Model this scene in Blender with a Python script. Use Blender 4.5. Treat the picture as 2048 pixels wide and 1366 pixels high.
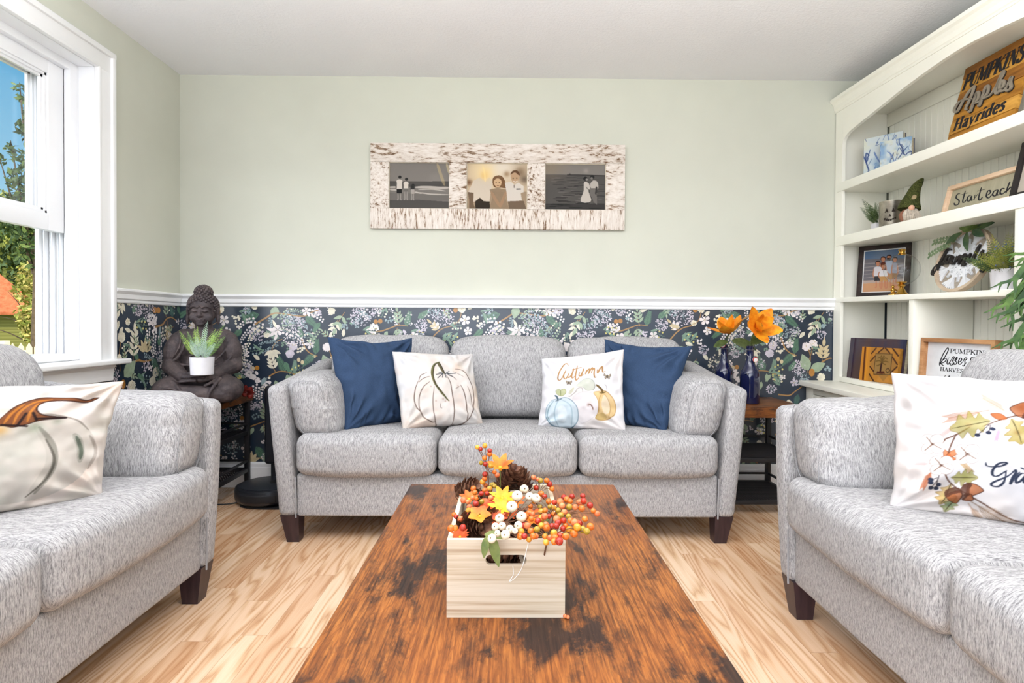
import bpy, math, random
import numpy as np
from mathutils import Vector, Matrix
C = bpy.context.scene.collection
for o in list(bpy.data.objects): bpy.data.objects.remove(o)
scene = bpy.context.scene
scene.view_settings.view_transform = 'Standard'
scene.view_settings.look = 'None'
scene.view_settings.exposure = 0.03
scene.view_settings.gamma = 1.0
scene.view_settings.use_curve_mapping = False
# ---------------------------------------------------------------- camera
F_PX, CAM_H = 1140.0, 0.98
YAW, PITCH, ROLL = -0.0079, -0.013, 0.0062
cy, sy, cp, sp = math.cos(YAW), math.sin(YAW), math.cos(PITCH), math.sin(PITCH)
fwd = Vector((-sy * cp, cy * cp, sp)); rgt = Vector((cy, sy, 0)); upv = rgt.cross(fwd)
c_, s_ = math.cos(ROLL), math.sin(ROLL)
r2 = c_ * rgt + s_ * upv; u2 = -s_ * rgt + c_ * upv
cam_d = bpy.data.cameras.new('camera'); cam = bpy.data.objects.new('camera', cam_d); C.objects.link(cam)
cam_d.sensor_width = 36; cam_d.lens = F_PX / 2048 * 36; cam_d.shift_y = -20 / 2048
cam_d.clip_start = 0.05; cam_d.clip_end = 300
cam.matrix_world = Matrix(((r2.x, u2.x, -fwd.x, 0), (r2.y, u2.y, -fwd.y, 0), (r2.z, u2.z, -fwd.z, CAM_H), (0, 0, 0, 1)))
scene.camera = cam
# ---------------------------------------------------------------- sky: deep blue ahead, made brighter to the rear and left to light the room
W = bpy.data.worlds.new('sky'); scene.world = W; W.use_nodes = True
wn, wl = W.node_tree.nodes, W.node_tree.links
for n in list(wn): wn.remove(n)
wo = wn.new('ShaderNodeOutputWorld'); wb = wn.new('ShaderNodeBackground')
tc = wn.new('ShaderNodeTexCoord'); sep = wn.new('ShaderNodeSeparateXYZ'); wl.new(tc.outputs['Generated'], sep.inputs[0])
rz = wn.new('ShaderNodeValToRGB'); wl.new(sep.outputs['Z'], rz.inputs[0])
rz.color_ramp.elements[0].position = 0.0; rz.color_ramp.elements[0].color = (0.50, 0.80, 0.95, 1)
rz.color_ramp.elements[1].position = 0.42; rz.color_ramp.elements[1].color = (0.030, 0.36, 0.70, 1)
hz = wn.new('ShaderNodeMapRange'); wl.new(sep.outputs['Y'], hz.inputs[0])
hz.inputs[1].default_value = 0.30; hz.inputs[2].default_value = -0.25; hz.inputs[3].default_value = 0; hz.inputs[4].default_value = 1
SKY_GAIN = 1.45
mx = wn.new('ShaderNodeMix'); mx.data_type = 'RGBA'; wl.new(hz.outputs[0], mx.inputs[0]); wl.new(rz.outputs[0], mx.inputs[6])
mx.inputs[7].default_value = (SKY_GAIN * 0.90, SKY_GAIN * 0.98, SKY_GAIN * 1.10, 1)
dt = wn.new('ShaderNodeVectorMath'); dt.operation = 'DOT_PRODUCT'; wl.new(tc.outputs['Generated'], dt.inputs[0]); dt.inputs[1].default_value = Vector((-.62, -.76, .14)).normalized()
pw = wn.new('ShaderNodeMapRange'); pw.interpolation_type = 'SMOOTHSTEP'; wl.new(dt.outputs['Value'], pw.inputs[0]); pw.inputs[1].default_value = .66; pw.inputs[2].default_value = .97; pw.inputs[3].default_value = 0; pw.inputs[4].default_value = 1
glow = wn.new('ShaderNodeMix'); glow.data_type = 'RGBA'; wl.new(pw.outputs[0], glow.inputs[0]); wl.new(mx.outputs[2], glow.inputs[6]); glow.inputs[7].default_value = (5.3, 5.6, 6.1, 1)
wl.new(glow.outputs[2], wb.inputs[0]); wl.new(wb.outputs[0], wo.inputs[0])
# ---------------------------------------------------------------- sun, sky portals and an added fill light
def light(name, kind, loc, energy, color=(1, 1, 1), size=None, aim=None, portal=False):
    d = bpy.data.lights.new(name, kind); d.energy = energy; d.color = color
    if kind == 'AREA':
        d.shape = 'RECTANGLE'; d.size, d.size_y = size
        d.cycles.is_portal = portal
    o = bpy.data.objects.new(name, d); o.location = loc; C.objects.link(o)
    if aim is not None:
        o.rotation_euler = (Vector(aim) - Vector(loc)).to_track_quat('-Z', 'Y').to_euler()
    return o
sun = light('sun', 'SUN', (20, 0, 20), 4.2, (1, 0.93, 0.82), aim=(0, 4.5, 4)); sun.data.angle = 0.01
light('portal_rear', 'AREA', (0.15, -1.6, 1.22), 1, size=(4.2, 2.4), aim=(0.15, 3, 1.22), portal=True)
light('portal_window', 'AREA', (-2.17, 1.83, 1.48), 1, size=(1.8, 1.42), aim=(3, 1.83, 1.48), portal=True)
light('ceiling_bounce_fill', 'AREA', (-0.1, 0.7, 1.95), 150, (0.96, 0.98, 1.01), size=(3.4, 1.8), aim=(-0.1, 0.7, 5))  # added unseen fill light aimed up, standing in for bounced room light

# ================================================================ helpers
def lin(c):
    c = np.asarray(c, float) / 255.0
    return np.where(c <= 0.04045, c / 12.92, ((c + 0.055) / 1.055) ** 2.4)
def L4(c): r = lin(c); return (float(r[0]), float(r[1]), float(r[2]), 1.0)
class NT:
    """tiny node-tree writer"""
    def __init__(s, name, rough=0.5, spec=0.4, metal=0.0):
        s.m = bpy.data.materials.new(name); s.m.use_nodes = True
        s.n, s.l = s.m.node_tree.nodes, s.m.node_tree.links
        s.b = s.n['Principled BSDF']
        s.b.inputs['Roughness'].default_value = rough; s.b.inputs['Metallic'].default_value = metal
        s.b.inputs['Specular IOR Level'].default_value = spec
    def node(s, t, **kw):
        x = s.n.new(t)
        for k, v in kw.items(): setattr(x, k, v)
        return x
    def coord(s, out='Object', scale=(1, 1, 1), rot=(0, 0, 0), loc=(0, 0, 0), src=None):
        if src is None: src = s.node('ShaderNodeTexCoord').outputs[out]
        mp = s.node('ShaderNodeMapping'); s.l.new(src, mp.inputs[0])
        mp.inputs['Scale'].default_value = scale; mp.inputs['Rotation'].default_value = rot; mp.inputs['Location'].default_value = loc
        return mp.outputs[0]
    def noise(s, vec, scale=5, detail=4, rough=0.6, dist=0.0):
        x = s.node('ShaderNodeTexNoise'); s.l.new(vec, x.inputs['Vector'])
        x.inputs['Scale'].default_value = scale; x.inputs['Detail'].default_value = detail
        x.inputs['Roughness'].default_value = rough; x.inputs['Distortion'].default_value = dist
        return x.outputs['Fac']
    def ramp(s, fac, stops):
        x = s.node('ShaderNodeValToRGB'); s.l.new(fac, x.inputs[0]); e = x.color_ramp.elements
        while len(e) < len(stops): e.new(0.5)
        for el, (p, c) in zip(e, stops): el.position = p; el.color = L4(c)
        return x.outputs[0]
    def mix(s, fac, a, b, mode='MIX'):
        x = s.node('ShaderNodeMix', data_type='RGBA', blend_type=mode)
        for sock, v in ((x.inputs[0], fac), (x.inputs[6], a), (x.inputs[7], b)):
            if hasattr(v, 'is_output'): s.l.new(v, sock)
            elif isinstance(v, (int, float)): sock.default_value = v
            else: sock.default_value = L4(v)
        return x.outputs[2]
    def math(s, op, a, b=None, clamp=False):
        x = s.node('ShaderNodeMath', operation=op, use_clamp=clamp)
        for i, v in enumerate((a, b)):
            if v is None: continue
            if hasattr(v, 'is_output'): s.l.new(v, x.inputs[i])
            else: x.inputs[i].default_value = v
        return x.outputs[0]
    def bump(s, h, strength=0.2, dist=0.002):
        x = s.node('ShaderNodeBump'); s.l.new(h, x.inputs['Height'])
        x.inputs['Strength'].default_value = strength; x.inputs['Distance'].default_value = dist
        s.l.new(x.outputs[0], s.b.inputs['Normal'])
    def color(s, c):
        if hasattr(c, 'is_output'): s.l.new(c, s.b.inputs['Base Color'])
        else: s.b.inputs['Base Color'].default_value = L4(c)
        return s
def plain(name, c, rough=0.5, spec=0.4, metal=0.0, var=0.04, vscale=9):
    """solid paint or plastic with a faint mottling so that nothing is perfectly flat"""
    t = NT(name, rough, spec, metal)
    f = t.noise(t.coord(), vscale, 3)
    a = [max(0, x * (1 - var)) for x in c]; b = [min(255, x * (1 + var)) for x in c]
    t.color(t.ramp(f, [(0.3, a), (0.7, b)]))
    return t.m
class MB:
    """collects shapes; build() links them as ONE mesh object"""
    def __init__(s): s.v, s.f, s.mi, s.k = [], [], [], 0
    def add(s, verts, faces, mi=0):
        s.v.append(np.asarray(verts, float).reshape(-1, 3))
        k = s.k
        s.f += [tuple(i + k for i in f) for f in faces]; s.mi += [mi] * len(faces); s.k += len(s.v[-1])
        return s
    def rbox(s, c, size, r=0.004, seg=1, n=(1, 1, 1), fn=None, mi=0, M=None):
        """rounded box, n = subdivisions of the flat part per axis; fn deforms an (N,3) array of local points"""
        h = np.array(size, float) / 2; r = min(r, h.min() * 0.999)
        ax = []
        for i in range(3):
            z = [h[i] - r + r * math.tan(math.radians(45) * k / seg) for k in range(1, seg + 1)] if r > 0 else []
            mid = list(np.linspace(-(h[i] - r), h[i] - r, n[i] + 1))
            ax.append(np.array([-x for x in reversed(z)] + mid + z))
        vs, fs, key = [], [], {}
        def vid(p):
            q = tuple(np.round(p, 6))
            if q not in key: key[q] = len(vs); vs.append(p)
            return key[q]
        for a in range(3):
            b, c2 = (a + 1) % 3, (a + 2) % 3
            for sg in (-1, 1):
                idx = np.empty((len(ax[b]), len(ax[c2])), int)
                for i, p in enumerate(ax[b]):
                    for j, q in enumerate(ax[c2]):
                        w = np.zeros(3); w[a] = sg * ax[a][-1]; w[b] = p; w[c2] = q
                        idx[i, j] = vid(w)
                for i in range(len(ax[b]) - 1):
                    for j in range(len(ax[c2]) - 1):
                        f = (idx[i, j], idx[i + 1, j], idx[i + 1, j + 1], idx[i, j + 1])
                        fs.append(f if sg > 0 else f[::-1])
        P = np.array(vs); inner = h - r
        cl = np.clip(P, -inner, inner); d = P - cl; ln = np.linalg.norm(d, axis=1, keepdims=True)
        P = np.where(ln > 1e-9, cl + r * d / np.maximum(ln, 1e-9), P)
        if fn is not None: P = fn(P)
        if M is not None: P = P @ np.array(M.to_3x3()).T
        return s.add(P + np.array(c), fs, mi)
    def box2(s, a, b, r=0.003, mi=0, seg=1):
        a, b = np.minimum(a, b).astype(float), np.maximum(a, b).astype(float)
        return s.rbox((a + b) / 2, b - a, r, seg, mi=mi)
    def tube(s, pts, rad, n=8, cap=True, mi=0):
        P = np.array(pts, float); m = len(P); rad = np.broadcast_to(np.asarray(rad, float), (m,))
        T = np.gradient(P, axis=0); T /= np.maximum(np.linalg.norm(T, axis=1, keepdims=True), 1e-9)
        up = np.array([0, 0, 1.0]) if abs(T[0][2]) < 0.9 else np.array([1.0, 0, 0])
        N = np.cross(T[0], up); N /= np.linalg.norm(N); V = []
        for i in range(m):
            N = N - T[i] * (N @ T[i]); N /= max(np.linalg.norm(N), 1e-9); B = np.cross(T[i], N)
            for k in range(n):
                a = 2 * math.pi * k / n; V.append(P[i] + rad[i] * (math.cos(a) * N + math.sin(a) * B))
        F = [(i * n + k, i * n + (k + 1) % n, (i + 1) * n + (k + 1) % n, (i + 1) * n + k) for i in range(m - 1) for k in range(n)]
        if cap: F += [tuple(reversed(range(n))), tuple((m - 1) * n + k for k in range(n))]
        return s.add(V, F, mi)
    def lathe(s, prof, n=24, c=(0, 0, 0), mi=0, M=None):
        V, F = [], []; m = len(prof)
        for (r, z) in prof:
            for k in range(n):
                a = 2 * math.pi * k / n; V.append((r * math.cos(a), r * math.sin(a), z))
        for i in range(m - 1):
            for k in range(n): F.append((i * n + k, i * n + (k + 1) % n, (i + 1) * n + (k + 1) % n, (i + 1) * n + k))
        F += [tuple(reversed(range(n))), tuple((m - 1) * n + k for k in range(n))]
        V = np.array(V)
        if M is not None: V = V @ np.array(M.to_3x3()).T
        return s.add(V + np.array(c), F, mi)
    def ball(s, c, r, n=10, mi=0, M=None):
        r = np.broadcast_to(np.asarray(r, float), (3,)); h = max(4, n // 2 + 1)
        V = [(0, 0, -1)] + [(math.sin(math.pi * i / h) * math.cos(2 * math.pi * k / n), math.sin(math.pi * i / h) * math.sin(2 * math.pi * k / n), -math.cos(math.pi * i / h)) for i in range(1, h) for k in range(n)] + [(0, 0, 1)]
        F = [(0, 1 + (k + 1) % n, 1 + k) for k in range(n)]
        for i in range(h - 2):
            for k in range(n):
                a, b = 1 + i * n + k, 1 + i * n + (k + 1) % n; F.append((a, b, b + n, a + n))
        e = 1 + (h - 1) * n; q = 1 + (h - 2) * n
        F += [(q + k, q + (k + 1) % n, e) for k in range(n)]
        V = np.array(V) * r
        if M is not None: V = V @ np.array(M.to_3x3()).T
        return s.add(V + np.array(c), F, mi)
    def prism(s, poly, y0, y1, axes='xz', mi=0):
        """polygon in a plane extruded along the third axis"""
        m = len(poly); i, j = 'xyz'.index(axes[0]), 'xyz'.index(axes[1]); k = 3 - i - j
        V = np.zeros((2 * m, 3))
        for q, (a, b) in enumerate(poly): V[q][[i, j, k]] = (a, b, y0); V[q + m][[i, j, k]] = (a, b, y1)
        F = [tuple(range(m)), tuple(reversed(range(m, 2 * m)))] + [(q + m, (q + 1) % m + m, (q + 1) % m, q) for q in range(m)]
        return s.add(V, F, mi)
    def leaf(s, base, d, nrm, ln, wd, bend=0.2, n=5, mi=0, lobes=None):
        """a curved pointed blade"""
        d = np.array(d, float); d /= np.linalg.norm(d); nrm = np.array(nrm, float); nrm -= d * (nrm @ d); nrm /= max(np.linalg.norm(nrm), 1e-6)
        sd = np.cross(d, nrm); V, F = [], []
        for i in range(n + 1):
            t = i / n; w = wd * 0.5 * math.sin(math.pi * min(1, t * 0.93 + 0.05)) ** 0.8
            p = np.array(base) + d * ln * t - nrm * bend * ln * t * t
            V += [p - sd * w + nrm * w * 0.25, p, p + sd * w + nrm * w * 0.25]
        for i in range(n):
            for k in range(2): a = i * 3 + k; F.append((a, a + 1, a + 4, a + 3))
        return s.add(V, F, mi)
    def build(s, name, mats, parent=None, smooth=True, loc=None, angle=40):
        me = bpy.data.meshes.new(name); V = np.concatenate(s.v) if s.v else np.zeros((0, 3))
        if loc is not None: V = V - np.array(loc)
        me.from_pydata(V.tolist(), [], s.f)
        mats = mats if isinstance(mats, (list, tuple)) else [mats]
        for m in mats: me.materials.append(m)
        if len(mats) > 1: me.polygons.foreach_set('material_index', s.mi)
        me.polygons.foreach_set('use_smooth', [bool(smooth)] * len(s.f))
        if smooth: me.set_sharp_from_angle(angle=math.radians(angle))
        me.update()
        o = bpy.data.objects.new(name, me); C.objects.link(o)
        if loc is not None: o.location = loc
        if parent is not None: o.parent = parent
        return o
def tag(o, label=None, cat=None, group=None, kind=None):
    for k, v in (('label', label), ('category', cat), ('group', group), ('kind', kind)):
        if v: o[k] = v
    return o
def thing(name, label, cat, loc=(0, 0, 0), rz=0, group=None):
    o = bpy.data.objects.new(name, None); C.objects.link(o); o.empty_display_size = 0.1
    o.location = loc; o.rotation_euler = (0, 0, rz)
    return tag(o, label, cat, group)
def struct(o): o['kind'] = 'structure'; return o
def copy_tree(o, parent=None):
    c = o.copy(); C.objects.link(c)
    if parent is not None: c.parent = parent
    for ch in list(o.children): copy_tree(ch, c)
    return c
# ---- noise on arrays
def vnoise(x, y, seed=0):
    x = np.asarray(x, float); y = np.asarray(y, float)
    xi, yi = np.floor(x), np.floor(y); xf, yf = x - xi, y - yi
    def h(a, b): q = np.sin(a * 127.1 + b * 311.7 + seed * 74.7) * 43758.5453; return q - np.floor(q)
    u, v = xf * xf * (3 - 2 * xf), yf * yf * (3 - 2 * yf)
    return (h(xi, yi) * (1 - u) + h(xi + 1, yi) * u) * (1 - v) + (h(xi, yi + 1) * (1 - u) + h(xi + 1, yi + 1) * u) * v
def fbm(x, y, seed=0, o=3):
    return sum(vnoise(np.asarray(x) * 2 ** k, np.asarray(y) * 2 ** k, seed + k) * 0.5 ** k for k in range(o)) / sum(0.5 ** k for k in range(o))
def spline(pts, sub=6, closed=False):
    P = np.array(pts, float); n = len(P)
    if n < 3: return P if n < 2 else np.array([P[0] + (P[1] - P[0]) * k / sub for k in range(sub + 1)])
    out = []
    for i in range(n if closed else n - 1):
        if closed: a, b, c, d = P[i - 1], P[i], P[(i + 1) % n], P[(i + 2) % n]
        else: a, b, c, d = P[max(i - 1, 0)], P[i], P[i + 1], P[min(i + 2, n - 1)]
        for k in range(sub):
            t = k / sub
            out.append(0.5 * (2 * b + (c - a) * t + (2 * a - 5 * b + 4 * c - d) * t * t + (3 * b - a - 3 * c + d) * t ** 3))
    if not closed: out.append(P[-1])
    return np.array(out)
# ---- a painted surface: colours per vertex, sampled from a small drawing made here
class Canvas:
    def __init__(s, w, h, bg):
        s.w, s.h = w, h; s.a = np.empty((h, w, 3)); s.a[:] = bg
        s.X, s.Y = np.meshgrid((np.arange(w) + 0.5) / w, (np.arange(h) + 0.5) / h); s.H = None
    def quad(s, tl, tr, br, bl):
        """drawing coordinates = any 4-cornered sheet; maps them to 0..1"""
        A, B = [], []
        for (x, y), (u, v) in zip((tl, tr, br, bl), ((0, 0), (1, 0), (1, 1), (0, 1))):
            A += [[x, y, 1, 0, 0, 0, -u * x, -u * y], [0, 0, 0, x, y, 1, -v * x, -v * y]]; B += [u, v]
        s.H = np.append(np.linalg.solve(np.array(A, float), np.array(B, float)), 1).reshape(3, 3); s.k = 1 / (math.dist(tl, tr) + 1e-9); return s
    def m(s, pts):
        P = np.array(pts, float)
        if s.H is None: return P
        q = np.c_[P, np.ones(len(P))] @ s.H.T; return q[:, :2] / q[:, 2:]
    def blend(s, sl, mask, col, a):
        k = (mask * a)[..., None]; s.a[sl] = s.a[sl] * (1 - k) + np.array(col, float) * k
    def box(s, P, pad):
        x0, y0 = P.min(0) - pad; x1, y1 = P.max(0) + pad
        return (slice(max(0, int(y0 * s.h)), max(0, min(s.h, int(y1 * s.h) + 2))), slice(max(0, int(x0 * s.w)), max(0, min(s.w, int(x1 * s.w) + 2))))
    def poly(s, pts, col, a=1.0, smooth=False, mottle=0.0, edge=None):
        P = s.m(spline(pts, 6, True) if smooth else pts); sl = s.box(P, 0); X, Y = s.X[sl], s.Y[sl]
        if X.size == 0: return s
        ins = np.zeros(X.shape, bool); j = len(P) - 1
        for i in range(len(P)):
            (xi, yi), (xj, yj) = P[i], P[j]
            if yi != yj: ins ^= ((yi > Y) != (yj > Y)) & (X < (xj - xi) * (Y - yi) / (yj - yi) + xi)
            j = i
        k = ins.astype(float)
        if mottle: k = k * (1 - mottle + mottle * fbm(X * 14, Y * 14, 3 + len(P)))
        s.blend(sl, k, col, a)
        if edge: s.line(list(P) + [P[0]], edge[1], edge[0], edge[2] if len(edge) > 2 else a, raw=True)
        return s
    def line(s, pts, w, col, a=1.0, smooth=True, raw=False, taper=True, nib=0.0):
        """w in sheet fractions; nib > 0 makes down strokes thick, cross strokes thin"""
        P = np.array(pts, float) if raw else s.m(spline(pts, 6) if smooth else pts)
        sl = s.box(P, w * 2); X, Y = s.X[sl], s.Y[sl]
        if X.size == 0: return s
        best = np.zeros(X.shape); n = len(P) - 1; asp = s.h / s.w
        for i in range(n):
            a0, b0 = P[i], P[i + 1]; d = b0 - a0; L2 = d[0] ** 2 + (d[1] * asp) ** 2 + 1e-12
            t = np.clip(((X - a0[0]) * d[0] + (Y - a0[1]) * d[1] * asp ** 2) / L2, 0, 1)
            dist = np.hypot(X - a0[0] - t * d[0], (Y - a0[1] - t * d[1]) * asp)
            tt = (i + 0.5) / n; ww = w * ((0.35 + 0.65 * min(1, 4 * min(tt, 1 - tt) + 0.1)) if taper else 1)
            if nib: ww = ww * (1 - nib + nib * min(1, abs(d[1]) * asp / math.sqrt(L2) * 1.15))
            best = np.maximum(best, np.clip((ww / 2 - dist) * s.w + 0.5, 0, 1))
        s.blend(sl, best, col, a); return s
    def spot(s, c, r, col, a=1.0, hard=False):
        P = s.m([c]); x, y = P[0]; R = r; sl = s.box(P, R * 1.6); X, Y = s.X[sl], s.Y[sl]
        if X.size == 0: return s
        d = np.hypot(X - x, (Y - y) * s.h / s.w) / R
        s.blend(sl, np.clip((1 - d) * (R * s.w) + 0.5, 0, 1) if hard else np.exp(-d * d * 2), col, a); return s
    def tint(s, col, sc, seed, a, lo=0.5):
        k = np.clip((fbm(s.X * sc, s.Y * sc * s.h / s.w, seed) - lo) * 4, 0, 1); s.a[:] = s.a * (1 - k[..., None] * a) + np.array(col, float) * k[..., None] * a; return s
    def at(s, u, v):
        x = np.clip(u * s.w - 0.5, 0, s.w - 1.001); y = np.clip(v * s.h - 0.5, 0, s.h - 1.001)
        i, j = x.astype(int), y.astype(int); fx, fy = (x - i)[..., None], (y - j)[..., None]
        a = s.a; i2, j2 = np.minimum(i + 1, s.w - 1), np.minimum(j + 1, s.h - 1)
        return (a[j, i] * (1 - fx) + a[j, i2] * fx) * (1 - fy) + (a[j2, i] * (1 - fx) + a[j2, i2] * fx) * fy
def set_cols(me, cols):
    at = me.color_attributes.new('paint', 'FLOAT_COLOR', 'POINT')
    c = np.ones((len(me.vertices), 4), np.float32); c[:, :3] = lin(np.clip(cols, 0, 255)); at.data.foreach_set('color', c.ravel())
def paint_mat(name, rough=0.6, spec=0.3, weave=0.0):
    t = NT(name, rough, spec); a = t.node('ShaderNodeAttribute', attribute_name='paint'); t.l.new(a.outputs['Color'], t.b.inputs['Base Color'])
    if weave: t.bump(t.noise(t.coord(scale=(900, 900, 900)), 1, 2), weave, 0.0006)
    return t.m
def sheet(name, cv, tl, tr, br, bl, mat, parent=None, loc=(0, 0, 0)):
    """flat printed sheet in space"""
    n, m = cv.w, cv.h; u, v = np.meshgrid(np.linspace(0, 1, n), np.linspace(0, 1, m))
    tl, tr, br, bl = (np.array(p, float) for p in (tl, tr, br, bl)); U, V = u[..., None], v[..., None]
    P = ((tl * (1 - U) + tr * U) * (1 - V) + (bl * (1 - U) + br * U) * V).reshape(-1, 3)
    idx = np.arange(n * m).reshape(m, n)
    F = np.stack([idx[:-1, :-1], idx[1:, :-1], idx[1:, 1:], idx[:-1, 1:]], -1).reshape(-1, 4)
    b = MB(); b.add(P, [tuple(f) for f in F.tolist()]); o = b.build(name, mat, parent, smooth=False, loc=loc if parent is None else None)
    set_cols(o.data, 255 * (cv.at(u.ravel(), v.ravel()) / 255) ** 1.35 * .92); return o
# ---- lettering: strokes with a broad nib, built as thin raised ribbons
def ribbon(b, pts, w, place, th=0.001, nib=0.65, sub=5, mi=0, cap=True, ang=0.0):
    """pts 2-D metres; place(array Nx2, depth) -> world"""
    P = spline(pts, sub) if len(pts) > 2 else np.array(pts, float)
    T = np.gradient(P, axis=0); T /= np.maximum(np.linalg.norm(T, axis=1, keepdims=True), 1e-9); N = np.c_[-T[:, 1], T[:, 0]]
    n = len(P); t = np.linspace(0, 1, n)
    ww = w * (1 - nib + nib * np.minimum(1, np.abs(T[:, 1] * math.cos(ang) + T[:, 0] * math.sin(ang)) * 1.1))
    if cap: ww = ww * np.minimum(1, 0.45 + 5 * np.minimum(t, 1 - t))
    A, B = P + N * ww[:, None] / 2, P - N * ww[:, None] / 2
    V = np.concatenate([place(A, th), place(B, th), place(A, 0), place(B, 0)]); F = []
    for i in range(n - 1):
        F += [(i, i + 1, n + i + 1, n + i), (i + 1, i, 2 * n + i, 2 * n + i + 1), (n + i, n + i + 1, 3 * n + i + 1, 3 * n + i)]
    F += [(0, n, 3 * n, 2 * n), (n - 1, 3 * n - 1, 4 * n - 1, 2 * n - 1)][:2]
    b.add(V, F, mi)
# serif capitals and a few lower-case letters, unit box, thick (1) and thin (0) strokes
GLYPH = {
 'P': (0.72, [(1, [(.2, 0), (.2, 1)]), (2, [(.2, .97), (.5, .97), (.68, .88), (.7, .73), (.62, .56), (.45, .48), (.2, .48)]), (0, [(.05, .02), (.38, .02)]), (0, [(.05, .98), (.25, .98)])]),
 'U': (0.8, [(1, [(.18, 1), (.18, .35), (.24, .12), (.42, .02)]), (0, [(.42, .02), (.58, .08), (.66, .3), (.66, 1)]), (0, [(.03, .98), (.33, .98)]), (0, [(.55, .98), (.8, .98)])]),
 'M': (1.0, [(0, [(.15, 0), (.17, 1)]), (1, [(.17, 1), (.5, .1)]), (0, [(.5, .1), (.82, 1)]), (1, [(.83, 1), (.85, 0)]), (0, [(.02, .02), (.28, .02)]), (0, [(.7, .02), (1, .02)]), (0, [(.02, .98), (.2, .98)]), (0, [(.8, .98), (.98, .98)])]),
 'K': (0.82, [(1, [(.18, 0), (.18, 1)]), (0, [(.2, .42), (.7, .98)]), (1, [(.36, .56), (.74, .02)]), (0, [(.03, .02), (.34, .02)]), (0, [(.03, .98), (.34, .98)]), (0, [(.58, .98), (.82, .98)]), (0, [(.6, .02), (.88, .02)])]),
 'I': (0.42, [(1, [(.2, 0), (.2, 1)]), (0, [(.04, .02), (.37, .02)]), (0, [(.04, .98), (.37, .98)])]),
 'N': (0.86, [(0, [(.16, 0), (.16, 1)]), (1, [(.16, 1), (.7, .02)]), (0, [(.7, 0), (.7, 1)]), (0, [(.03, .02), (.3, .02)]), (0, [(.57, .98), (.84, .98)]), (0, [(.02, .98), (.2, .98)])]),
 'S': (0.66, [(2, [(.55, .8), (.48, .95), (.33, 1), (.16, .92), (.12, .76), (.22, .6), (.45, .46), (.56, .3), (.5, .1), (.32, 0), (.15, .06), (.08, .24)])]),
 'H': (0.86, [(1, [(.18, 0), (.18, 1)]), (1, [(.66, 0), (.66, 1)]), (0, [(.18, .5), (.66, .5)]), (0, [(.03, .02), (.33, .02)]), (0, [(.03, .98), (.33, .98)]), (0, [(.51, .02), (.81, .02)]), (0, [(.51, .98), (.81, .98)])]),
 'A': (0.8, [(0, [(.1, 0), (.4, 1)]), (1, [(.4, 1), (.7, 0)]), (0, [(.2, .33), (.58, .33)]), (0, [(0, .02), (.22, .02)]), (0, [(.56, .02), (.84, .02)])]),
 'R': (0.82, [(1, [(.2, 0), (.2, 1)]), (2, [(.2, .97), (.5, .97), (.66, .88), (.67, .73), (.6, .58), (.42, .5), (.2, .5)]), (1, [(.4, .5), (.74, .02)]), (0, [(.05, .02), (.36, .02)]), (0, [(.05, .98), (.25, .98)]), (0, [(.66, .02), (.86, .02)])]),
 'V': (0.78, [(1, [(.1, 1), (.38, 0)]), (0, [(.38, 0), (.68, 1)]), (0, [(0, .98), (.24, .98)]), (0, [(.56, .98), (.8, .98)])]),
 'E': (0.68, [(1, [(.18, 0), (.18, 1)]), (0, [(.03, .98), (.58, .98)]), (0, [(.58, .98), (.58, .78)]), (0, [(.18, .52), (.48, .52)]), (0, [(.48, .62), (.48, .42)]), (0, [(.03, .02), (.6, .02)]), (0, [(.6, .02), (.61, .24)])]),
 'T': (0.72, [(1, [(.35, 0), (.35, 1)]), (0, [(.05, .98), (.65, .98)]), (0, [(.05, .98), (.05, .76)]), (0, [(.65, .98), (.65, .76)]), (0, [(.2, .02), (.5, .02)])]),
 'a': (0.6, [(2, [(.1, .5), (.2, .62), (.36, .6), (.4, .45)]), (1, [(.4, .5), (.4, .08), (.52, 0)]), (2, [(.4, .36), (.2, .32), (.1, .16), (.2, .02), (.4, .1)])]),
 'y': (0.6, [(1, [(.08, .62), (.28, 0)]), (0, [(.5, .62), (.28, 0), (.16, -.28), (.03, -.28)])]),
 'r': (0.46, [(1, [(.14, 0), (.14, .62)]), (2, [(.14, .4), (.28, .6), (.42, .56)]), (0, [(.02, .01), (.28, .01)])]),
 'i': (0.32, [(1, [(.15, 0), (.15, .62)]), (1, [(.15, .78), (.15, .92)]), (0, [(.02, .01), (.28, .01)])]),
 'd': (0.64, [(1, [(.46, 0), (.46, 1)]), (2, [(.46, .5), (.3, .63), (.12, .5), (.1, .2), (.22, 0), (.46, .12)])]),
 'e': (0.56, [(2, [(.12, .34), (.44, .36), (.42, .54), (.28, .63), (.13, .5), (.1, .24), (.2, .04), (.34, 0), (.46, .12)])]),
 's': (0.48, [(2, [(.38, .5), (.28, .62), (.14, .56), (.14, .42), (.34, .28), (.36, .12), (.24, 0), (.08, .1)])]),
}
def letters(b, text, x0, y0, width, height, place, thick, thin=0.35, slant=0.0, th=0.001, mi=0):
    tot = sum(GLYPH[c][0] for c in text); k = width / tot; x = x0
    for c in text:
        adv, strokes = GLYPH[c]
        for kind, pts in strokes:
            P = [(x + px * k + slant * py * height, y0 + py * height) for px, py in pts]
            if kind == 2: ribbon(b, P, thick, place, th, nib=0.6, sub=4, mi=mi, cap=False)
            else: ribbon(b, P, thick * (1 if kind else thin), place, th, nib=0, mi=mi, cap=False)
        x += adv * k
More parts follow.
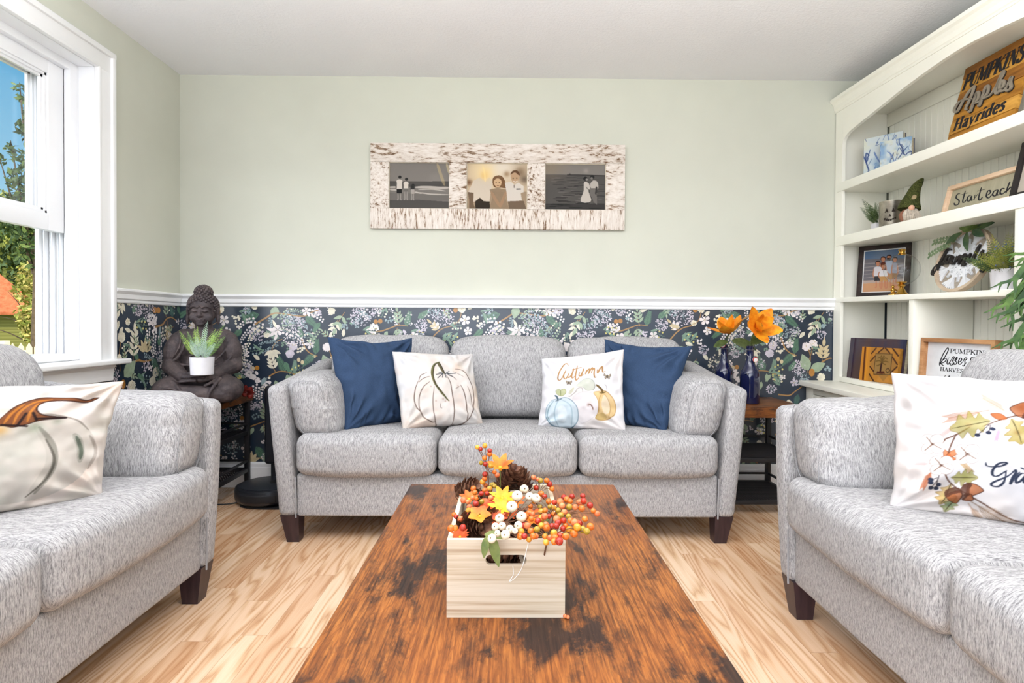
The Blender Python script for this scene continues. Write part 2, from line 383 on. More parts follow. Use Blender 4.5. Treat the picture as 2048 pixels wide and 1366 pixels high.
# ================================================================ materials of the room
def m_wall(name, c):
    t = NT(name, 0.75, 0.2); v = t.coord()
    t.color(t.ramp(t.noise(v, 2.2, 3), [(0.3, [x * 0.985 for x in c]), (0.7, [min(255, x * 1.012) for x in c])]))
    t.bump(t.noise(v, 260, 2), 0.06, 0.001); return t.m
M_SAGE = m_wall('sage_wall_paint', (206, 207, 193))
M_TRIM = plain('white_trim_paint', (245, 245, 245), 0.35, 0.45, var=0.006)
M_VINYL = plain('white_window_vinyl', (246, 247, 249), 0.3, 0.45, var=0.005)
M_CREAM = plain('cream_cabinet_paint', (250, 248, 236), 0.4, 0.4, var=0.008, vscale=3)
def m_ceiling():
    t = NT('stippled_ceiling_paint', 0.9, 0.1); v = t.coord()
    t.color(t.ramp(t.noise(v, 1.5, 2), [(0.3, (238, 238, 241)), (0.7, (243, 243, 245))]))
    t.bump(t.noise(t.coord(scale=(1, 1, 1)), 75, 4, 0.7), 0.5, 0.006); return t.m
def m_floor():
    t = NT('light_oak_floor', 0.27, 0.6); co = t.node('ShaderNodeTexCoord').outputs['Object']
    sp = t.node('ShaderNodeSeparateXYZ'); t.l.new(co, sp.inputs[0])
    PW = 0.083
    px = t.math('DIVIDE', sp.outputs[0], PW); pi = t.math('FLOOR', px); fx = t.math('FRACT', px)
    wn_ = t.node('ShaderNodeTexWhiteNoise', noise_dimensions='1D'); t.l.new(pi, wn_.inputs['W'])
    yo = t.math('ADD', t.math('MULTIPLY', sp.outputs[1], 0.95), t.math('MULTIPLY', wn_.outputs['Value'], 17.0))
    yi = t.math('FLOOR', yo); fy = t.math('FRACT', yo)
    w2 = t.node('ShaderNodeTexWhiteNoise', noise_dimensions='2D'); cb = t.node('ShaderNodeCombineXYZ')
    t.l.new(pi, cb.inputs[0]); t.l.new(yi, cb.inputs[1]); t.l.new(cb.outputs[0], w2.inputs['Vector'])
    rnd = w2.outputs['Value']
    # every board gets its own piece of grain
    c3 = t.node('ShaderNodeCombineXYZ')
    t.l.new(t.math('ADD', sp.outputs[0], t.math('MULTIPLY', rnd, 31.0)), c3.inputs[0])
    t.l.new(t.math('ADD', sp.outputs[1], t.math('MULTIPLY', rnd, 53.0)), c3.inputs[1])
    big = t.noise(t.coord(scale=(8.0, 0.62, 1), src=c3.outputs[0]), 1.0, 2.5, 0.45)
    rings = t.math('PINGPONG', t.math('MULTIPLY', big, 15.0), 0.5)
    fine = t.noise(t.coord(scale=(260, 7, 1), src=c3.outputs[0]), 1.0, 3, 0.6)
    r1 = t.ramp(rings, [(0.0, (198, 154, 114)), (0.12, (222, 184, 146)), (0.3, (240, 211, 181)), (0.5, (245, 218, 190))])
    r2_ = t.mix(t.math('MULTIPLY', fine, 0.5), r1, t.ramp(fine, [(0.35, (212, 168, 126)), (0.6, (243, 215, 186))]))
    tone = t.ramp(rnd, [(0.0, (226, 206, 188)), (0.5, (244, 236, 228)), (1.0, (255, 255, 252))])
    col = t.mix(1.0, r2_, tone, 'MULTIPLY')
    edge = t.math('MINIMUM', t.math('MULTIPLY', t.math('MINIMUM', fx, t.math('SUBTRACT', 1.0, fx)), PW), t.math('MINIMUM', fy, t.math('SUBTRACT', 1.0, fy)))
    seam = t.math('LESS_THAN', edge, 0.0007)
    t.color(t.mix(t.math('MULTIPLY', seam, 0.55), col, (140, 92, 52)))
    t.bump(t.math('ADD', t.math('MULTIPLY', fine, 0.3), t.math('MULTIPLY', seam, -1.0)), 0.12, 0.0008)
    return t.m
# ================================================================ room shell
XL, XR, YB, YF, ZC = -1.94, 2.27, 3.393, -1.6, 2.437
RAIL_B, RAIL_T, BASE_T = 1.074, 1.146, 0.152
b = MB(); b.box2((XL - 0.2, YF, -0.1), (XR + 0.1, YB + 0.1, 0), 0.0); struct(b.build('floor', m_floor()))
b = MB(); b.box2((XL - 0.2, YF, ZC), (XR + 0.1, YB + 0.1, ZC + 0.1), 0.0); struct(b.build('ceiling', m_ceiling()))
b = MB(); b.box2((XR, YF, 0), (XR + 0.1, YB + 0.1, ZC), 0.0); struct(b.build('wall_right', M_SAGE))
# ---- wallpaper drawn as flat shapes lying on the wall (each layer a hair further out)
PAL = [(33, 47, 64), (233, 224, 222), (229, 222, 200), (158, 176, 148), (92, 130, 104), (208, 190, 150), (178, 122, 50), (168, 128, 76), (146, 166, 170), (214, 202, 118), (205, 196, 206), (66, 104, 96), (120, 148, 128)]
NAVY, WHITE, CREAM, SAGE, GREEN, TAN, OCHRE, BROWN, MIST, YELLOW, LILAC, TEAL, FERN = range(13)
def m_paper(i, c):
    t = NT('wallpaper_ink' if i else 'wallpaper_navy', 0.32, 0.95); v = t.coord()
    t.color(t.ramp(t.noise(v, 40 if i else 5, 3), [(0.3, [x * 0.93 for x in c]), (0.7, [min(255, x * 1.05) for x in c])]))
    t.bump(t.noise(t.coord(scale=(500, 500, 500)), 1, 1), 0.05, 0.0005); return t.m
M_PAPER = [m_paper(i, c) for i, c in enumerate(PAL)]
class Motifs:
    """motifs are given in wall units of 1/336 m; shape() receives outlines"""
    def __init__(s, place, inside): s.place, s.inside, s.b, s.z, s.rg = place, inside, MB(), 0, random.Random(5)
    def shape(s, P, mi, dx, dy):
        P = np.array(P) + (dx, dy)
        if not s.inside(*P.mean(0)): return
        s.z = (s.z + 1) % 40
        s.b.add(s.place(P, 0.0005 + s.z * 0.00003), [tuple(range(len(P)))], mi)
    def strip(s, P, w, mi, dx, dy):
        P = spline(P, 4); T = np.gradient(P, axis=0); T /= np.maximum(np.linalg.norm(T, axis=1, keepdims=True), 1e-9)
        N = np.c_[-T[:, 1], T[:, 0]]; n = len(P); ww = np.linspace(1, 0.55, n)[:, None] * w / 2; s.z = (s.z + 1) % 40
        A, B = P + N * ww + (dx, dy), P - N * ww + (dx, dy)
        keep = [i for i in range(n - 1) if s.inside(*A[i]) and s.inside(*A[i + 1])]
        V = np.concatenate([s.place(A, 0.0004 + s.z * 0.00003), s.place(B, 0.0004 + s.z * 0.00003)])
        if keep: s.b.add(V, [(i, i + 1, n + i + 1, n + i) for i in keep], mi)
    def dot(s, x, y, r, mi, dx, dy, n=7): s.shape([(x + r * math.cos(2 * math.pi * k / n), y + r * math.sin(2 * math.pi * k / n)) for k in range(n)], mi, dx, dy)
    def blade(s, x, y, a, ln, wd, mi, dx, dy, vein=None):
        ca, sa = math.cos(a), math.sin(a); up = [(t, wd / 2 * math.sin(math.pi * t ** 0.8)) for t in (0, .15, .35, .6, .85)] + [(1, 0)]
        o = [(t * ln, w) for t, w in up] + [(t * ln, -w) for t, w in up[-2:0:-1]]
        s.shape([(x + p * ca - q * sa, y + p * sa + q * ca) for p, q in o], mi, dx, dy)
        if vein is not None: s.strip([(x, y), (x + ln * .5 * ca, y + ln * .5 * sa), (x + ln * .9 * ca, y + ln * .9 * sa)], 1.0, vein, dx, dy)
    def draw(s, kind, dx, dy, x, y, *a):
        R = s.rg
        if kind == 'pom':
            r, mi = a; s.dot(x, y, r, mi, dx, dy, 14)
            for k in range(16): q = R.random() * 6.28; s.dot(x + r * math.cos(q), y + r * math.sin(q), 1.3, mi, dx, dy, 5)
            for k in range(9): q = R.random() * 6.28; t = r * R.random() * .8; s.dot(x + t * math.cos(q), y + t * math.sin(q), .9, TAN, dx, dy, 5)
        elif kind == 'five':
            r, mi = a; t0 = R.random()
            for k in range(5):
                q = t0 + k * 1.2566; s.shape([(x + r * (t * math.cos(q) - w * math.sin(q)), y + r * (t * math.sin(q) + w * math.cos(q))) for t, w in ((0.05, 0), (.35, .2), (.7, .36), (.98, .24), (1, 0), (.98, -.24), (.7, -.36), (.35, -.2))], mi, dx, dy)
            s.dot(x, y, r * .14, TAN, dx, dy)
        elif kind == 'umbel':
            r, n, mi = a
            for k in range(5): q = R.random() * 6.28; s.strip([(x, y), (x + r * .6 * math.cos(q), y + r * .6 * math.sin(q))], .7, MIST, dx, dy)
            for k in range(n): q = R.random() * 6.28; t = r * math.sqrt(R.random()); s.dot(x + t * math.cos(q), y + t * math.sin(q) * .9, .9 + R.random() * .9, mi if R.random() < .75 else LILAC, dx, dy, 5)
        elif kind == 'string':
            pts, r, mi = a; P = spline([(x + p, y + q) for p, q in pts], 8); s.strip(P[::4], .8, MIST, dx, dy)
            L = np.r_[0, np.cumsum(np.linalg.norm(np.diff(P, axis=0), axis=1))]; k = 0
            for d in np.arange(0, L[-1], r * 1.15):
                i = min(np.searchsorted(L, d), len(P) - 2); t = P[i + 1] - P[i]; nn = np.array([-t[1], t[0]]) / max(np.linalg.norm(t), 1e-6)
                o = P[i] + nn * r * (1.5 if k % 2 else -1.5) * (1 - .5 * d / L[-1]); k += 1; s.dot(o[0], o[1], r * (1 - .35 * d / L[-1]), mi, dx, dy, 7)
        elif kind == 'cluster':
            r, n, rr, mi = a
            for k in range(n): q = R.random() * 6.28; t = r * math.sqrt(R.random()); s.dot(x + t * math.cos(q), y + t * math.sin(q) * .75, rr, mi, dx, dy, 7)
        elif kind == 'sprig':
            an, ln, n, ll, mi = a; ca, sa = math.cos(an), math.sin(an); s.strip([(x, y), (x + ln * .5 * ca - 2, y + ln * .5 * sa), (x + ln * ca, y + ln * sa)], 1.3, BROWN, dx, dy)
            for k in range(n):
                t = ln * (.25 + .7 * k / n)
                for sd in (-1, 1): s.blade(x + t * ca, y + t * sa, an + sd * (.85 - .2 * k / n), ll * (1.1 - .3 * k / n), ll * .42, mi, dx, dy)
            s.blade(x + ln * ca * .95, y + ln * sa * .95, an, ll * 1.1, ll * .42, mi, dx, dy)
        elif kind == 'pine':
            an, ln, mi = a; ca, sa = math.cos(an), math.sin(an); s.strip([(x, y), (x + ln * ca, y + ln * sa)], 1.0, mi, dx, dy)
            for k in range(11):
                t = ln * k / 11
                for sd in (-1, 1): s.blade(x + t * ca, y + t * sa, an + sd * .62, ln * .42 * (1.15 - .7 * k / 11), 1.5, mi, dx, dy)
        elif kind == 'leaf': an, ln, wd, mi = a; s.blade(x, y, an, ln, wd, mi, dx, dy, vein=FERN)
        elif kind == 'branch':
            pts, w = a; s.strip([(x + p, y + q) for p, q in pts], w, BROWN, dx, dy)
        elif kind == 'lily':
            an, sz, mi = a
            for k in (-1.1, -.55, 0, .55, 1.1): s.blade(x, y, an + k, sz * (1 - .12 * abs(k)), sz * .36, mi, dx, dy)
        elif kind == 'nut': rx, ry, mi = a; s.shape([(x + rx * math.cos(k * .52), y + ry * math.sin(k * .52)) for k in range(12)], mi, dx, dy)
        elif kind == 'buds':
            an, ln, mi = a; ca, sa = math.cos(an), math.sin(an)
            s.strip([(x, y), (x + ln * ca, y + ln * sa)], 1.0, FERN, dx, dy)
            for k in range(7):
                t = ln * (.2 + .8 * k / 7); sd = (-1) ** k; s.strip([(x + t * ca, y + t * sa), (x + t * ca - sd * 5 * sa, y + t * sa + sd * 5 * ca)], .6, FERN, dx, dy); s.dot(x + t * ca - sd * 6 * sa, y + t * sa + sd * 6 * ca, 2.0, mi, dx, dy, 7)
            for k in range(3): s.blade(x + ln * .15 * k * ca, y + ln * .15 * k * sa, an + (-.6, .5, .9)[k], ln * .6, 4.5, FERN, dx, dy)
pi = math.pi
TILE = [
 ('umbel', 444, 640, 1, 1, MIST), ('branch', 512, 648, [(0, 0), (20, -12), (38, -22), (62, -20), (95, -16), (112, -24), (128, -29)], 3.4),
 ('five', 450, 640, 10.5, WHITE), ('five', 456, 662, 8.5, WHITE), ('pom', 443, 618, 7, CREAM), ('umbel', 406, 633, 22, 110, LILAC), ('five', 391, 652, 9, WHITE), ('nut', 431, 620, 5, 5, OCHRE),
 ('branch', 381, 680, [(0, 0), (12, -14), (26, -24), (44, -28)], 3), ('strip', 0, 0), ('branch', 443, 622, [(0, 0), (-3, 14), (-10, 24), (-24, 30)], 1.8),
 ('buds', 404, 672, .25, 40, YELLOW), ('blades', 0, 0), ('leaf', 412, 665, 1.9, 22, 6, FERN), ('leaf', 424, 668, 2.4, 20, 6, FERN), ('leaf', 436, 664, 2.2, 24, 6, FERN),
 ('string', 512, 640, [(0, 0), (-18, 2), (-34, 16)], 2.6, WHITE), ('string', 526, 645, [(0, 0), (-24, 12), (-38, 30), (-46, 44)], 2.5, WHITE), ('string', 524, 652, [(0, 0), (-18, 18), (-26, 36), (-36, 56)], 2.5, CREAM), ('umbel', 515, 668, 17, 90, LILAC),
 ('cluster', 474, 636, 9, 9, 2.3, CREAM), ('cluster', 478, 650, 7, 6, 2.2, CREAM), ('pine', 520, 628, 2.9, 34, GREEN), ('pine', 486, 658, 2.4, 26, GREEN), ('umbel', 496, 620, 10, 40, MIST), ('buds', 480, 622, .5, 36, MIST),
 ('leaf', 553, 612, 1.75, 26, 18, SAGE), ('sprig', 536, 640, .5, 1, 0, 1, SAGE), ('string', 560, 638, [(0, 0), (16, -16), (34, -18), (52, -10)], 2.1, SAGE), ('umbel', 578, 636, 17, 80, MIST), ('umbel', 596, 646, 16, 80, LILAC), ('umbel', 575, 650, 14, 60, SAGE), ('string', 544, 634, [(0, 0), (-2, 10), (1, 20)], 2, MIST),
 ('five', 557, 660, 11, WHITE), ('leaf', 552, 662, 3.5, 20, 7, WHITE), ('leaf', 552, 664, 2.6, 18, 7, WHITE), ('leaf', 554, 655, 4.3, 18, 6, CREAM), ('leaf', 556, 668, 2.0, 16, 6, WHITE),
 ('five', 614, 622, 9.5, WHITE), ('string', 622, 634, [(0, 0), (10, -12), (14, -20)], 2.6, WHITE), ('cluster', 636, 624, 10, 18, 2.2, LILAC), ('string', 624, 624, [(0, 0), (12, 8), (24, 18)], 2.8, WHITE), ('string', 594, 634, [(0, 0), (12, 8), (20, 22)], 2.6, MIST), ('pine', 612, 632, .75, 32, GREEN),
 ('pom', 664, 622, 7, CREAM), ('sprig', 690, 624, 2.05, 38, 2, 17, SAGE), ('cluster', 692, 652, 8, 8, 2.1, MIST), ('cluster', 700, 642, 8, 8, 2.0, FERN), ('umbel', 722, 632, 22, 120, LILAC), ('string', 712, 622, [(0, 0), (18, 6), (30, 14)], 2.0, MIST), ('umbel', 714, 645, 12, 40, MIST),
 ('nut', 752, 643, 4.5, 4.5, OCHRE), ('nut', 761, 642, 4.5, 4.8, OCHRE), ('cluster', 747, 656, 13, 30, 2.6, WHITE), ('buds', 726, 660, .1, 34, YELLOW), ('cluster', 762, 672, 7, 10, 2.4, WHITE), ('leaf', 775, 662, 2.0, 16, 8, SAGE), ('branch', 740, 664, [(0, 0), (22, -2), (40, -8), (58, -14), (76, -12)], 3.2),
 ('sprig', 800, 652, -1.75, 30, 3, 13, SAGE), ('pine', 812, 652, -1.3, 30, GREEN), ('sprig', 795, 655, 1.4, 14, 2, 12, SAGE), ('cluster', 778, 640, 8, 9, 1.8, MIST), ('pine', 836, 636, -.6, 26, GREEN), ('umbel', 843, 650, 14, 60, LILAC), ('five', 828, 672, 9, WHITE), ('cluster', 806, 668, 10, 16, 2, LILAC), ('buds', 822, 662, .4, 30, YELLOW), ('umbel', 866, 622, 12, 40, MIST), ('leaf', 860, 650, .3, 22, 8, TAN), ('sprig', 880, 662, -2.4, 24, 2, 12, TAN),
 # the deeper part that shows at both ends of the wall
 ('umbel', 588, 676, 20, 100, WHITE), ('string', 566, 660, [(0, 0), (18, 6), (34, 16), (44, 30)], 2.9, WHITE), ('branch', 604, 676, [(0, 0), (8, 20), (18, 30), (32, 36)], 3.2), ('five', 622, 688, 9.5, WHITE), ('pom', 588, 692, 8, LILAC), ('pom', 581, 707, 8, LILAC), ('cluster', 604, 700, 9, 9, 2.3, CREAM), ('pine', 604, 676, -1.75, 24, GREEN), ('pine', 632, 708, -1.45, 30, GREEN), ('pine', 630, 708, 2.4, 32, GREEN), ('string', 622, 684, [(0, 0), (8, -12), (20, -26)], 2.6, SAGE), ('umbel', 616, 666, 12, 24, MIST),
 ('cluster', 630, 712, 2, 4, 2.6, TAN), ('nut', 599, 719, 3.6, 4.2, TAN), ('nut', 606, 724, 3.4, 4.2, TAN),
 ('lily', 546, 700, 1.45, 22, CREAM), ('branch', 566, 678, [(0, 0), (-10, 4), (-18, 14), (-20, 24)], 1.8), ('string', 556, 682, [(0, 0), (-22, 2), (-38, 6)], 1.6, MIST), ('string', 556, 688, [(0, 0), (-18, 10), (-30, 18)], 1.6, MIST), ('buds', 530, 698, 3.0, 30, MIST), ('pine', 560, 676, 3.6, 28, FERN), ('cluster', 568, 688, 6, 7, 2, FERN), ('cluster', 576, 700, 6, 6, 2, FERN),
 ('sprig', 552, 742, -1.9, 28, 3, 14, CREAM), ('pine', 572, 744, -2.0, 34, GREEN), ('pine', 590, 744, -1.5, 24, FERN), ('branch', 540, 752, [(0, 0), (10, -6), (22, -10), (40, -8), (56, -2)], 3), ('buds', 580, 748, -.5, 32, YELLOW), ('buds', 586, 752, .3, 26, CREAM), ('leaf', 576, 748, 1.5, 18, 8, SAGE), ('leaf', 584, 750, 2.2, 18, 8, SAGE),
 ('umbel', 477, 727, 20, 100, CREAM), ('string', 490, 722, [(0, 0), (10, 2), (16, 8)], 2.3, WHITE), ('umbel', 494, 740, 16, 80, LILAC), ('cluster', 506, 748, 12, 26, 2.7, WHITE), ('nut', 507, 736, 5, 4.5, TAN), ('nut', 516, 735, 4.5, 4.5, OCHRE), ('cluster', 519, 760, 6, 14, 2.2, WHITE), ('leaf', 532, 754, 2.0, 18, 9, MIST), ('pine', 470, 745, .4, 22, FERN), ('nut', 481, 753, 5, 4, YELLOW),
 ('string', 512, 768, [(0, 0), (-1, 14), (2, 30)], 2.4, WHITE), ('string', 524, 772, [(0, 0), (-2, 18), (0, 34)], 2.4, WHITE), ('string', 536, 754, [(0, 0), (-4, 14), (-12, 26)], 2.8, CREAM), ('cluster', 538, 765, 9, 14, 2.4, WHITE), ('pom', 500, 786, 7, TAN), ('leaf', 552, 760, 1.3, 20, 10, SAGE), ('leaf', 566, 764, 1.8, 18, 9, SAGE),
 ('umbel', 640, 735, 16, 100, LILAC), ('umbel', 646, 758, 16, 90, MIST), ('five', 632, 766, 8, LILAC), ('sprig', 676, 640, 2.0, 26, 2, 15, CREAM), ('pom', 655, 694, 8, WHITE), ('pom', 669, 688, 8, WHITE), ('branch', 660, 700, [(0, 0), (4, 16), (2, 34), (-2, 46)], 1.6), ('branch', 668, 696, [(0, 0), (-4, 16), (-8, 28)], 1.4), ('leaf', 660, 742, -1.95, 36, 22, SAGE), ('leaf', 664, 742, -.45, 34, 20, SAGE), ('nut', 667, 746, 6, 8, OCHRE), ('pom', 686, 756, 8, CREAM),
 ('sprig', 688, 726, -1.5, 34, 3, 17, TAN), ('branch', 686, 726, [(0, 0), (14, -8), (26, -8)], 3.4), ('cluster', 700, 738, 9, 12, 2, MIST), ('branch', 600, 790, [(0, 0), (22, 2), (34, -6), (48, -16)], 3), ('pine', 660, 770, 1.0, 30, TEAL), ('buds', 676, 778, .2, 26, CREAM), ('buds', 604, 772, -2.0, 30, YELLOW), ('pine', 640, 790, 1.8, 26, TEAL), ('sprig', 540, 790, 1.2, 18, 2, 10, MIST),
 ('umbel', 730, 700, 18, 90, MIST), ('five', 760, 704, 10, WHITE), ('pine', 780, 700, 1.0, 34, GREEN), ('sprig', 812, 704, 2.0, 30, 3, 14, SAGE), ('pom', 846, 700, 8, CREAM), ('umbel', 872, 720, 20, 100, LILAC), ('string', 900, 700, [(0, 0), (-10, 18), (-16, 36)], 2.6, WHITE), ('branch', 730, 740, [(0, 0), (30, -14), (62, -16), (96, -4)], 3.2), ('lily', 770, 730, -1.5, 22, TAN), ('leaf', 742, 756, -.9, 30, 20, SAGE), ('pine', 800, 740, .8, 30, GREEN), ('cluster', 830, 748, 12, 26, 2.6, WHITE), ('pom', 850, 770, 8, LILAC), ('five', 716, 772, 9, WHITE), ('buds', 880, 762, .6, 36, YELLOW), ('sprig', 914, 770, -1.8, 32, 3, 14, TAN), ('string', 790, 760, [(0, 0), (-4, 16), (-2, 32)], 2.4, WHITE), ('umbel', 760, 786, 14, 60, MIST)]
TILE = [t for t in TILE if t[0] not in ('strip', 'blades') and not (t[0] == 'umbel' and t[3] == 1)]
def wz(x, y): return 0.98 + (648 + 0.0072 * (x - 1015) - y) / 336
def place_back(P, d):
    x = (P[:, 0] - 1015) / 336; z = wz(P[:, 0], P[:, 1])
    return np.c_[np.clip(x, XL + .001, 1.94), np.full(len(P), YB - d), np.clip(z, 0.1, RAIL_T)]
def place_left(P, d):
    y = YB - (365 - P[:, 0]) / 336; z = wz(P[:, 0], P[:, 1])
    return np.c_[np.full(len(P), XL + d), np.minimum(y, YB - .001), np.clip(z, 0.1, RAIL_T)]
mo = Motifs(place_back, lambda x, y: 363 < x < 1670 and 592 < y < 935)
for rep in range(-1, 3):
    for row in (0, 1):
        for t in TILE: mo.draw(t[0], rep * 480 + (0 if row == 0 else 214), row * 192, *t[1:])
cent = [(rep * 480 + sh + t[1], row * 192 + t[2]) for rep in range(-1, 3) for row, sh in ((0, 0), (1, 214)) for t in TILE]
def fill(m, cent, x0, x1, n):
    R = random.Random(11); A = np.array(cent)
    for k in range(n):
        x, y = R.uniform(x0, x1), R.uniform(600, 930)
        if np.hypot(A[:, 0] - x, A[:, 1] - y).min() < 15: continue
        A = np.vstack([A, (x, y)]); q = R.random() * 6.28; i = R.randrange(8)
        m.draw(*[('pine', 0, 0, x, y, q, 22, GREEN), ('cluster', 0, 0, x, y, 7, 9, 2, WHITE), ('sprig', 0, 0, x, y, q, 16, 2, 9, SAGE), ('umbel', 0, 0, x, y, 11, 45, LILAC), ('buds', 0, 0, x, y, q, 24, CREAM), ('leaf', 0, 0, x, y, q, 17, 8, CREAM), ('string', 0, 0, x, y, [(0, 0), (8 * math.cos(q), 10), (4, 22)], 2.1, WHITE), ('pom', 0, 0, x, y, 5.5, CREAM)][i])
fill(mo, cent, 370, 1662, 2600)
base = MB(); base.box2((XL - 0.2, YB, 0), (XR + 0.1, YB + 0.1, ZC), 0.0)
w = base; w.mi = [13] * len(w.f)
w.add([(XL, YB - .0002, .1), (XR, YB - .0002, .1), (XR, YB - .0002, RAIL_T - .01), (XL, YB - .0002, RAIL_T - .01)], [(0, 1, 2, 3)], 0)
def merge(a, m): k = a.k; a.v += m.v; a.f += [tuple(i + k for i in f) for f in m.f]; a.mi += m.mi; a.k += m.k
merge(w, mo.b); struct(w.build('wall_back', M_PAPER + [M_SAGE], smooth=False))
# left wall, pierced by the window
WY0, WY1, WZ0, WZ1 = 0.95, 2.70, 0.80, 2.172; HG = 0.021
w = MB()
for a, c in (((XL - .2, YF, 0), (XL, WY0 - HG, ZC)), ((XL - .2, WY1 + HG, 0), (XL, YB + .1, ZC)), ((XL - .2, WY0 - HG, 0), (XL, WY1 + HG, WZ0 - HG)), ((XL - .2, WY0 - HG, WZ1 + HG), (XL, WY1 + HG, ZC))): w.box2(a, c, 0.0)
w.mi = [13] * len(w.f)
for y0, y1, z1 in ((YF, WY0, RAIL_T - .01), (WY1, YB, RAIL_T - .01), (WY0, WY1, WZ0 - HG)):
    w.add([(XL + .0002, y0, .1), (XL + .0002, y1, .1), (XL + .0002, y1, z1), (XL + .0002, y0, z1)], [(0, 3, 2, 1)], 0)
ml = Motifs(place_left, lambda x, y: 592 < y < 935 and (170 < x < 366 or (60 < x and y > 760)))
LEFT = [('sprig', 196, 604, 2.0, 20, 2, 17, CREAM), ('leaf', 186, 640, 1.9, 20, 8, CREAM), ('umbel', 236, 616, 18, 100, LILAC), ('umbel', 268, 626, 18, 90, LILAC), ('cluster', 276, 640, 14, 36, 3, WHITE), ('cluster', 250, 640, 9, 9, 2, FERN), ('buds', 226, 646, .1, 36, YELLOW), ('nut', 283, 621, 7, 6, OCHRE), ('nut', 294, 621, 6, 6, OCHRE), ('branch', 284, 652, [(0, 0), (22, -4), (34, -14), (50, -18), (66, -12)], 4),
 ('sprig', 318, 634, -1.6, 22, 2, 12, SAGE), ('sprig', 322, 640, 1.45, 50, 5, 13, TAN), ('pine', 340, 634, -1.9, 26, TEAL), ('cluster', 282, 658, 7, 14, 2.6, WHITE), ('string', 264, 655, [(0, 0), (0, 14), (2, 28)], 2.6, WHITE), ('string', 284, 662, [(0, 0), (-3, 22), (1, 42)], 2.6, WHITE), ('string', 298, 664, [(0, 0), (2, 34), (4, 66)], 2.6, WHITE), ('string', 312, 652, [(0, 0), (-2, 12), (-6, 22)], 3, CREAM), ('leaf', 300, 650, 1.8, 20, 7, MIST),
 ('pom', 192, 668, 9, CREAM), ('branch', 190, 676, [(0, 0), (-4, 26), (0, 50)], 1.6), ('sprig', 222, 716, -1.5, 60, 4, 18, CREAM), ('lily', 254, 696, -1.5, 26, TAN), ('branch', 218, 716, [(0, 0), (16, -6), (34, -2), (56, -4)], 5), ('pine', 272, 710, .8, 34, GREEN), ('string', 252, 702, [(0, 0), (16, 6), (26, 16)], 2, MIST), ('leaf', 198, 736, -.7, 40, 26, SAGE), ('string', 272, 690, [(0, 0), (6, 12), (2, 24)], 2.2, WHITE), ('pom', 320, 694, 9, CREAM), ('buds', 236, 742, .2, 40, MIST), ('pom', 286, 736, 9, CREAM), ('pom', 276, 752, 9, CREAM), ('buds', 300, 756, -2.0, 30, MIST), ('pom', 218, 754, 10, CREAM), ('branch', 216, 764, [(0, 0), (-6, 20), (-10, 40)], 1.6), ('nut', 196, 748, 6, 8, OCHRE), ('five', 222, 778, 11, WHITE), ('pine', 290, 768, 3.0, 40, GREEN), ('cluster', 270, 776, 12, 26, 2.6, WHITE), ('cluster', 296, 780, 16, 36, 2.6, TAN), ('umbel', 190, 780, 12, 40, MIST), ('string', 252, 764, [(0, 0), (4, 14), (0, 26)], 2.8, CREAM), ('five', 240, 800, 9, WHITE), ('buds', 330, 740, 1.2, 40, CREAM), ('sprig', 346, 720, 1.6, 40, 4, 12, SAGE), ('umbel', 340, 790, 18, 80, LILAC)]
for t in LEFT: ml.draw(t[0], 0, 0, *t[1:])
for t in LEFT: ml.draw(t[0], -40, 150, *t[1:])
for t in LEFT: ml.draw(t[0], -170, 30, *t[1:])
fill(ml, [(dx + t[1], dy + t[2]) for dx, dy in ((0, 0), (-40, 150), (-170, 30)) for t in LEFT], 70, 362, 900)
merge(w, ml.b); struct(w.build('wall_left', M_PAPER + [M_SAGE], smooth=False))
# chair rail and baseboard mouldings
RP = [(0, RAIL_B), (.010, RAIL_B), (.013, RAIL_B + .006), (.013, RAIL_B + .016), (.020, RAIL_B + .022), (.022, RAIL_B + .044), (.028, RAIL_B + .052), (.034, RAIL_B + .060), (.034, RAIL_T - .003), (.031, RAIL_T), (0, RAIL_T)]
BP = [(0, .002), (.016, .002), (.016, BASE_T - .034), (.013, BASE_T - .028), (.013, BASE_T - .012), (.008, BASE_T - .004), (.004, BASE_T), (0, BASE_T)]
b = MB(); b.prism([(YB - p, z) for p, z in RP], XL, 1.944, 'yz'); struct(b.build('trim_1', M_TRIM, smooth=False))
b = MB(); b.prism([(XL + p, z) for p, z in RP], 2.806, YB - .001, 'xz'); struct(b.build('trim_2', M_TRIM, smooth=False))
b = MB(); b.prism([(YB - p, z) for p, z in BP], XL, 1.79, 'yz'); struct(b.build('baseboard_back', M_TRIM, smooth=False))
b = MB(); b.prism([(XL + p, z) for p, z in BP], YF, YB - .001, 'xz'); struct(b.build('baseboard_left', M_TRIM, smooth=False))
# ---------------------------------------------------------------- double-hung window, lower sash raised
def m_glass(name, tint=(1, 1, 1), gl=0.07):
    t = NT(name); t.n.remove(t.b); o = t.n['Material Output']
    tr = t.node('ShaderNodeBsdfTransparent'); tr.inputs[0].default_value = (*tint, 1); g = t.node('ShaderNodeBsdfGlossy'); g.inputs['Roughness'].default_value = 0.02
    fr = t.node('ShaderNodeLayerWeight'); mxs = t.node('ShaderNodeMixShader')
    t.l.new(t.math('ADD', t.math('MULTIPLY', t.math('POWER', fr.outputs['Facing'], 5.0), 0.6), 0.03), mxs.inputs[0]); t.l.new(tr.outputs[0], mxs.inputs[1]); t.l.new(g.outputs[0], mxs.inputs[2]); t.l.new(mxs.outputs[0], o.inputs[0]); return t.m
M_GLASS = m_glass('window_glass')
win = MB()
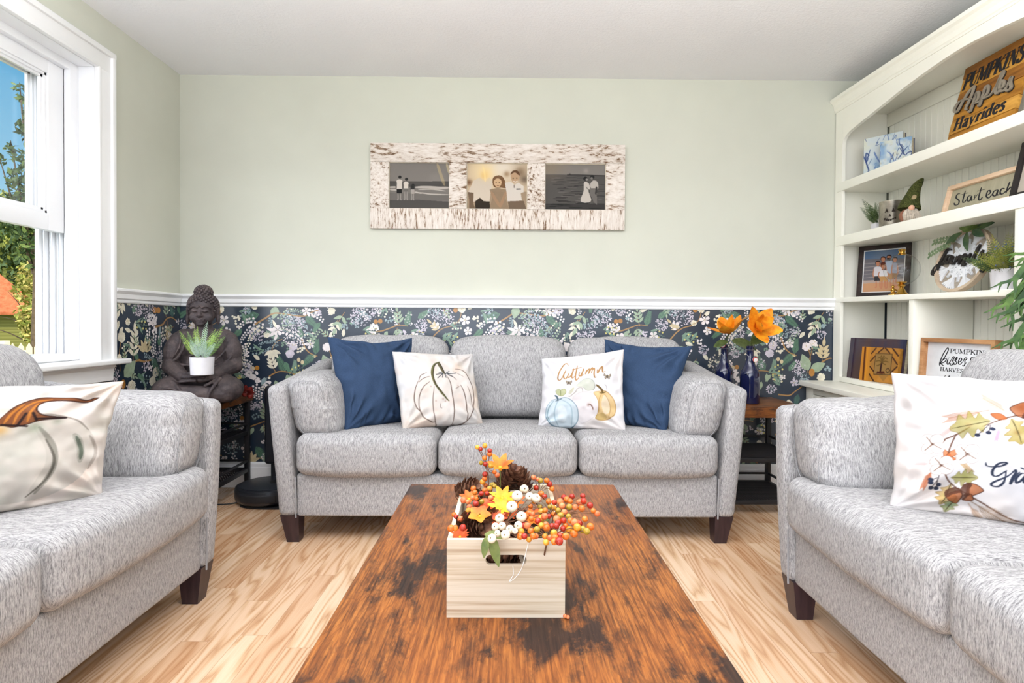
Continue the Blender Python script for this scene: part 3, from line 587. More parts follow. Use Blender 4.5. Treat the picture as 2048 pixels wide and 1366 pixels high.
# jamb lining, tracks and stops
for y0, y1 in ((WY1, WY1 + .02), (WY0 - .02, WY0)):
    win.box2((XL - .225, y0, WZ0 - .02), (XL - .0005, y1, WZ1 + .02), .002)
win.box2((XL - .225, WY0 + .0006, WZ1), (XL - .0012, WY1 - .0006, WZ1 + .02), .002); win.box2((XL - .224, WY0 + .0006, WZ0 - .02), (XL - .082, WY1 - .0006, WZ0), .002)
for sg, ye in ((-1, WY1), (1, WY0)):
    win.box2((XL - .105, ye, WZ0), (XL - .075, ye + sg * .052, WZ1), .003)          # inner stop
    for k, (x, dpt) in enumerate(((-.118, .03), (-.130, .044), (-.150, .034), (-.163, .05), (-.178, .04), (-.190, .062))):
        win.box2((XL + x - .006, ye, WZ0), (XL + x, ye + sg * dpt, WZ1), .0015)
    win.box2((XL - .22, ye, WZ0), (XL - .2, ye + sg * .078, WZ1), .003)
win.box2((XL - .108, WY0 + .001, WZ1 - .035), (XL - .0765, WY1 - .001, WZ1 + .001), .003); win.box2((XL - .218, WY0 + .001, WZ0 - .001), (XL - .0765, WY1 - .001, WZ0 + .03), .004)
window = win.build('window_1', M_VINYL); struct(window)
cas = MB()
for y0, y1 in ((WY1, 2.806), (WY0 - .106, WY0)):
    cas.box2((XL, y0, .79), (XL + .018, y1, WZ1 + .1), .003); s0 = 1 if y0 == WY1 else -1
    yo = y1 if s0 > 0 else y0
    cas.box2((XL, yo - s0 * .026, .79), (XL + .030, yo, WZ1 + .1), .004); ye = y0 if s0 > 0 else y1; cas.box2((XL, ye - s0 * .002, .792), (XL + .023, ye + s0 * .014, WZ1 + .005), .003)
cas.box2((XL, WY0 - .106, WZ1 + .0005), (XL + .0188, 2.8065, WZ1 + .1045), .003); cas.box2((XL, WY0 - .107, WZ1 + .078), (XL + .0308, 2.807, WZ1 + .105), .004); cas.box2((XL, WY0 + .001, WZ1 + .001), (XL + .0236, WY1 - .001, WZ1 + .015), .003)
cas.build('window_casing', M_TRIM, window)
sl = MB(); sl.box2((XL - .08, WY0 - .17, .772), (XL + .062, 2.868, .797), .008, seg=3); sl.build('window_sill', M_TRIM, window)
ap = MB(); ap.prism([(XL, .772), (XL + .026, .772), (XL + .026, .764), (XL + .018, .752), (XL + .014, .715), (XL + .014, .694), (XL, .690)], WY0 - .1, 2.80, 'xz'); ap.build('window_apron', M_TRIM, window, smooth=False)
def sash(x, z0, z1, rail):
    s = MB(); st = .088; y0, y1 = WY0 + .052, WY1 - .052
    for e, a, c in ((0, (y0, z0), (y0 + st, z1)), (0, (y1 - st, z0), (y1, z1)), (1, (y0 + .001, z0 + .0008), (y1 - .001, z0 + rail)), (1, (y0 + .001, z1 - .07), (y1 - .001, z1 - .0008))): s.box2((x - .035 + e * .001, a[0], a[1]), (x - e * .0012, c[0], c[1]), .003)
    # glazing beads stepping down to the glass
    for g, xo in ((.012, -.008), (.024, -.016)):
        for a, c in (((y0 + st, z0 + rail), (y0 + st + g, z1 - .07)), ((y1 - st - g, z0 + rail), (y1 - st, z1 - .07)), ((y0 + st, z0 + rail), (y1 - st, z0 + rail + g)), ((y0 + st, z1 - .07 - g), (y1 - st, z1 - .07))): s.box2((x - .03, a[0], a[1]), (x + xo, c[0], c[1]), .001)
    o = s.build('window_sash', M_VINYL, window)
    g = MB(); g.box2((x - .024, y0 + st, z0 + rail), (x - .020, y1 - st, z1 - .07), 0.0); g.build('window_pane', M_GLASS, o, smooth=False)
sash(XL - .105, 1.385, 2.15, .075); sash(XL - .160, 1.40, WZ1 - .01, .05)
# ================================================================ sofas
def m_fabric():
    t = NT('heather_grey_upholstery', 0.95, 0.12); co = t.node('ShaderNodeTexCoord'); ge = t.node('ShaderNodeNewGeometry')
    nm = t.node('ShaderNodeVectorTransform', vector_type='NORMAL', convert_from='WORLD', convert_to='OBJECT'); t.l.new(ge.outputs['Normal'], nm.inputs[0])
    sp = t.node('ShaderNodeSeparateXYZ'); t.l.new(nm.outputs[0], sp.inputs[0])
    side = t.math('GREATER_THAN', t.math('ABSOLUTE', sp.outputs[0]), 0.72)
    o = co.outputs['Object']
    def streak(sc): return t.noise(t.coord(scale=sc, src=o), 1.0, 2, 0.55)
    n1 = t.mix(side, streak((420, 52, 52)), streak((52, 420, 52))); n2 = t.mix(side, streak((900, 160, 160)), streak((160, 900, 160)))
    f = t.math('ADD', t.math('MULTIPLY', n1, 0.55), t.math('MULTIPLY', n2, 0.45))
    c = t.ramp(f, [(0.33, (66, 65, 68)), (0.43, (128, 127, 129)), (0.52, (172, 170, 170)), (0.66, (208, 207, 206))])
    t.color(t.mix(0.3, c, t.ramp(t.noise(o, 6, 3), [(0.3, (158, 156, 156)), (0.7, (170, 168, 168))])))
    t.bump(f, 0.35, 0.0015); return t.m
M_FAB = m_fabric()
def m_darkwood():
    t = NT('espresso_stained_wood', 0.35, 0.5); n = t.noise(t.coord(scale=(60, 60, 6)), 1, 4)
    t.color(t.ramp(n, [(0.3, (40, 28, 32)), (0.7, (64, 46, 50))])); return t.m
M_LEG = m_darkwood(); M_SEAM = plain('grey_seam_thread', (150, 150, 152), 0.9, 0.1)
def puff(amt, axis, h, p=2):
    """crown an axis-aligned box outwards on both faces of one axis"""
    def fn(P):
        o = [i for i in range(3) if i != axis]; k = np.clip(1 - np.abs(P[:, o[0]] / h[o[0]]) ** p, 0, 1) * np.clip(1 - np.abs(P[:, o[1]] / h[o[1]]) ** p, 0, 1)
        Q = P.copy(); Q[:, axis] += np.sign(P[:, axis]) * amt * k ** 0.7 * np.clip(np.abs(P[:, axis]) / h[axis], 0, 1); return Q
    return fn
def make_sofa(n_seat, seat_w, label, group, seed):
    half = n_seat * seat_w / 2; root = thing('sofa' if n_seat == 3 else 'loveseat', label, 'sofa', group=group); rs = np.random.RandomState(seed)
    D = 0.80
    # plinth with the front rail
    b = MB(); b.rbox((0, D / 2 + .005, .212), (2 * half, D - .03, .19), .012, 2, (24, 8, 4), lambda P: P + np.c_[0 * P[:, 0], -.004 * vnoise(P[:, 0] * 6, P[:, 2] * 9, seed) * (P[:, 1] < 0), 0 * P[:, 0]])
    b.build('base', M_FAB, root)
    # back frame
    def lean(P): Q = P.copy(); Q[:, 1] += (P[:, 2] + .34) * .10; return Q
    b = MB(); b.rbox((0, D - .125, .475), (2 * half + .02, .11, .66), .04, 3, (20, 2, 6), lean); b.build('back_frame', M_FAB, root)
    for sg in (-1, 1):
        h = np.array((.042, (D - .01) / 2, .29))
        def arm(P, sg=sg):
            Q = P.copy(); z = P[:, 2] + .29; t = z / .58; y = P[:, 1] + h[1]
            Q[:, 0] = P[:, 0] + sg * (.055 * t ** 1.3) + sg * .004 * np.sin(y * 7 + z * 5)
            Q[:, 2] = P[:, 2] + t ** 2 * .10 * y; Q[:, 1] += -.006 * np.sin(math.pi * t) * (P[:, 1] < 0); return Q
        b = MB(); b.rbox((sg * (half + .034), D / 2 - .002, .408), 2 * h, .028, 3, (2, 10, 12), arm); a = b.build('arm', M_FAB, root)
        b = MB()
        b.tube([(sg * (half - .007), -.004, .12), (sg * (half - .004), -.005, .3)], .0035, 6); b.build('piping', M_SEAM, a)
    # seats
    for i in range(n_seat):
        x = -half + seat_w * (i + .5); hh = np.array((seat_w / 2 - .003, .29, .085))
        def seat(P, x=x, i=i):
            Q = puff(.014, 2, hh)(P); fr = np.clip(1 - (P[:, 1] + hh[1]) / .2, 0, 1)
            k = np.clip(1 - (P[:, 0] / hh[0]) ** 2, 0, 1)
            Q[:, 1] -= .018 * k * fr * np.clip(1 - (P[:, 2] / hh[2]) ** 2 * .7, 0, 1)
            Q[:, 2] += .005 * (vnoise(P[:, 0] * 8 + i, P[:, 1] * 8, seed + i) - .5); Q[:, 2] -= .010 * np.clip(P[:, 1] / hh[1], -1, 1) * (P[:, 2] > 0)
            Q[:, 2] -= .012 * fr * (P[:, 2] < 0) * k
            return Q
        b = MB(); b.rbox((x, .268, .393), 2 * hh, .045, 4, (20, 18, 4), seat); s_ = b.build('seat_cushion', M_FAB, root)
        b = MB(); q = np.linspace(-hh[0] + .03, hh[0] - .03, 24)
        b.tube(np.c_[q + x, -.0085 - .014 * (1 - (q / hh[0]) ** 2), .452 + 0 * q + .002 * np.sin(q * 9 + i)], .0014, 5); b.build('seam', M_SEAM, s_)
    # loose back cushions, slumped and slightly wavy on top
    for i in range(n_seat):
        w = (2 * half + .05) / n_seat; x = -half - .025 + w * (i + .5); hh = np.array((w / 2 - .004, .075, .212))
        def bk(P, i=i):
            Q = puff(.038, 1, hh)(P); t = (P[:, 2] + hh[2]) / (2 * hh[2])
            top = np.clip((P[:, 2] - hh[2] * .55) / (hh[2] * .45), 0, 1); e = np.abs(P[:, 0] / hh[0])
            Q[:, 2] += top * (.016 * (1 - e ** 2) - .012 * e ** 6 + .014 * (fbm(P[:, 0] * 7 + i * 3, P[:, 1] * 5 + seed, seed + i) - .5))
            Q[:, 0] *= 1 - .035 * top * (1 if i in (0, n_seat - 1) else .6); Q[:, 1] *= 1 - .25 * top
            Q[:, 1] += .26 * t * hh[2] * 2 * .62 - .012 * np.sin(P[:, 0] * 11 + i) * top
            Q[:, 1] += .010 * (fbm(P[:, 0] * 9, P[:, 2] * 9, seed + 7 + i) - .5); return Q
        b = MB(); b.rbox((x, .580, .690), 2 * hh, .06, 4, (22, 4, 16), bk); b.build('back_cushion', M_FAB, root)
    # bolsters leaning on the arms
    for sg in (-1, 1):
        hh = np.array((.092, .235, .143))
        def bo(P, sg=sg):
            Q = puff(.030, 0, hh)(P); en = np.clip((np.abs(P[:, 1]) - hh[1] * .55) / (hh[1] * .45), 0, 1)
            rip = np.sin(P[:, 2] * 75 + 3 * vnoise(P[:, 2] * 12, P[:, 0] * 9, seed + sg)) * vnoise(P[:, 2] * 20, P[:, 1] * 4, seed + 3)
            Q[:, 1] += np.sign(P[:, 1]) * .020 * np.clip(1 - (P[:, 2] / hh[2]) ** 2, 0, 1) * (np.abs(P[:, 1]) > hh[1] * .8) * np.clip(1 - (P[:, 0] / hh[0]) ** 2, 0, 1)
            Q[:, 0] += np.sign(P[:, 0]) * .0045 * rip * en ** 1.0 + .006 * (fbm(P[:, 1] * 9, P[:, 2] * 9, seed + sg + 9) - .5)
            Q[:, 2] += .010 * (fbm(P[:, 1] * 8, P[:, 0] * 8, seed + sg + 5) - .5) * (P[:, 2] > 0) - .008 * en * np.sign(P[:, 2])
            Q[:, 0] += sg * .20 * (P[:, 2] + hh[2]); return Q
        b = MB(); b.rbox((sg * (half - .092), .258, .600), 2 * hh, .055, 4, (5, 26, 22), bo); o = b.build('bolster', M_FAB, root)
        b = MB(); a = np.linspace(.15, 2 * math.pi - .15, 40)
        P = np.c_[.070 * np.sign(np.cos(a)) * np.abs(np.cos(a)) ** .5, 0 * a - hh[1] - .006, .120 * np.sign(np.sin(a)) * np.abs(np.sin(a)) ** .5]
        P[:, 0] += sg * .20 * (P[:, 2] + hh[2]); P += (sg * (half - .092), .258, .600); b.tube(P, .0013, 5); b.build('seam', M_SEAM, o)
    for sx, y in ((-1, .052), (1, .052), (-1, D - .06), (1, D - .06)):
        b = MB(); x = sx * (half + .028)
        V = [(x + dx * (.041 if z > .06 else .027) - sx * (0 if z > .06 else .012), y + dy * (.041 if z > .06 else .027), z) for z in (.001, .125) for dx, dy in ((-1, -1), (1, -1), (1, 1), (-1, 1))]
        b.add(V, [(3, 2, 1, 0), (4, 5, 6, 7)] + [(i, (i + 1) % 4, (i + 1) % 4 + 4, i + 4) for i in range(4)]); b.build('leg', M_LEG, root, smooth=False)
    return root
SOFA_Y = 2.515
s1 = make_sofa(3, .627, 'three-seat grey upholstered sofa against the wallpapered wall', None, 3); s1.location = (0.005, SOFA_Y, 0)
s2 = make_sofa(2, .70, 'grey loveseat under the window at left, with large pumpkin pillow', 'grey loveseats', 11); s2.location = (-1.045, 1.285, 0); s2.rotation_euler.z = pi / 2
s3 = make_sofa(2, .69, 'grey loveseat in front of the white bookcase at right', 'grey loveseats', 23); s3.location = (0.945, 1.20, 0); s3.rotation_euler.z = -pi / 2
# ================================================================ throw pillows
M_PRINT = paint_mat('printed_pillow_cotton', 0.85, 0.15, 0.25)
def m_navy():
    t = NT('navy_pillow_linen', 0.85, 0.2); f = t.noise(t.coord(scale=(700, 700, 700)), 1, 2); t.color(t.ramp(f, [(0.3, (36, 52, 78)), (0.7, (56, 78, 108))])); t.bump(f, 0.25, 0.0008); return t.m
M_NAVY = m_navy()
def pillow(name, label, TL, TR, BR, BL, thick, N, cv=None, mat=None, sag=(.06, .06, .06, .03), seed=0, group=None, folds=1.0):
    TL, TR, BR, BL = (np.array(p, float) for p in (TL, TR, BR, BL)); g = np.linspace(-1, 1, N); u, v = np.meshgrid(g, g)      # v = 1 at top
    ub, vb = u, v
    # sides drawn in between the corners
    uu = u * (1 - np.where(u > 0, sag[1], sag[3]) * (1 - v ** 2)); vv = v * (1 - np.where(v > 0, sag[0], sag[2]) * (1 - u ** 2))
    rim_ = np.clip(np.maximum(np.abs(u), np.abs(v)) * 4 - 3, 0, 1)
    uu = uu + rim_ * (fbm(v * 3 + seed, u * 0 + seed, seed) - .5) * .05 * (1 - v ** 4); vv = vv + rim_ * (fbm(u * 3 + 7, v * 0 + seed, seed + 2) - .5) * .06 * (1 - u ** 4)
    a, c = (uu + 1)[..., None] / 2, (vv + 1)[..., None] / 2
    flat = (BL * (1 - a) + BR * a) * (1 - c) + (TL * (1 - a) + TR * a) * c
    nrm = np.cross(BR - BL, TL - BL); nrm /= np.linalg.norm(nrm)
    e = np.clip((1 - ub ** 2) * (1 - vb ** 2), 0, 1); prof = e ** .42
    edge = np.clip(1 - e * 2.2, 0, 1) * np.clip(e * 25, 0, 1)
    wr = np.zeros_like(u)
    for (cu, cv_, s_) in ((-1, 1, 1), (1, 1, 2), (1, -1, 3), (-1, -1, 4)):
        r = np.hypot(u - cu, v - cv_); th = np.arctan2(v - cv_, u - cu); wr += np.sin(th * 13 + s_ + seed) * np.exp(-((r - .45) / .35) ** 2) * .0055
    wr += (np.sin(u * 19 + 2.5 * vnoise(u * 3 + 9, v * 3, seed) * 3) * np.exp(-((1 - np.abs(v)) / .22) ** 2) + np.sin(v * 19 + seed + 2 * u) * np.exp(-((1 - np.abs(u)) / .22) ** 2)) * .004
    lo = (fbm(u * 2.2 + seed, v * 2.2, seed) - .5) * .030
    F_ = flat + nrm * ((prof * thick * .55) + (wr * folds + lo) * np.clip(e * 6, 0, 1))[..., None]; Bk = flat - nrm * (prof * thick * .45)[..., None]
    idx = np.arange(N * N).reshape(N, N); q = np.stack([idx[:-1, :-1], idx[:-1, 1:], idx[1:, 1:], idx[1:, :-1]], -1).reshape(-1, 4)
    st = max(1, N // 40); rim = np.zeros((N, N), bool); rim[0] = rim[-1] = True; rim[:, 0] = rim[:, -1] = True
    bid = np.where(rim, idx, idx + N * N)
    qb = np.stack([bid[:-1, :-1], bid[1:, :-1], bid[1:, 1:], bid[:-1, 1:]], -1).reshape(-1, 4)
    org = (BL + BR) / 2; V = np.concatenate([F_.reshape(-1, 3), Bk.reshape(-1, 3)]) - org
    me = bpy.data.meshes.new(name); me.from_pydata(V.tolist(), [], [tuple(x) for x in q.tolist()] + [tuple(x) for x in qb.tolist()])
    me.polygons.foreach_set('use_smooth', [True] * len(me.polygons)); me.materials.append(mat or M_PRINT); me.update()
    if cv is not None:
        col = cv.at((u.ravel() + 1) / 2, (1 - v.ravel()) / 2) * (.88, .875, .872); set_cols(me, np.concatenate([col, np.full_like(col, 1) * np.array((232, 226, 218))]))
    o = bpy.data.objects.new(name, me); o.location = org; C.objects.link(o)
    return tag(o, label, 'pillow', group)
INK = (58, 50, 46)
# --- white pumpkin print, traced on the sheet in sketch coordinates
cv = Canvas(230, 230, (228, 223, 218)).quad((105, 95), (1265, 170), (1450, 1200), (205, 1300))
cv.tint((240, 214, 190), 4, 3, .5); cv.tint((222, 228, 236), 3, 9, .6)
cv.poly([(860, 520), (1010, 430), (1120, 450), (1230, 620), (1290, 850), (1250, 1080), (1180, 1190), (1000, 1230), (890, 1280), (760, 1240), (620, 1200), (470, 1060), (370, 930), (390, 700), (470, 540), (640, 480)], (238, 230, 224), .8, True, .4)
cv.tint((236, 206, 190), 7, 5, .35); cv.tint((226, 222, 220), 9, 8, .5)
for w, p in ((.011, [(430, 600), (380, 720), (370, 900), (450, 1040), (560, 1170), (660, 1215), (720, 1215)]), (.010, [(600, 620), (500, 700), (450, 820), (445, 960), (470, 1080)]), (.009, [(670, 690), (655, 850), (665, 1020), (715, 1210), (800, 1280), (890, 1285), (990, 1230)]),
             (.013, [(860, 530), (920, 640), (945, 800), (975, 950), (985, 1100), (992, 1230)]), (.013, [(1080, 660), (1140, 780), (1170, 930), (1185, 1080), (1190, 1180)]), (.010, [(1180, 680), (1240, 820), (1270, 980), (1250, 1090), (1180, 1190), (1080, 1235), (1000, 1232)]),
             (.011, [(990, 425), (1090, 435), (1170, 510), (1240, 640), (1285, 800), (1290, 960), (1265, 1060)]), (.008, [(560, 480), (470, 520), (435, 600)]), (.008, [(600, 540), (500, 570), (440, 620)]), (.007, [(880, 520), (960, 545), (1015, 590)]), (.006, [(1000, 720), (1040, 700), (1060, 680)]), (.006, [(780, 940), (770, 1000), (800, 1020)]), (.005, [(960, 460), (1050, 500), (1120, 540)])):
    cv.line(p, w, (96, 76, 66), .85)
for p in ([(800, 500), (720, 570)], [(810, 500), (740, 480)], [(830, 510), (900, 460)], [(860, 500), (1000, 490)], [(870, 500), (960, 540)], [(780, 500), (700, 515)], [(800, 510), (790, 560)], [(840, 510), (850, 560)]): cv.line(p, .010, (52, 58, 66), .9, smooth=False)
cv.line([(820, 500), (790, 440), (760, 370), (755, 310)], .036, (98, 92, 66)); cv.line([(830, 500), (800, 420), (775, 330)], .012, (50, 44, 36))
cv.line([(770, 305), (700, 340), (650, 420), (640, 520), (680, 640), (760, 760), (840, 850), (900, 910)], .028, (112, 110, 72)); cv.line([(760, 310), (690, 360), (660, 460), (660, 560), (700, 670), (780, 775), (890, 900)], .010, (56, 48, 36))
for q in ((700, 910), (850, 910), (1040, 680), (810, 880), (620, 690)): cv.spot(q, .012, (150, 96, 80), .5)
pillow('throw_pillow', 'white throw pillow printed with one sketched white pumpkin, on the sofa', (-.566, 2.80, .842), (-.178, 2.93, .825), (-.118, 2.815, .478), (-.486, 2.655, .478), .15, 200, cv, seed=1, group='printed autumn pillows')
pillow('throw_pillow', 'navy blue pillow at the left end of the sofa, behind the white pumpkin pillow', (-.872, 2.76, .915), (-.500, 3.00, .905), (-.535, 2.86, .480), (-.742, 2.61, .480), .17, 90, None, M_NAVY, sag=(.15, .04, .03, .08), seed=4, group='navy pillows on the sofa', folds=2.0)
pillow('throw_pillow', 'navy blue pillow at the right end of the sofa, behind the Autumn pillow', (.512, 3.00, .905), (.902, 2.77, .880), (.735, 2.63, .480), (.545, 2.84, .480), .17, 90, None, M_NAVY, sag=(.12, .07, .03, .03), seed=8, group='navy pillows on the sofa', folds=2.2)
# --- 'Autumn' print
cv = Canvas(260, 260, (236, 235, 238)).quad((172, 275), (1355, 80), (1385, 1310), (130, 1255))
cv.tint((226, 232, 242), 3, 2, .5); cv.tint((250, 236, 226), 3, 12, .5)
cv.poly([(600, 900), (680, 800), (800, 770), (900, 790), (980, 880), (970, 1020), (900, 1120), (760, 1200), (680, 1180)], (238, 232, 234), 1, True, .2, ((190, 184, 190), .005, .5)); cv.spot((860, 900), .05, (226, 214, 206), .6)
cv.poly([(910, 770), (1010, 740), (1110, 740), (1210, 830), (1250, 950), (1220, 1070), (1120, 1140), (1000, 1165), (925, 1140), (965, 1060), (985, 950), (960, 850)], (226, 192, 132), 1, True, .25, ((168, 126, 66), .008, .8))
cv.poly([(1060, 800), (1130, 830), (1160, 940), (1130, 1060), (1060, 1060), (1030, 940)], (240, 226, 204), .9, True, .3); cv.poly([(940, 1090), (1040, 1060), (1100, 1120), (1000, 1165), (930, 1140)], (186, 160, 96), .8, True, .5)
for p in ([(1040, 770), (1000, 850), (990, 960), (980, 1060)], [(1060, 770), (1130, 850), (1160, 980), (1130, 1120)]): cv.line(p, .008, (170, 132, 78), .7)
cv.line([(945, 650), (990, 680), (1035, 720), (1050, 765)], .026, (110, 88, 50)); cv.line([(1000, 770), (1050, 765), (1100, 745)], .014, (92, 78, 40), .8)
cv.poly([(300, 900), (400, 870), (520, 860), (620, 930), (670, 1030), (660, 1170), (590, 1260), (490, 1290), (400, 1270), (300, 1220), (235, 1120), (240, 1000)], (204, 221, 230), 1, True, .3, ((110, 140, 156), .009, .8))
for p, c in (([(390, 900), (360, 1000), (350, 1120), (400, 1270)], (150, 176, 190)), ([(430, 880), (560, 960), (590, 1100), (560, 1260)], (164, 188, 200)), ([(330, 900), (270, 1000), (255, 1100), (300, 1200)], (120, 150, 160)), ([(240, 1120), (300, 1230), (400, 1275), (520, 1290), (620, 1240)], (92, 122, 138))): cv.line(p, .014, c, .7)
cv.poly([(400, 1000), (480, 980), (520, 1100), (470, 1200), (400, 1160)], (232, 240, 244), .7, True, .4); cv.line([(350, 825), (380, 850), (395, 900)], .022, (84, 104, 118)); cv.line([(360, 905), (400, 890), (450, 870)], .014, (84, 104, 118), .7)
cv.poly([(360, 760), (400, 735), (430, 750), (480, 730), (505, 770), (490, 810), (440, 835), (380, 810)], (176, 182, 122), .9, True, .4, ((120, 132, 84), .006, .7)); cv.line([(430, 750), (432, 830)], .006, (110, 120, 80))
cv.poly([(660, 690), (720, 620), (800, 570), (880, 580), (925, 640), (915, 720), (820, 750), (760, 710), (700, 700)], (196, 202, 184), .9, True, .5, ((140, 150, 132), .006, .6)); cv.poly([(540, 790), (590, 730), (630, 720), (600, 780), (560, 810)], (206, 206, 176), .9, True, .4)
for p in ([(530, 830), (560, 840), (620, 800), (660, 770)], [(640, 790), (680, 730), (740, 720), (750, 770)], [(900, 740), (930, 680), (920, 650)], [(1080, 630), (1110, 670), (1110, 710)]): cv.line(p, .006, (130, 126, 120), .8)
cv.line([(820, 940), (860, 950), (890, 990), (895, 1025)], .014, (142, 110, 98)); cv.spot((825, 960), .02, (150, 120, 108), .6)
for (x, y, k) in ((1120, 515, 1), (548, 640, .8)):
    for sx in (-1, 1): cv.poly([(x, y), (x + sx * 50 * k, y - 35 * k), (x + sx * 55 * k, y - 5 * k), (x + sx * 10 * k, y + 8 * k), (x + sx * 40 * k, y + 20 * k), (x + sx * 25 * k, y + 42 * k)], (188, 172, 140), .9, False, 0, ((86, 74, 66), .006, .9))
    cv.line([(x, y - 20 * k), (x, y + 30 * k)], .012, (70, 58, 50))
GOLD = (182, 138, 88)
for p in ([(535, 385), (512, 352), (475, 375), (432, 440), (402, 530), (392, 588), (415, 608), (450, 575), (500, 470)], [(500, 455), (470, 540), (485, 585), (512, 570), (545, 500)], [(548, 488), (528, 545), (548, 565), (585, 510), (610, 435), (585, 540), (600, 575), (625, 545)], [(665, 380), (650, 470), (640, 560), (655, 605), (690, 560)], [(590, 440), (650, 428), (725, 400)],
          [(702, 480), (690, 525), (712, 535), (745, 470), (757, 430), (735, 500), (728, 535), (760, 510)], [(800, 440), (785, 505), (810, 455), (838, 425), (845, 445), (832, 495), (860, 440), (885, 405), (890, 430), (872, 485)], [(872, 475), (900, 425), (918, 420), (915, 500), (925, 545), (948, 538)], [(962, 430), (968, 480), (1000, 420), (1035, 382), (1040, 410), (1050, 460), (1085, 440)]): cv.line(p, .017, GOLD, 1, nib=.55)
pillow('throw_pillow', 'white throw pillow lettered Autumn above three small pumpkins', (.172, 2.87, .806), (.560, 2.73, .862), (.555, 2.645, .478), (.148, 2.765, .478), .15, 220, cv, sag=(.05, .05, .03, .07), seed=6, group='printed autumn pillows')
# --- big pumpkin with a brown stem
cv = Canvas(300, 300, (230, 222, 214)); cv.tint((244, 216, 196), 3, 4, .5); cv.tint((226, 226, 228), 3, 21, .4)
cv.poly([(.50, .33), (.66, .30), (.80, .36), (.90, .50), (.92, .66), (.86, .82), (.74, .92), (.56, .95), (.40, .94), (.22, .90), (.08, .76), (.06, .58), (.14, .42), (.30, .32)], (204, 197, 188), 1, True, .18)
cv.tint((226, 214, 202), 6, 8, .4); cv.tint((190, 196, 182), 7, 31, .28)
for w, p, c, a in ((.05, [(.60, .38), (.68, .55), (.69, .72), (.62, .88)], (184, 178, 168), .5), (.03, [(.62, .40), (.70, .56), (.71, .74), (.64, .90)], (120, 118, 108), .6), (.014, [(.66, .50), (.71, .66), (.69, .80), (.60, .92)], (78, 74, 66), .7), (.04, [(.80, .48), (.84, .58), (.85, .70)], (140, 142, 130), .5), (.022, [(.81, .50), (.845, .60), (.85, .68)], (70, 84, 70), .7), (.02, [(.88, .50), (.93, .62), (.90, .76)], (132, 122, 112), .5), (.012, [(.52, .33), (.64, .30), (.78, .35), (.87, .45)], (120, 112, 104), .6), (.03, [(.40, .38), (.32, .56), (.31, .74), (.38, .90)], (140, 136, 126), .5), (.02, [(.20, .44), (.14, .58), (.16, .74)], (110, 108, 100), .5)): cv.line(p, w, c, a)
cv.spot((.44, .40), .06, (222, 168, 90), .7); cv.spot((.60, .40), .05, (150, 164, 140), .6); cv.spot((.70, .36), .04, (120, 130, 110), .5)
cv.poly([(.42, .36), (.46, .28), (.50, .22), (.56, .17), (.64, .145), (.74, .165), (.82, .19), (.87, .165), (.885, .17), (.84, .205), (.78, .205), (.70, .185), (.64, .185), (.60, .22), (.60, .27), (.64, .31), (.74, .335), (.62, .345), (.56, .37), (.50, .385), (.46, .37)], (120, 66, 34), 1, True, .2, ((46, 26, 22), .008, .9))
for p in ([(.50, .36), (.52, .27), (.58, .19), (.66, .165)], [(.56, .35), (.57, .27), (.60, .2)], [(.46, .35), (.49, .27), (.54, .2)]): cv.line(p, .014, (206, 130, 52), .8)
for p in ([(.52, .37), (.55, .28)], [(.60, .34), (.58, .28)], [(.60, .33), (.74, .335)], [(.45, .36), (.56, .385)]): cv.line(p, .014, (38, 26, 26), .9, smooth=False)
pillow('throw_pillow', 'large pillow printed with a grey pumpkin and brown stem, on left loveseat', (-1.525, 1.385, .815), (-1.175, 1.755, .797), (-1.150, 1.625, .482), (-1.450, 1.305, .482), .16, 240, cv, sag=(.05, .07, .02, .05), seed=13, group='printed autumn pillows', folds=2.0)
# --- wreath of oak leaves and 'Grateful'
cv = Canvas(340, 340, (236, 232, 232)).quad((108, 66), (1470, 210), (1860, 1480), (61, 1158)); cv.tint((246, 226, 210), 3, 6, .5); cv.tint((224, 230, 242), 3, 18, .5)
BRN = (96, 62, 46)
def oak(x, y, a, L, c1, c2):
    ca, sa = math.cos(a), math.sin(a); o = [(0, 0), (.15, .12), (.25, .30), (.36, .16), (.48, .40), (.60, .20), (.74, .36), (.84, .16), (1, .06)]; P = o + [(t, -w) for t, w in reversed(o[1:])]
    cv.poly([(x + L * (t * ca - w * sa), y + L * (t * sa + w * ca)) for t, w in P], c1, .95, True, .45, ((120, 100, 60), .003, .6)); cv.spot((x + L * .55 * ca, y + L * .55 * sa), .022, c2, .5); cv.line([(x, y), (x + L * .5 * ca + 4, y + L * .5 * sa), (x + L * .95 * ca, y + L * .95 * sa)], .005, (84, 74, 44), .9)
def wheat(x, y, a, L, c=(186, 140, 116)):
    ca, sa = math.cos(a), math.sin(a)
    for k in range(14):
        t = L * (.25 + .75 * k / 14)
        for s2 in (-1, 1): cv.line([(x + t * ca, y + t * sa), (x + (t + L * .22) * ca - s2 * L * .10 * sa, y + (t + L * .22) * sa + s2 * L * .10 * ca)], .004, c, .75, smooth=False)
    cv.line([(x, y), (x + L * ca, y + L * sa)], .005, c, .9, smooth=False)
def acorn(x, y, a, L):
    ca, sa = math.cos(a), math.sin(a); T = lambda P: [(x + L * (t * ca - w * sa), y + L * (t * sa + w * ca)) for t, w in P]
    cv.poly(T([(.3, .32), (.6, .34), (.85, .2), (1.05, 0), (.85, -.2), (.6, -.34), (.3, -.32)]), (166, 92, 52), 1, True, .3, ((60, 34, 26), .004, .9)); cv.poly(T([(0, 0), (.05, .25), (.25, .40), (.45, .36), (.4, 0), (.45, -.36), (.25, -.40), (.05, -.25)]), (86, 52, 40), 1, True, .4)
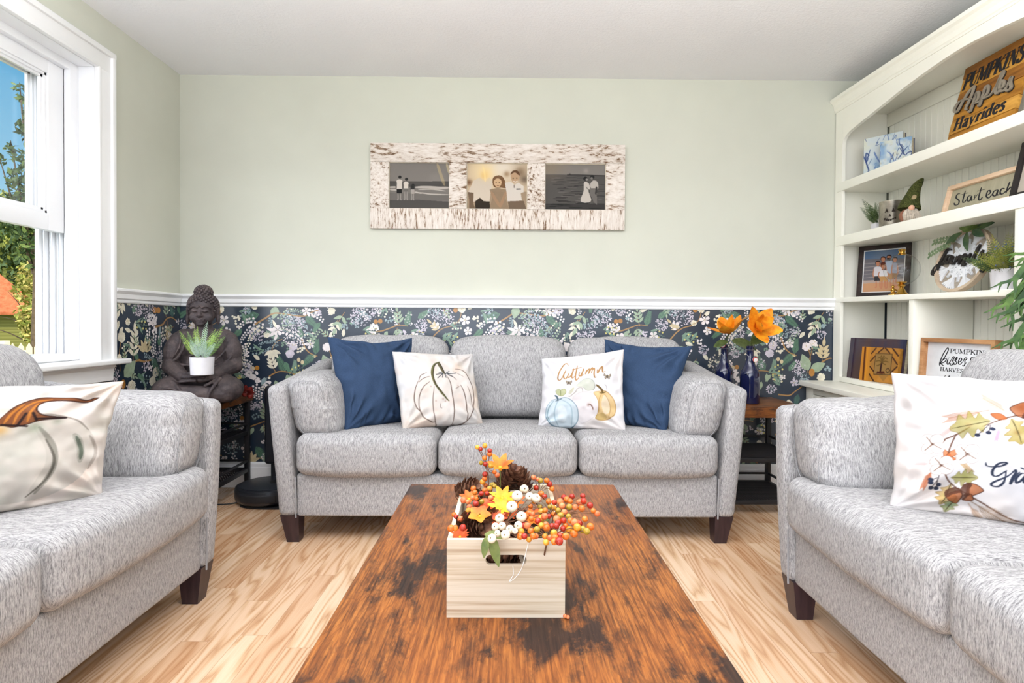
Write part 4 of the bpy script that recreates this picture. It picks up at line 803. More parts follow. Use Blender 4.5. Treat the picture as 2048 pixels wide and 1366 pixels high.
for a in ([(480, 530), (440, 640), (420, 720)], [(400, 820), (440, 900), (530, 990)], [(530, 990), (700, 1110), (920, 1260), (1100, 1330)], [(380, 575), (480, 535), (560, 480)], [(640, 480), (800, 420), (900, 410), (1060, 440), (1200, 470)], [(1200, 470), (1340, 560), (1420, 700)], [(340, 640), (420, 560)]): cv.line(a, .008, BRN, .9)
wheat(680, 360, 2.95, 260); wheat(820, 400, 3.75, 220, (206, 176, 156)); wheat(480, 450, 2.4, 160, (222, 190, 186)); wheat(470, 700, .85, 170, (190, 160, 120)); wheat(330, 790, 1.9, 180, (190, 116, 84)); wheat(1010, 560, 1.45, 200, (176, 130, 110)); wheat(330, 760, 3.2, 120, (226, 186, 184)); wheat(600, 1080, .62, 480, (168, 140, 116)); wheat(620, 1120, .95, 240, (190, 162, 140)); wheat(750, 480, 1.75, 110, (206, 170, 190))
oak(690, 440, 2.95, 255, (168, 158, 84), (196, 160, 110)); oak(820, 430, 1.2, 210, (170, 150, 70), (150, 110, 60)); oak(930, 440, .9, 150, (180, 160, 90), (190, 150, 110)); oak(460, 880, .05, 180, (160, 156, 84), (140, 140, 70)); oak(470, 940, 1.85, 190, (196, 160, 90), (150, 150, 80)); oak(520, 1050, 1.9, 160, (134, 146, 84), (90, 130, 110)); oak(1080, 320, -.6, 200, (164, 164, 74), (196, 160, 80)); oak(1300, 480, .6, 220, (170, 158, 84), (190, 140, 80)); oak(1400, 800, 1.4, 220, (166, 150, 80), (150, 110, 60))
for x, y, a in ((795, 430, 3.5), (1030, 520, 3.3), (370, 715, .1), (440, 755, -1.9), (510, 650, 2.6), (1050, 430, .2), (1280, 620, .8)): cv.poly([(x, y), (x + 60 * math.cos(a + .4), y + 60 * math.sin(a + .4)), (x + 115 * math.cos(a), y + 115 * math.sin(a)), (x + 60 * math.cos(a - .4), y + 60 * math.sin(a - .4))], (188, 100, 50), .95, True, .3, ((110, 54, 30), .003, .8))
def cotton(x, y):
    for dx, dy in ((-32, -34), (30, -30), (-28, 34), (36, 32)): cv.poly([(x + dx + 46 * math.cos(q), y + dy + 46 * math.sin(q)) for q in np.linspace(0, 5.5, 8)], (238, 234, 230), .95, True, .1, ((150, 136, 130), .004, .7))
    cv.spot((x, y), .012, (86, 62, 54), .9)
    for q in (.6, 2.4, 4.1): cv.line([(x, y), (x + 70 * math.cos(q), y + 70 * math.sin(q))], .005, BRN, .8, smooth=False)
cotton(325, 600); cotton(555, 690); cotton(385, 775); cotton(1020, 470); cotton(1380, 640)
for q in ((612, 545), (680, 530), (705, 503), (318, 893), (320, 920), (382, 940), (332, 967), (372, 972), (1020, 555), (1052, 578), (1050, 545)): cv.spot(q, .0125, (52, 60, 84), 1, True)
for a in ([(612, 545), (680, 470)], [(680, 530), (690, 470)], [(332, 967), (365, 900), (370, 860)], [(372, 972), (365, 900)], [(318, 893), (360, 880)]): cv.line(a, .004, (60, 50, 56), .9, smooth=False)
acorn(470, 975, 1.15, 150); acorn(540, 985, .12, 150); acorn(560, 1040, .55, 90); acorn(960, 385, 3.35, 150); acorn(1070, 310, 2.9, 110); acorn(1320, 640, .9, 130)
INKG = (44, 52, 72)
for p in ([(682, 765), (690, 788), (730, 800), (785, 795), (818, 775), (800, 767), (760, 780), (735, 830), (742, 870), (772, 878), (810, 850), (828, 835)], [(826, 838), (824, 920), (800, 963), (762, 966), (740, 945), (772, 918), (835, 885), (872, 850)], [(868, 850), (886, 832), (890, 855), (872, 900), (868, 945), (885, 890), (915, 850)], [(962, 872), (930, 860), (900, 900), (906, 938), (935, 920), (962, 878), (955, 930), (975, 942), (1000, 900)], [(997, 808), (985, 880), (985, 945), (1002, 955), (1040, 908)], [(918, 813), (960, 832), (1085, 846)], [(1038, 920), (1070, 890), (1060, 868), (1040, 890), (1040, 940), (1070, 946), (1105, 910)], [(1105, 915), (1150, 850), (1172, 790), (1150, 775), (1132, 860), (1118, 990), (1105, 1060), (1088, 1030), (1130, 970), (1170, 940)], [(1175, 900), (1165, 960), (1190, 975), (1225, 905), (1218, 965), (1245, 970)], [(1250, 970), (1295, 880), (1305, 800), (1285, 800), (1275, 900), (1280, 985), (1310, 985), (1340, 950)]): cv.line(p, .0115, INKG, 1, nib=.35)
pillow('throw_pillow', 'white pillow printed with an autumn leaf wreath, on the right loveseat', (1.098, 1.62, .848), (1.519, 1.39, .848), (1.47, 1.317, .482), (1.049, 1.547, .482), .15, 260, cv, sag=(.05, .05, .02, .05), seed=17, group='printed autumn pillows', folds=2.0)
# ================================================================ coffee table
def m_rustic(name, along=1, tone=1.0):
    t = NT(name, 0.42, 0.3); co = t.node('ShaderNodeTexCoord').outputs['Object']
    ax = lambda a, b_: (a, b_, a) if along == 1 else (b_, a, a)
    wv = t.noise(t.coord(scale=ax(11, 1.5), src=co), 1, 3, 0.5)
    grain = t.math('PINGPONG', t.math('MULTIPLY', wv, 26.0), 0.5)
    fine = t.noise(t.coord(scale=ax(190, 9), src=co), 1, 4, 0.65)
    blot = t.noise(t.coord(scale=ax(7.5, 3.4), src=co), 1, 7, 0.68, 0.3)
    blot2 = t.noise(t.coord(scale=ax(20, 8), src=co, loc=(3, 7, 1)), 1, 6, 0.7)
    T = lambda c: [x * tone for x in c]
    base = t.ramp(fine, [(0.28, T((74, 42, 24))), (0.43, T((126, 74, 36))), (0.57, T((168, 102, 46))), (0.78, T((196, 130, 64)))])
    base = t.mix(t.math('MULTIPLY', t.math('LESS_THAN', grain, 0.09), 0.45), base, T((104, 58, 28)))
    base = t.mix(t.ramp(t.noise(t.coord(scale=ax(4, 1.6), src=co, loc=(9, 2, 0)), 1, 4), [(0.40, (0, 0, 0)), (0.62, (150, 150, 150))]), base, T((150, 78, 36)))
    d1 = t.ramp(blot, [(0.47, (0, 0, 0)), (0.53, (120, 120, 120)), (0.60, (250, 250, 250))]); d2 = t.ramp(blot2, [(0.53, (0, 0, 0)), (0.63, (200, 200, 200))])
    dark = t.ramp(fine, [(0.3, T((30, 20, 18))), (0.6, T((54, 38, 32))), (0.8, T((92, 58, 36)))])
    t.color(t.mix(d2, t.mix(d1, base, dark), dark)); t.bump(t.math('ADD', fine, t.math('MULTIPLY', grain, .3)), 0.2, 0.0012); return t.m
M_RUSTIC = m_rustic('rustic_brown_board', 1, .90); M_RUSTIC_X = m_rustic('rustic_brown_board_crosswise', 0, .8)
M_IRON = plain('black_powder_coated_steel', (34, 33, 36), 0.45, 0.4)
TZ = 0.457
tb = thing('coffee_table', 'rustic brown wood coffee table in the middle of the room', 'coffee table', (0.02, 1.30, 0))
b = MB(); b.box2((-.332, -.56, TZ - .035), (.332, .557, TZ), .004, seg=2); b.build('table_top', M_RUSTIC, tb)
for sx in (-1, 1):
    for sy in (-1, 1):
        b = MB(); b.box2((sx * .32, sy * .53, 0), (sx * .28, sy * .49, TZ - .036), .003); b.build('leg', M_IRON, tb)
b = MB(); b.box2((-.31, -.51, .13), (.31, .51, .155), .003); b.build('lower_shelf', M_RUSTIC, tb)
b = MB()
for sx in (-1, 1): b.box2((sx * .318, -.488, TZ - .06), (sx * .29, .488, TZ - .036), .002)
for sy in (-1, 1): b.box2((-.279, sy * .526, TZ - .06), (.279, sy * .5, TZ - .036), .002)
b.build('apron_frame', M_IRON, tb)
# ================================================================ crate
def m_pale():
    t = NT('pale_paulownia_wood', 0.7, 0.2); co = t.node('ShaderNodeTexCoord').outputs['Object']
    a = t.noise(t.coord(scale=(3, 3, 110), src=co), 1, 3, .5); f = t.noise(t.coord(scale=(16, 16, 420), src=co), 1, 2)
    c = t.ramp(a, [(0.30, (164, 138, 112)), (0.42, (194, 176, 152)), (0.55, (210, 196, 176)), (0.75, (216, 204, 188))])
    t.color(t.mix(t.math('MULTIPLY', f, .3), c, (196, 176, 150))); return t.m
M_PALE = m_pale()
CX, CY0, CY1, CH, CT = 0.0, 1.009, 1.362, .139, .009
crate = thing('wooden_crate', 'pale wooden crate with a hand slot, standing on the coffee table', 'crate', (CX, (CY0 + CY1) / 2, TZ))
def slot_plate(y0, y1, parent):
    w, h, hz, a, r = .1055, CH, .103, .027, .0095; n = 32; I, O = [], []
    for k in range(n):
        q = 2 * pi * k / n; cx_ = a if math.cos(q) >= 0 else -a
        I.append((cx_ * 1.0 + r * math.cos(q), hz + r * math.sin(q)))
        dx, dz = math.cos(q), math.sin(q); s_ = min(w / max(abs(dx), 1e-9), ((h - hz) if dz > 0 else hz) / max(abs(dz), 1e-9)); O.append((dx * s_, hz + dz * s_))
    for cxx, czz in ((w, h), (-w, h), (-w, 0), (w, 0)):
        k = min(range(n), key=lambda i: (O[i][0] - cxx) ** 2 + (O[i][1] - czz) ** 2); O[k] = (cxx, czz)
    V = [(x, y, z) for y in (y0, y1) for ring in (I, O) for x, z in ring]; F = []
    for k in range(n):
        m = (k + 1) % n; F += [(k, m, n + m, n + k), (2 * n + m, 2 * n + k, 3 * n + k, 3 * n + m), (m, k, 2 * n + k, 2 * n + m), (n + k, n + m, 3 * n + m, 3 * n + k)]
    b = MB(); b.add(V, F); b.build('slotted_panel', M_PALE, parent, smooth=False)
hy = (CY1 - CY0) / 2
slot_plate(-hy, -hy + CT, crate); slot_plate(hy - CT, hy, crate)
for sx in (-1, 1):
    b = MB(); b.box2((sx * .1055, -hy + CT + .0003, .0005), (sx * (.1055 - CT), hy - CT - .0003, CH), .001); b.build('side_panel', M_PALE, crate)
b = MB(); b.box2((-.096, -hy + CT, .002), (.096, hy - CT, .009), 0); b.build('bottom_panel', M_PALE, crate)
b = MB(); P = [(.042, .139), (.041, .142), (.037, .125), (.028, .09), (.016, .072), (.006, .066), (.013, .078), (.012, .093)]
b.tube(np.c_[[p[0] for p in spline(P)], np.full(len(spline(P)), CY0 - .0018), [p[1] + TZ for p in spline(P)]], .0006, 5)
tag(b.build('thread', plain('white_thread', (238, 238, 236), .8)), 'loose white thread hanging down the front of the wooden crate', 'thread')
# ---- contents.  q(x, y) turns sketch coordinates over the crate into a spot at the height of the filling
def qz(x, y, z):
    px, py = 850 + x * .30746, 860 + y * .30746; s = (py - 646) / (CAM_H - z); Y = F_PX / s; return np.array(((px - 1016.5) / s, Y, z))
def qy(x, y, Y):
    px, py = 850 + x * .30746, 860 + y * .30746; s = F_PX / Y; return np.array(((px - 1016.5) / s, Y, CAM_H - (py - 646) / s))
def m_gloss(name, a, b_, sc=60, rough=.25):
    t = NT(name, rough, .5); t.color(t.ramp(t.noise(t.coord(scale=(sc, sc, sc)), 1, 2), [(.35, a), (.65, b_)])); return t.m
M_BERRY = [m_gloss('berry_red', (150, 34, 24), (196, 60, 32)), m_gloss('berry_orange', (206, 92, 26), (228, 132, 44)), m_gloss('berry_amber', (212, 136, 30), (228, 164, 60)), m_gloss('berry_olive', (150, 128, 40), (190, 150, 50)), m_gloss('berry_coral', (214, 96, 52), (232, 138, 86))]
M_TWIG = plain('brown_twig', (112, 78, 54), .7); M_GOURD = m_gloss('cream_gourd_skin', (214, 200, 172), (228, 218, 196), 40, .4); M_NAVEL = plain('brown_gourd_navel', (120, 98, 60), .8)
def m_leafg(name, a, b_, rough=.5):
    t = NT(name, rough, .35); t.color(t.ramp(t.noise(t.coord(scale=(30, 30, 30)), 1, 3), [(.35, a), (.65, b_)])); return t.m
M_LEAF = m_leafg('silk_leaf_green', (78, 92, 40), (122, 128, 66))
_bm = {}
def berry_mesh(k):
    if k not in _bm:
        b = MB(); b.ball((0, 0, 0), .0056, 12); b.ball((0, 0, .0053), .0009, 5); o = b.build('berry', M_BERRY[k]); _bm[k] = o.data; bpy.data.objects.remove(o)
    return _bm[k]
rb = random.Random(3)
def spray(label, pts, foot, stemz, group='berry sprays in the crate'):
    root = thing('berry_spray', label, 'berries', tuple(foot), group=group); st = MB(); f = np.array(foot); c = np.mean(pts, 0); hub = c * .75 + f * .25; hub[2] = max(c[2] - .02, stemz)
    st.tube(spline([f - f, (hub - f) * .5 + (0, 0, .01), hub - f]), .0016, 6)
    for i, p in enumerate(pts):
        d = p - f; h = hub - f; st.tube([h + (d - h) * .15, h + (d - h) * .6 + (0, 0, .004), d], .0007, 4, cap=False)
        o = bpy.data.objects.new('berry', berry_mesh(rb.choice((0, 0, 1, 1, 1, 2, 3, 4, 4)))); C.objects.link(o); o.parent = root; o.location = d
        k = .85 + .35 * rb.random(); o.scale = (k, k, k); o.rotation_euler = (rb.random() * 3, rb.random() * 3, 0)
    st.build('stem', M_TWIG, root); return root
RIGHT = [(716, 305), (745, 318), (762, 325), (803, 325), (822, 348), (838, 378), (735, 372), (768, 412), (790, 430), (818, 462), (855, 468), (892, 462), (916, 434), (936, 450), (970, 428), (958, 460), (1040, 425), (1046, 458), (1020, 468), (990, 498), (953, 497), (1033, 507), (1088, 486), (1110, 522), (1133, 540), (826, 497), (850, 505), (795, 520), (760, 498), (722, 460), (700, 495), (752, 447), (712, 545), (705, 575), (680, 620), (748, 590), (772, 572), (790, 560), (820, 560), (850, 545), (880, 600), (915, 585), (948, 560), (920, 530), (895, 555), (870, 575), (960, 585), (990, 600), (1022, 604), (1056, 575), (1040, 645), (1068, 655), (1092, 626), (985, 672), (955, 648), (930, 690), (912, 640), (892, 686), (868, 622), (840, 625), (852, 668), (805, 635), (800, 610), (795, 692), (770, 620), (742, 645), (735, 690), (718, 690), (702, 655), (690, 712), (660, 690), (640, 660), (632, 690), (650, 620), (802, 730), (855, 725), (888, 722), (830, 700), (860, 700), (770, 530), (690, 540), (668, 560), (880, 520), (905, 490), (1005, 630), (930, 620)]
def zat(x, y): return .617 + .012 * rb.random() + (.012 if x > 850 else 0)
low = [p for p in RIGHT if p[1] > 600]; mid = [p for p in RIGHT if 400 < p[1] <= 600]; top = [p for p in RIGHT if p[1] <= 400]
spray('orange and red berries hanging over the right front corner of the crate', [qz(x, y, zat(x, y)) for x, y in low], (.06, 1.06, .468), .60)
spray('orange and amber berries reaching out over the right side of the crate', [qz(x, y, zat(x, y) + .004) for x, y in mid], (.07, 1.13, .468), .60)
spray('small amber berry sprig at the right rear of the crate', [qy(x, y, 1.27) for x, y in top], (.05, 1.25, .468), .6)
LEFT_UP = [(350, 108), (370, 120), (398, 98), (430, 130), (430, 152), (397, 178), (375, 210), (402, 218), (440, 228), (462, 270), (480, 290), (400, 285), (398, 315), (385, 335)]
LEFT_MID = [(465, 362), (405, 357), (432, 382), (378, 412), (400, 390), (415, 410), (450, 355), (325, 380), (335, 405), (345, 445), (380, 465), (262, 455), (290, 465), (342, 478), (440, 440), (465, 420), (320, 440)]
LEFT_LOW = [(200, 550), (214, 564), (242, 578), (294, 524), (292, 558), (180, 640), (208, 638), (258, 635), (300, 500)]
spray('tall upright berry sprig standing highest at the back left of the crate', [qy(x, y, 1.24) for x, y in LEFT_UP], (-.03, 1.24, .468), .62)
spray('red and amber berries over the left middle of the crate', [qz(x, y, .625 + .01 * rb.random()) for x, y in LEFT_MID], (-.04, 1.17, .468), .6)
spray('dark red berry sprig at the front left corner of the crate', [qz(x, y, .612) for x, y in LEFT_LOW], (-.07, 1.08, .468), .59)
# miniature cream gourds on their own stalk
gp = thing('gourd_spray', 'spray of miniature cream pumpkins with green leaves in the crate', 'pumpkins', (0, 1.08, .468)); f = np.array((0, 1.08, .468))
st = MB(); st.tube([(0, 0, 0), (0.005, 0, .08), (.0, -.01, .14)], .002, 6); hub = np.array((0, -.01, .14))
for i, (x, y, r) in enumerate([(657, 382, 30), (612, 426, 37), (692, 430, 28), (735, 440, 31), (577, 497, 37), (640, 562, 35), (620, 620, 28), (498, 573, 31), (514, 625, 27), (470, 628, 26), (565, 645, 28), (536, 680, 32), (484, 672, 22), (598, 655, 20), (448, 706, 30)]):
    p = qz(x, y, .632) if y > 560 else qz(x, y, .640); r = r * .30746 * p[1] / F_PX; b = MB()
    rr = lambda P, r=r: P
    V = []; n = 20; m = 12
    dirc = Vector((rb.uniform(-.5, .5), -.8, rb.uniform(.2, .9))).normalized(); Mq = dirc.to_track_quat('Z', 'Y').to_matrix()
    prof = [(.02, .62)] + [(math.sin(pi * k / m) * (1 + .0), math.cos(pi * k / m) * .78 - (.22 * math.exp(-(math.sin(pi * k / m) / .3) ** 2) * (1 if k < m / 2 else -.5))) for k in range(1, m)] + [(.02, -.62)]
    b.lathe([(a_ * r, z_ * r) for a_, z_ in reversed(prof)], n, c=p - f, M=Mq); g = b.build('gourd', M_GOURD, gp)
    b = MB(); b.ball(p - f + np.array(dirc) * r * .55, r * .2, 8); b.build('navel', M_NAVEL, g)
    st.tube([hub, (hub + p - f) / 2 + (0, 0, -.004), p - f], .001, 5, cap=False)
st.build('stem', M_TWIG, gp)
for a0, d, ln, wd in (((430, 670), (.25, -.55, -.45), .055, .019), ((415, 690), (-.1, -.4, -.5), .034, .014), ((765, 610), (.2, -.1, .25), .022, .016), ((765, 690), (.1, -.3, .2), .024, .016), ((400, 680), (.5, -.2, .1), .04, .018)):
    b = MB(); b.leaf(qz(*a0, .612) - f, d, (0, -.5, .8), ln, wd, .35); b.build('leaf', M_LEAF, gp)
# pine cones
def m_cone():
    t = NT('pine_cone_scale', .6, .3); t.color(t.ramp(t.noise(t.coord(scale=(70, 70, 70)), 1, 3), [(.3, (70, 42, 32)), (.55, (124, 84, 62)), (.75, (178, 142, 114))])); return t.m
M_CONE = m_cone()
def cone_mesh():
    b = MB(); b.ball((0, 0, .0), (.010, .010, .026), 10)
    for k in range(64):
        t = k / 64; z = -.024 + .050 * t; a = k * 2.39996; R = .024 * math.sin(pi * (.18 + .74 * t)) ** .8; c_a, s_a = math.cos(a), math.sin(a)
        up = .25 + .9 * t; d = np.array((c_a, s_a, up)); b.leaf((c_a * .006, s_a * .006, z), d, (-c_a * up, -s_a * up, 1), R, .0135, -.25, 3)
    o = b.build('pine_cone', M_CONE); m = o.data; bpy.data.objects.remove(o); return m
CM = cone_mesh()
for (p, k, rot, lab) in ((qz(545, 330, .628), 1.25, (.3, .5, 0), 'large open pine cone at the back of the crate, behind the orange flower'), (qz(645, 340, .625), 1.1, (-.2, -.3, 1), 'pine cone at the back of the crate, behind the cream pumpkins'), (qz(272, 390, .605), 1.1, (.6, -.9, 2), 'reddish pine cone against the left wall of the crate'), (qz(315, 625, .598), 1.35, (1.2, .9, .4), 'dark pine cone lying at the front left of the crate'), (qz(400, 600, .596), 1.1, (.9, -.5, 1.3), 'pine cone beside the front-left dark cone in the crate'), ((-.045, 1.30, .566), 1.1, (.2, .2, 3), 'pine cone under the tall berry sprig in the crate')):
    o = bpy.data.objects.new('pine_cone', CM); C.objects.link(o); o.location = p; o.scale = (k, k, k); o.rotation_euler = rot; tag(o, lab, 'pine cone', 'pine cones in the crate')
rc = random.Random(8)
for i in range(15):
    o = bpy.data.objects.new('pine_cone', CM); C.objects.link(o); o.location = (-.056 + .056 * (i % 3), 1.06 + .062 * (i // 3), .510 + .05 * (i % 2)); o.scale = (1.2,) * 3; o.rotation_euler = (rc.random() * 6, rc.random() * 6, rc.random() * 6)
    tag(o, 'pine cone buried under the berries inside the crate', 'pine cone', 'pine cones in the crate')
# silk flowers
M_PETAL = [m_leafg('orange_silk_petal', (214, 84, 24), (240, 140, 40)), m_leafg('yellow_silk_petal', (226, 140, 20), (244, 186, 50)), m_leafg('deep_orange_silk_petal', (196, 70, 24), (226, 104, 50))]
def silk(label, p, n, ln, wd, mat, up=.5, tilt=(0, -.5, 1), foot=None):
    r = thing('silk_flower', label, 'flower', (p[0], p[1], .468), group='silk flowers in the crate'); z0 = p[2] - .468
    A = Vector(tilt).normalized(); U = A.orthogonal().normalized(); Vv = A.cross(U)
    for k in range(n):
        a = 2 * pi * k / n + .3; d = math.cos(a) * U + math.sin(a) * Vv + A * up; b = MB(); b.leaf((0, 0, z0), d, A, ln, wd, .15, 6); b.build('petal', mat, r)
    b = MB(); b.ball((0, 0, z0), ln * .16, 8); b.build('flower_center', M_PETAL[1], r); b = MB(); b.tube([(0, 0, 0), (0, 0, z0)], .0012, 5); b.build('stem', M_LEAF, r)
silk('tall orange lily-like flower at the back of the crate', qy(500, 245, 1.2), 6, .034, .016, M_PETAL[0], .9)
silk('bright orange four-petal flower at the left of the crate', qz(365, 560, .625), 5, .023, .019, M_PETAL[0], .45)
silk('yellow flower in the middle of the crate, left of the cream pumpkins', qz(515, 445, .622), 7, .030, .013, M_PETAL[1], .6)
silk('second yellow flower in the crate, nearer the front', qz(505, 515, .618), 7, .028, .012, M_PETAL[1], .5)
silk('small deep orange flower beside the left berries in the crate', qz(430, 490, .616), 5, .022, .017, M_PETAL[2], .3)
silk('orange flower half hidden under the cream pumpkins', qz(555, 560, .605), 9, .022, .008, M_PETAL[2], .7)
silk('fringed orange flower head at the front left corner of the crate', qz(240, 700, .588), 14, .020, .007, M_PETAL[2], .8)
silk('rust coloured flower low in the middle of the crate, above the cream pumpkins', qz(470, 590, .606), 11, .024, .009, M_PETAL[2], .5)
silk('orange flower tucked between the yellow flowers and the berries', qz(590, 470, .602), 8, .026, .012, M_PETAL[0], .5)
silk('small orange flower at the left wall of the crate, under the berries', qz(300, 450, .598), 7, .024, .012, M_PETAL[0], .6)
silk('orange flower under the right hand berries at the crate rim', qz(720, 580, .592), 8, .026, .013, M_PETAL[0], .5)
for x, y in ((1135, 1233), (1141, 1235)):
    s_ = (y - 646) / (CAM_H - TZ - .004); o = bpy.data.objects.new('fallen_berry', berry_mesh(4)); C.objects.link(o); o.location = ((x - 1016) / s_, F_PX / s_, TZ + .0035); o.scale = (.62,) * 3
    tag(o, 'tiny coral berry fallen on the table top, right of the crate', 'berry', 'fallen berries on the table')
# ================================================================ side tables
def side_table(label, x0, x1, y0, y1, ztop, th, shelves, over):
    t = thing('side_table', label, 'side table', ((x0 + x1) / 2, (y0 + y1) / 2, 0), group='industrial side tables'); w, d = (x1 - x0) / 2, (y1 - y0) / 2; p = .026
    b = MB(); b.box2((-w - over, -d, ztop - th), (w + over, d, ztop), .003, seg=2); b.build('table_top', M_RUSTIC_X, t)
    for sx in (-1, 1):
        for sy in (-1, 1): b = MB(); b.box2((sx * w, sy * d, 0), (sx * (w - p), sy * (d - p), ztop - th), .002); b.build('leg', M_IRON, t)
    for z in shelves:
        b = MB()
        for sx in (-1, 1): b.box2((sx * (w - .002), -d + p, z - .022), (sx * (w - .02), d - p, z), .002); b.box2((sx * (w - .004), -d + p, z + .036), (sx * (w - .016), d - p, z + .048), .002)
        for sy in (-1, 1): b.box2((-w + p, sy * (d - .002), z - .022), (w - p, sy * (d - .02), z), .002)
        b.box2((-w + p, d - .016, z + .036), (w - p, d - .004, z + .048), .002)
        f = b.build('shelf_frame', M_IRON, t); b = MB()
        for k in range(-12, 13):      # open wire grid of the shelf
            b.box2((k / 12.5 * (w - .02) - .0016, -d + .021, z - .008), (k / 12.5 * (w - .02) + .0016, d - .021, z - .004), 0); b.box2((-w + .021, k / 12.5 * (d - .02) - .0016, z - .0042), (w - .021, k / 12.5 * (d - .02) + .0016, z - .001), 0)
        b.build('mesh', M_IRON, f, smooth=False)
    return t
side_table('narrow side table in the left corner carrying the Buddha statue', -1.905, -1.515, 2.78, 3.372, .553, .032, (.345, .125), .018)
side_table('side table with thick brown top holding the blue bottles, right of the sofa', 1.13, 1.545, 2.935, 3.335, .560, .058, (.292, .072), .012)
# ================================================================ seated statue
def m_stone():
    t = NT('dark_weathered_cast_stone', .62, .35); v = t.coord(); n = t.noise(v, 14, 6, .7); f = t.noise(v, 160, 3, .6)
    c = t.ramp(n, [(.30, (48, 43, 47)), (.5, (72, 63, 64)), (.68, (96, 84, 82))]); t.color(t.mix(t.ramp(f, [(.60, (0, 0, 0)), (.74, (150, 150, 150))]), c, (138, 122, 110))); t.bump(t.math('ADD', f, n), .35, .002); return t.m
M_STONE = m_stone()
BX, BY, BZ = -1.640, 3.075, .5545
bud = thing('buddha_statue', 'dark seated stone Buddha statue on the corner side table, holding a small plant', 'statue', (BX, BY, BZ), .27)
b = MB()
def cap(a, c, ra, rb_=None, n=14, k=7): b.tube(np.linspace(a, c, k), np.linspace(ra, ra if rb_ is None else rb_, k), n); b.ball(a, ra * .995, 12); b.ball(c, (ra if rb_ is None else rb_) * .995, 12)
# lap: two broad knees, crossed shins, flat underside
for sx in (-1, 1):
    b.ball((sx * .136, -.075, .072), (.082, .105, .068), 20); cap((sx * .03, .05, .10), (sx * .126, -.06, .082), .078, .066)
b.ball((0, .05, .09), (.155, .11, .088), 20); cap((-.135, -.13, .062), (.06, -.165, .058), .050, .040); cap((.135, -.13, .055), (-.05, -.155, .050), .050, .042)
b.rbox((0, -.03, .035), (.36, .20, .064), .03, 3)
# trunk
b.ball((0, .045, .19), (.118, .088, .12), 20); b.ball((0, .045, .285), (.122, .082, .095), 20); cap((-.098, .05, .335), (.098, .05, .335), .055); b.ball((0, .045, .36), (.085, .06, .04), 16)
cap((0, .04, .36), (0, .03, .43), .046, .042)
for sx in (-1, 1):     # upper arms, forearms resting on the lap
    cap((sx * .122, .045, .325), (sx * .152, .015, .195), .049, .044); cap((sx * .152, .015, .19), (sx * .055, -.135, .142), .046, .030); b.ball((sx * .151, .015, .19), .047, 14)
    b.ball((sx * .143, .03, .26), (.051, .06, .085), 16)
# head
b.ball((0, .018, .487), (.064, .074, .082), 24); b.ball((0, .004, .452), (.054, .062, .052), 20); b.ball((0, .024, .512), (.070, .078, .068), 22); b.ball((0, .03, .585), (.042, .044, .038), 16); b.ball((0, -.047, .418), (.020, .015, .014), 12)
cap((0, -.050, .492), (0, -.066, .462), .0075, .0115); b.ball((-.009, -.060, .459), .0075, 10); b.ball((.009, -.060, .459), .0075, 10)
for sx in (-1, 1):
    pts = spline([(sx * .009, -.060, .500), (sx * .024, -.060, .509), (sx * .042, -.048, .506), (sx * .053, -.032, .496)], 5); b.tube(pts, .0045, 8)
    b.ball((sx * .027, -.049, .489), (.0165, .011, .0095), 14); b.tube(spline([(sx * .013, -.0575, .485), (sx * .027, -.0615, .481), (sx * .042, -.050, .485)], 5), .0022, 6)
    b.ball((sx * .034, -.034, .452), (.022, .020, .024), 14)
    b.ball((sx * .0725, .022, .487), (.010, .020, .032), 14); b.ball((sx * .0745, .018, .440), (.010, .014, .028), 14); cap((sx * .071, .024, .50), (sx * .073, .02, .43), .011, .010)
b.tube(spline([(-.021, -.051, .437), (-.009, -.0605, .4405), (0, -.0605, .4385), (.009, -.0605, .4405), (.021, -.051, .437)], 5), .0042, 8); b.tube(spline([(-.016, -.052, .432), (0, -.059, .429), (.016, -.052, .432)], 5), .0052, 8); b.ball((0, -.056, .512), .0055, 8)
# hands: right laid over left, five fingers each, thumbs meeting
b.ball((-.032, -.150, .146), (.040, .030, .016), 14); b.ball((.032, -.146, .128), (.040, .032, .016), 14)
for k in range(4):
    y = -.174 + .0125 * k; ln = (.052, .060, .057, .046)[k]; b.tube(spline([(-.012, y, .150), (.020, y - .002, .149), (-.012 + ln + .012, y, .141)], 4), [.0078, .0078, .0075, .0075, .007, .007, .0065, .006, .0045], 8)
    y -= .006; b.tube(spline([(.014, y, .128), (-.020, y - .002, .127), (-.014 - ln, y, .122)], 4), [.0078, .0078, .0075, .0075, .007, .007, .0065, .006, .0045], 8)
for sx, z in ((-1, .160), (1, .152)): b.tube(spline([(sx * .045, -.138, z - .006), (sx * .026, -.150, z + .006), (sx * .004, -.156, z + .008)], 4), [.009, .009, .0085, .008, .0075, .007, .0065, .006, .005], 8)
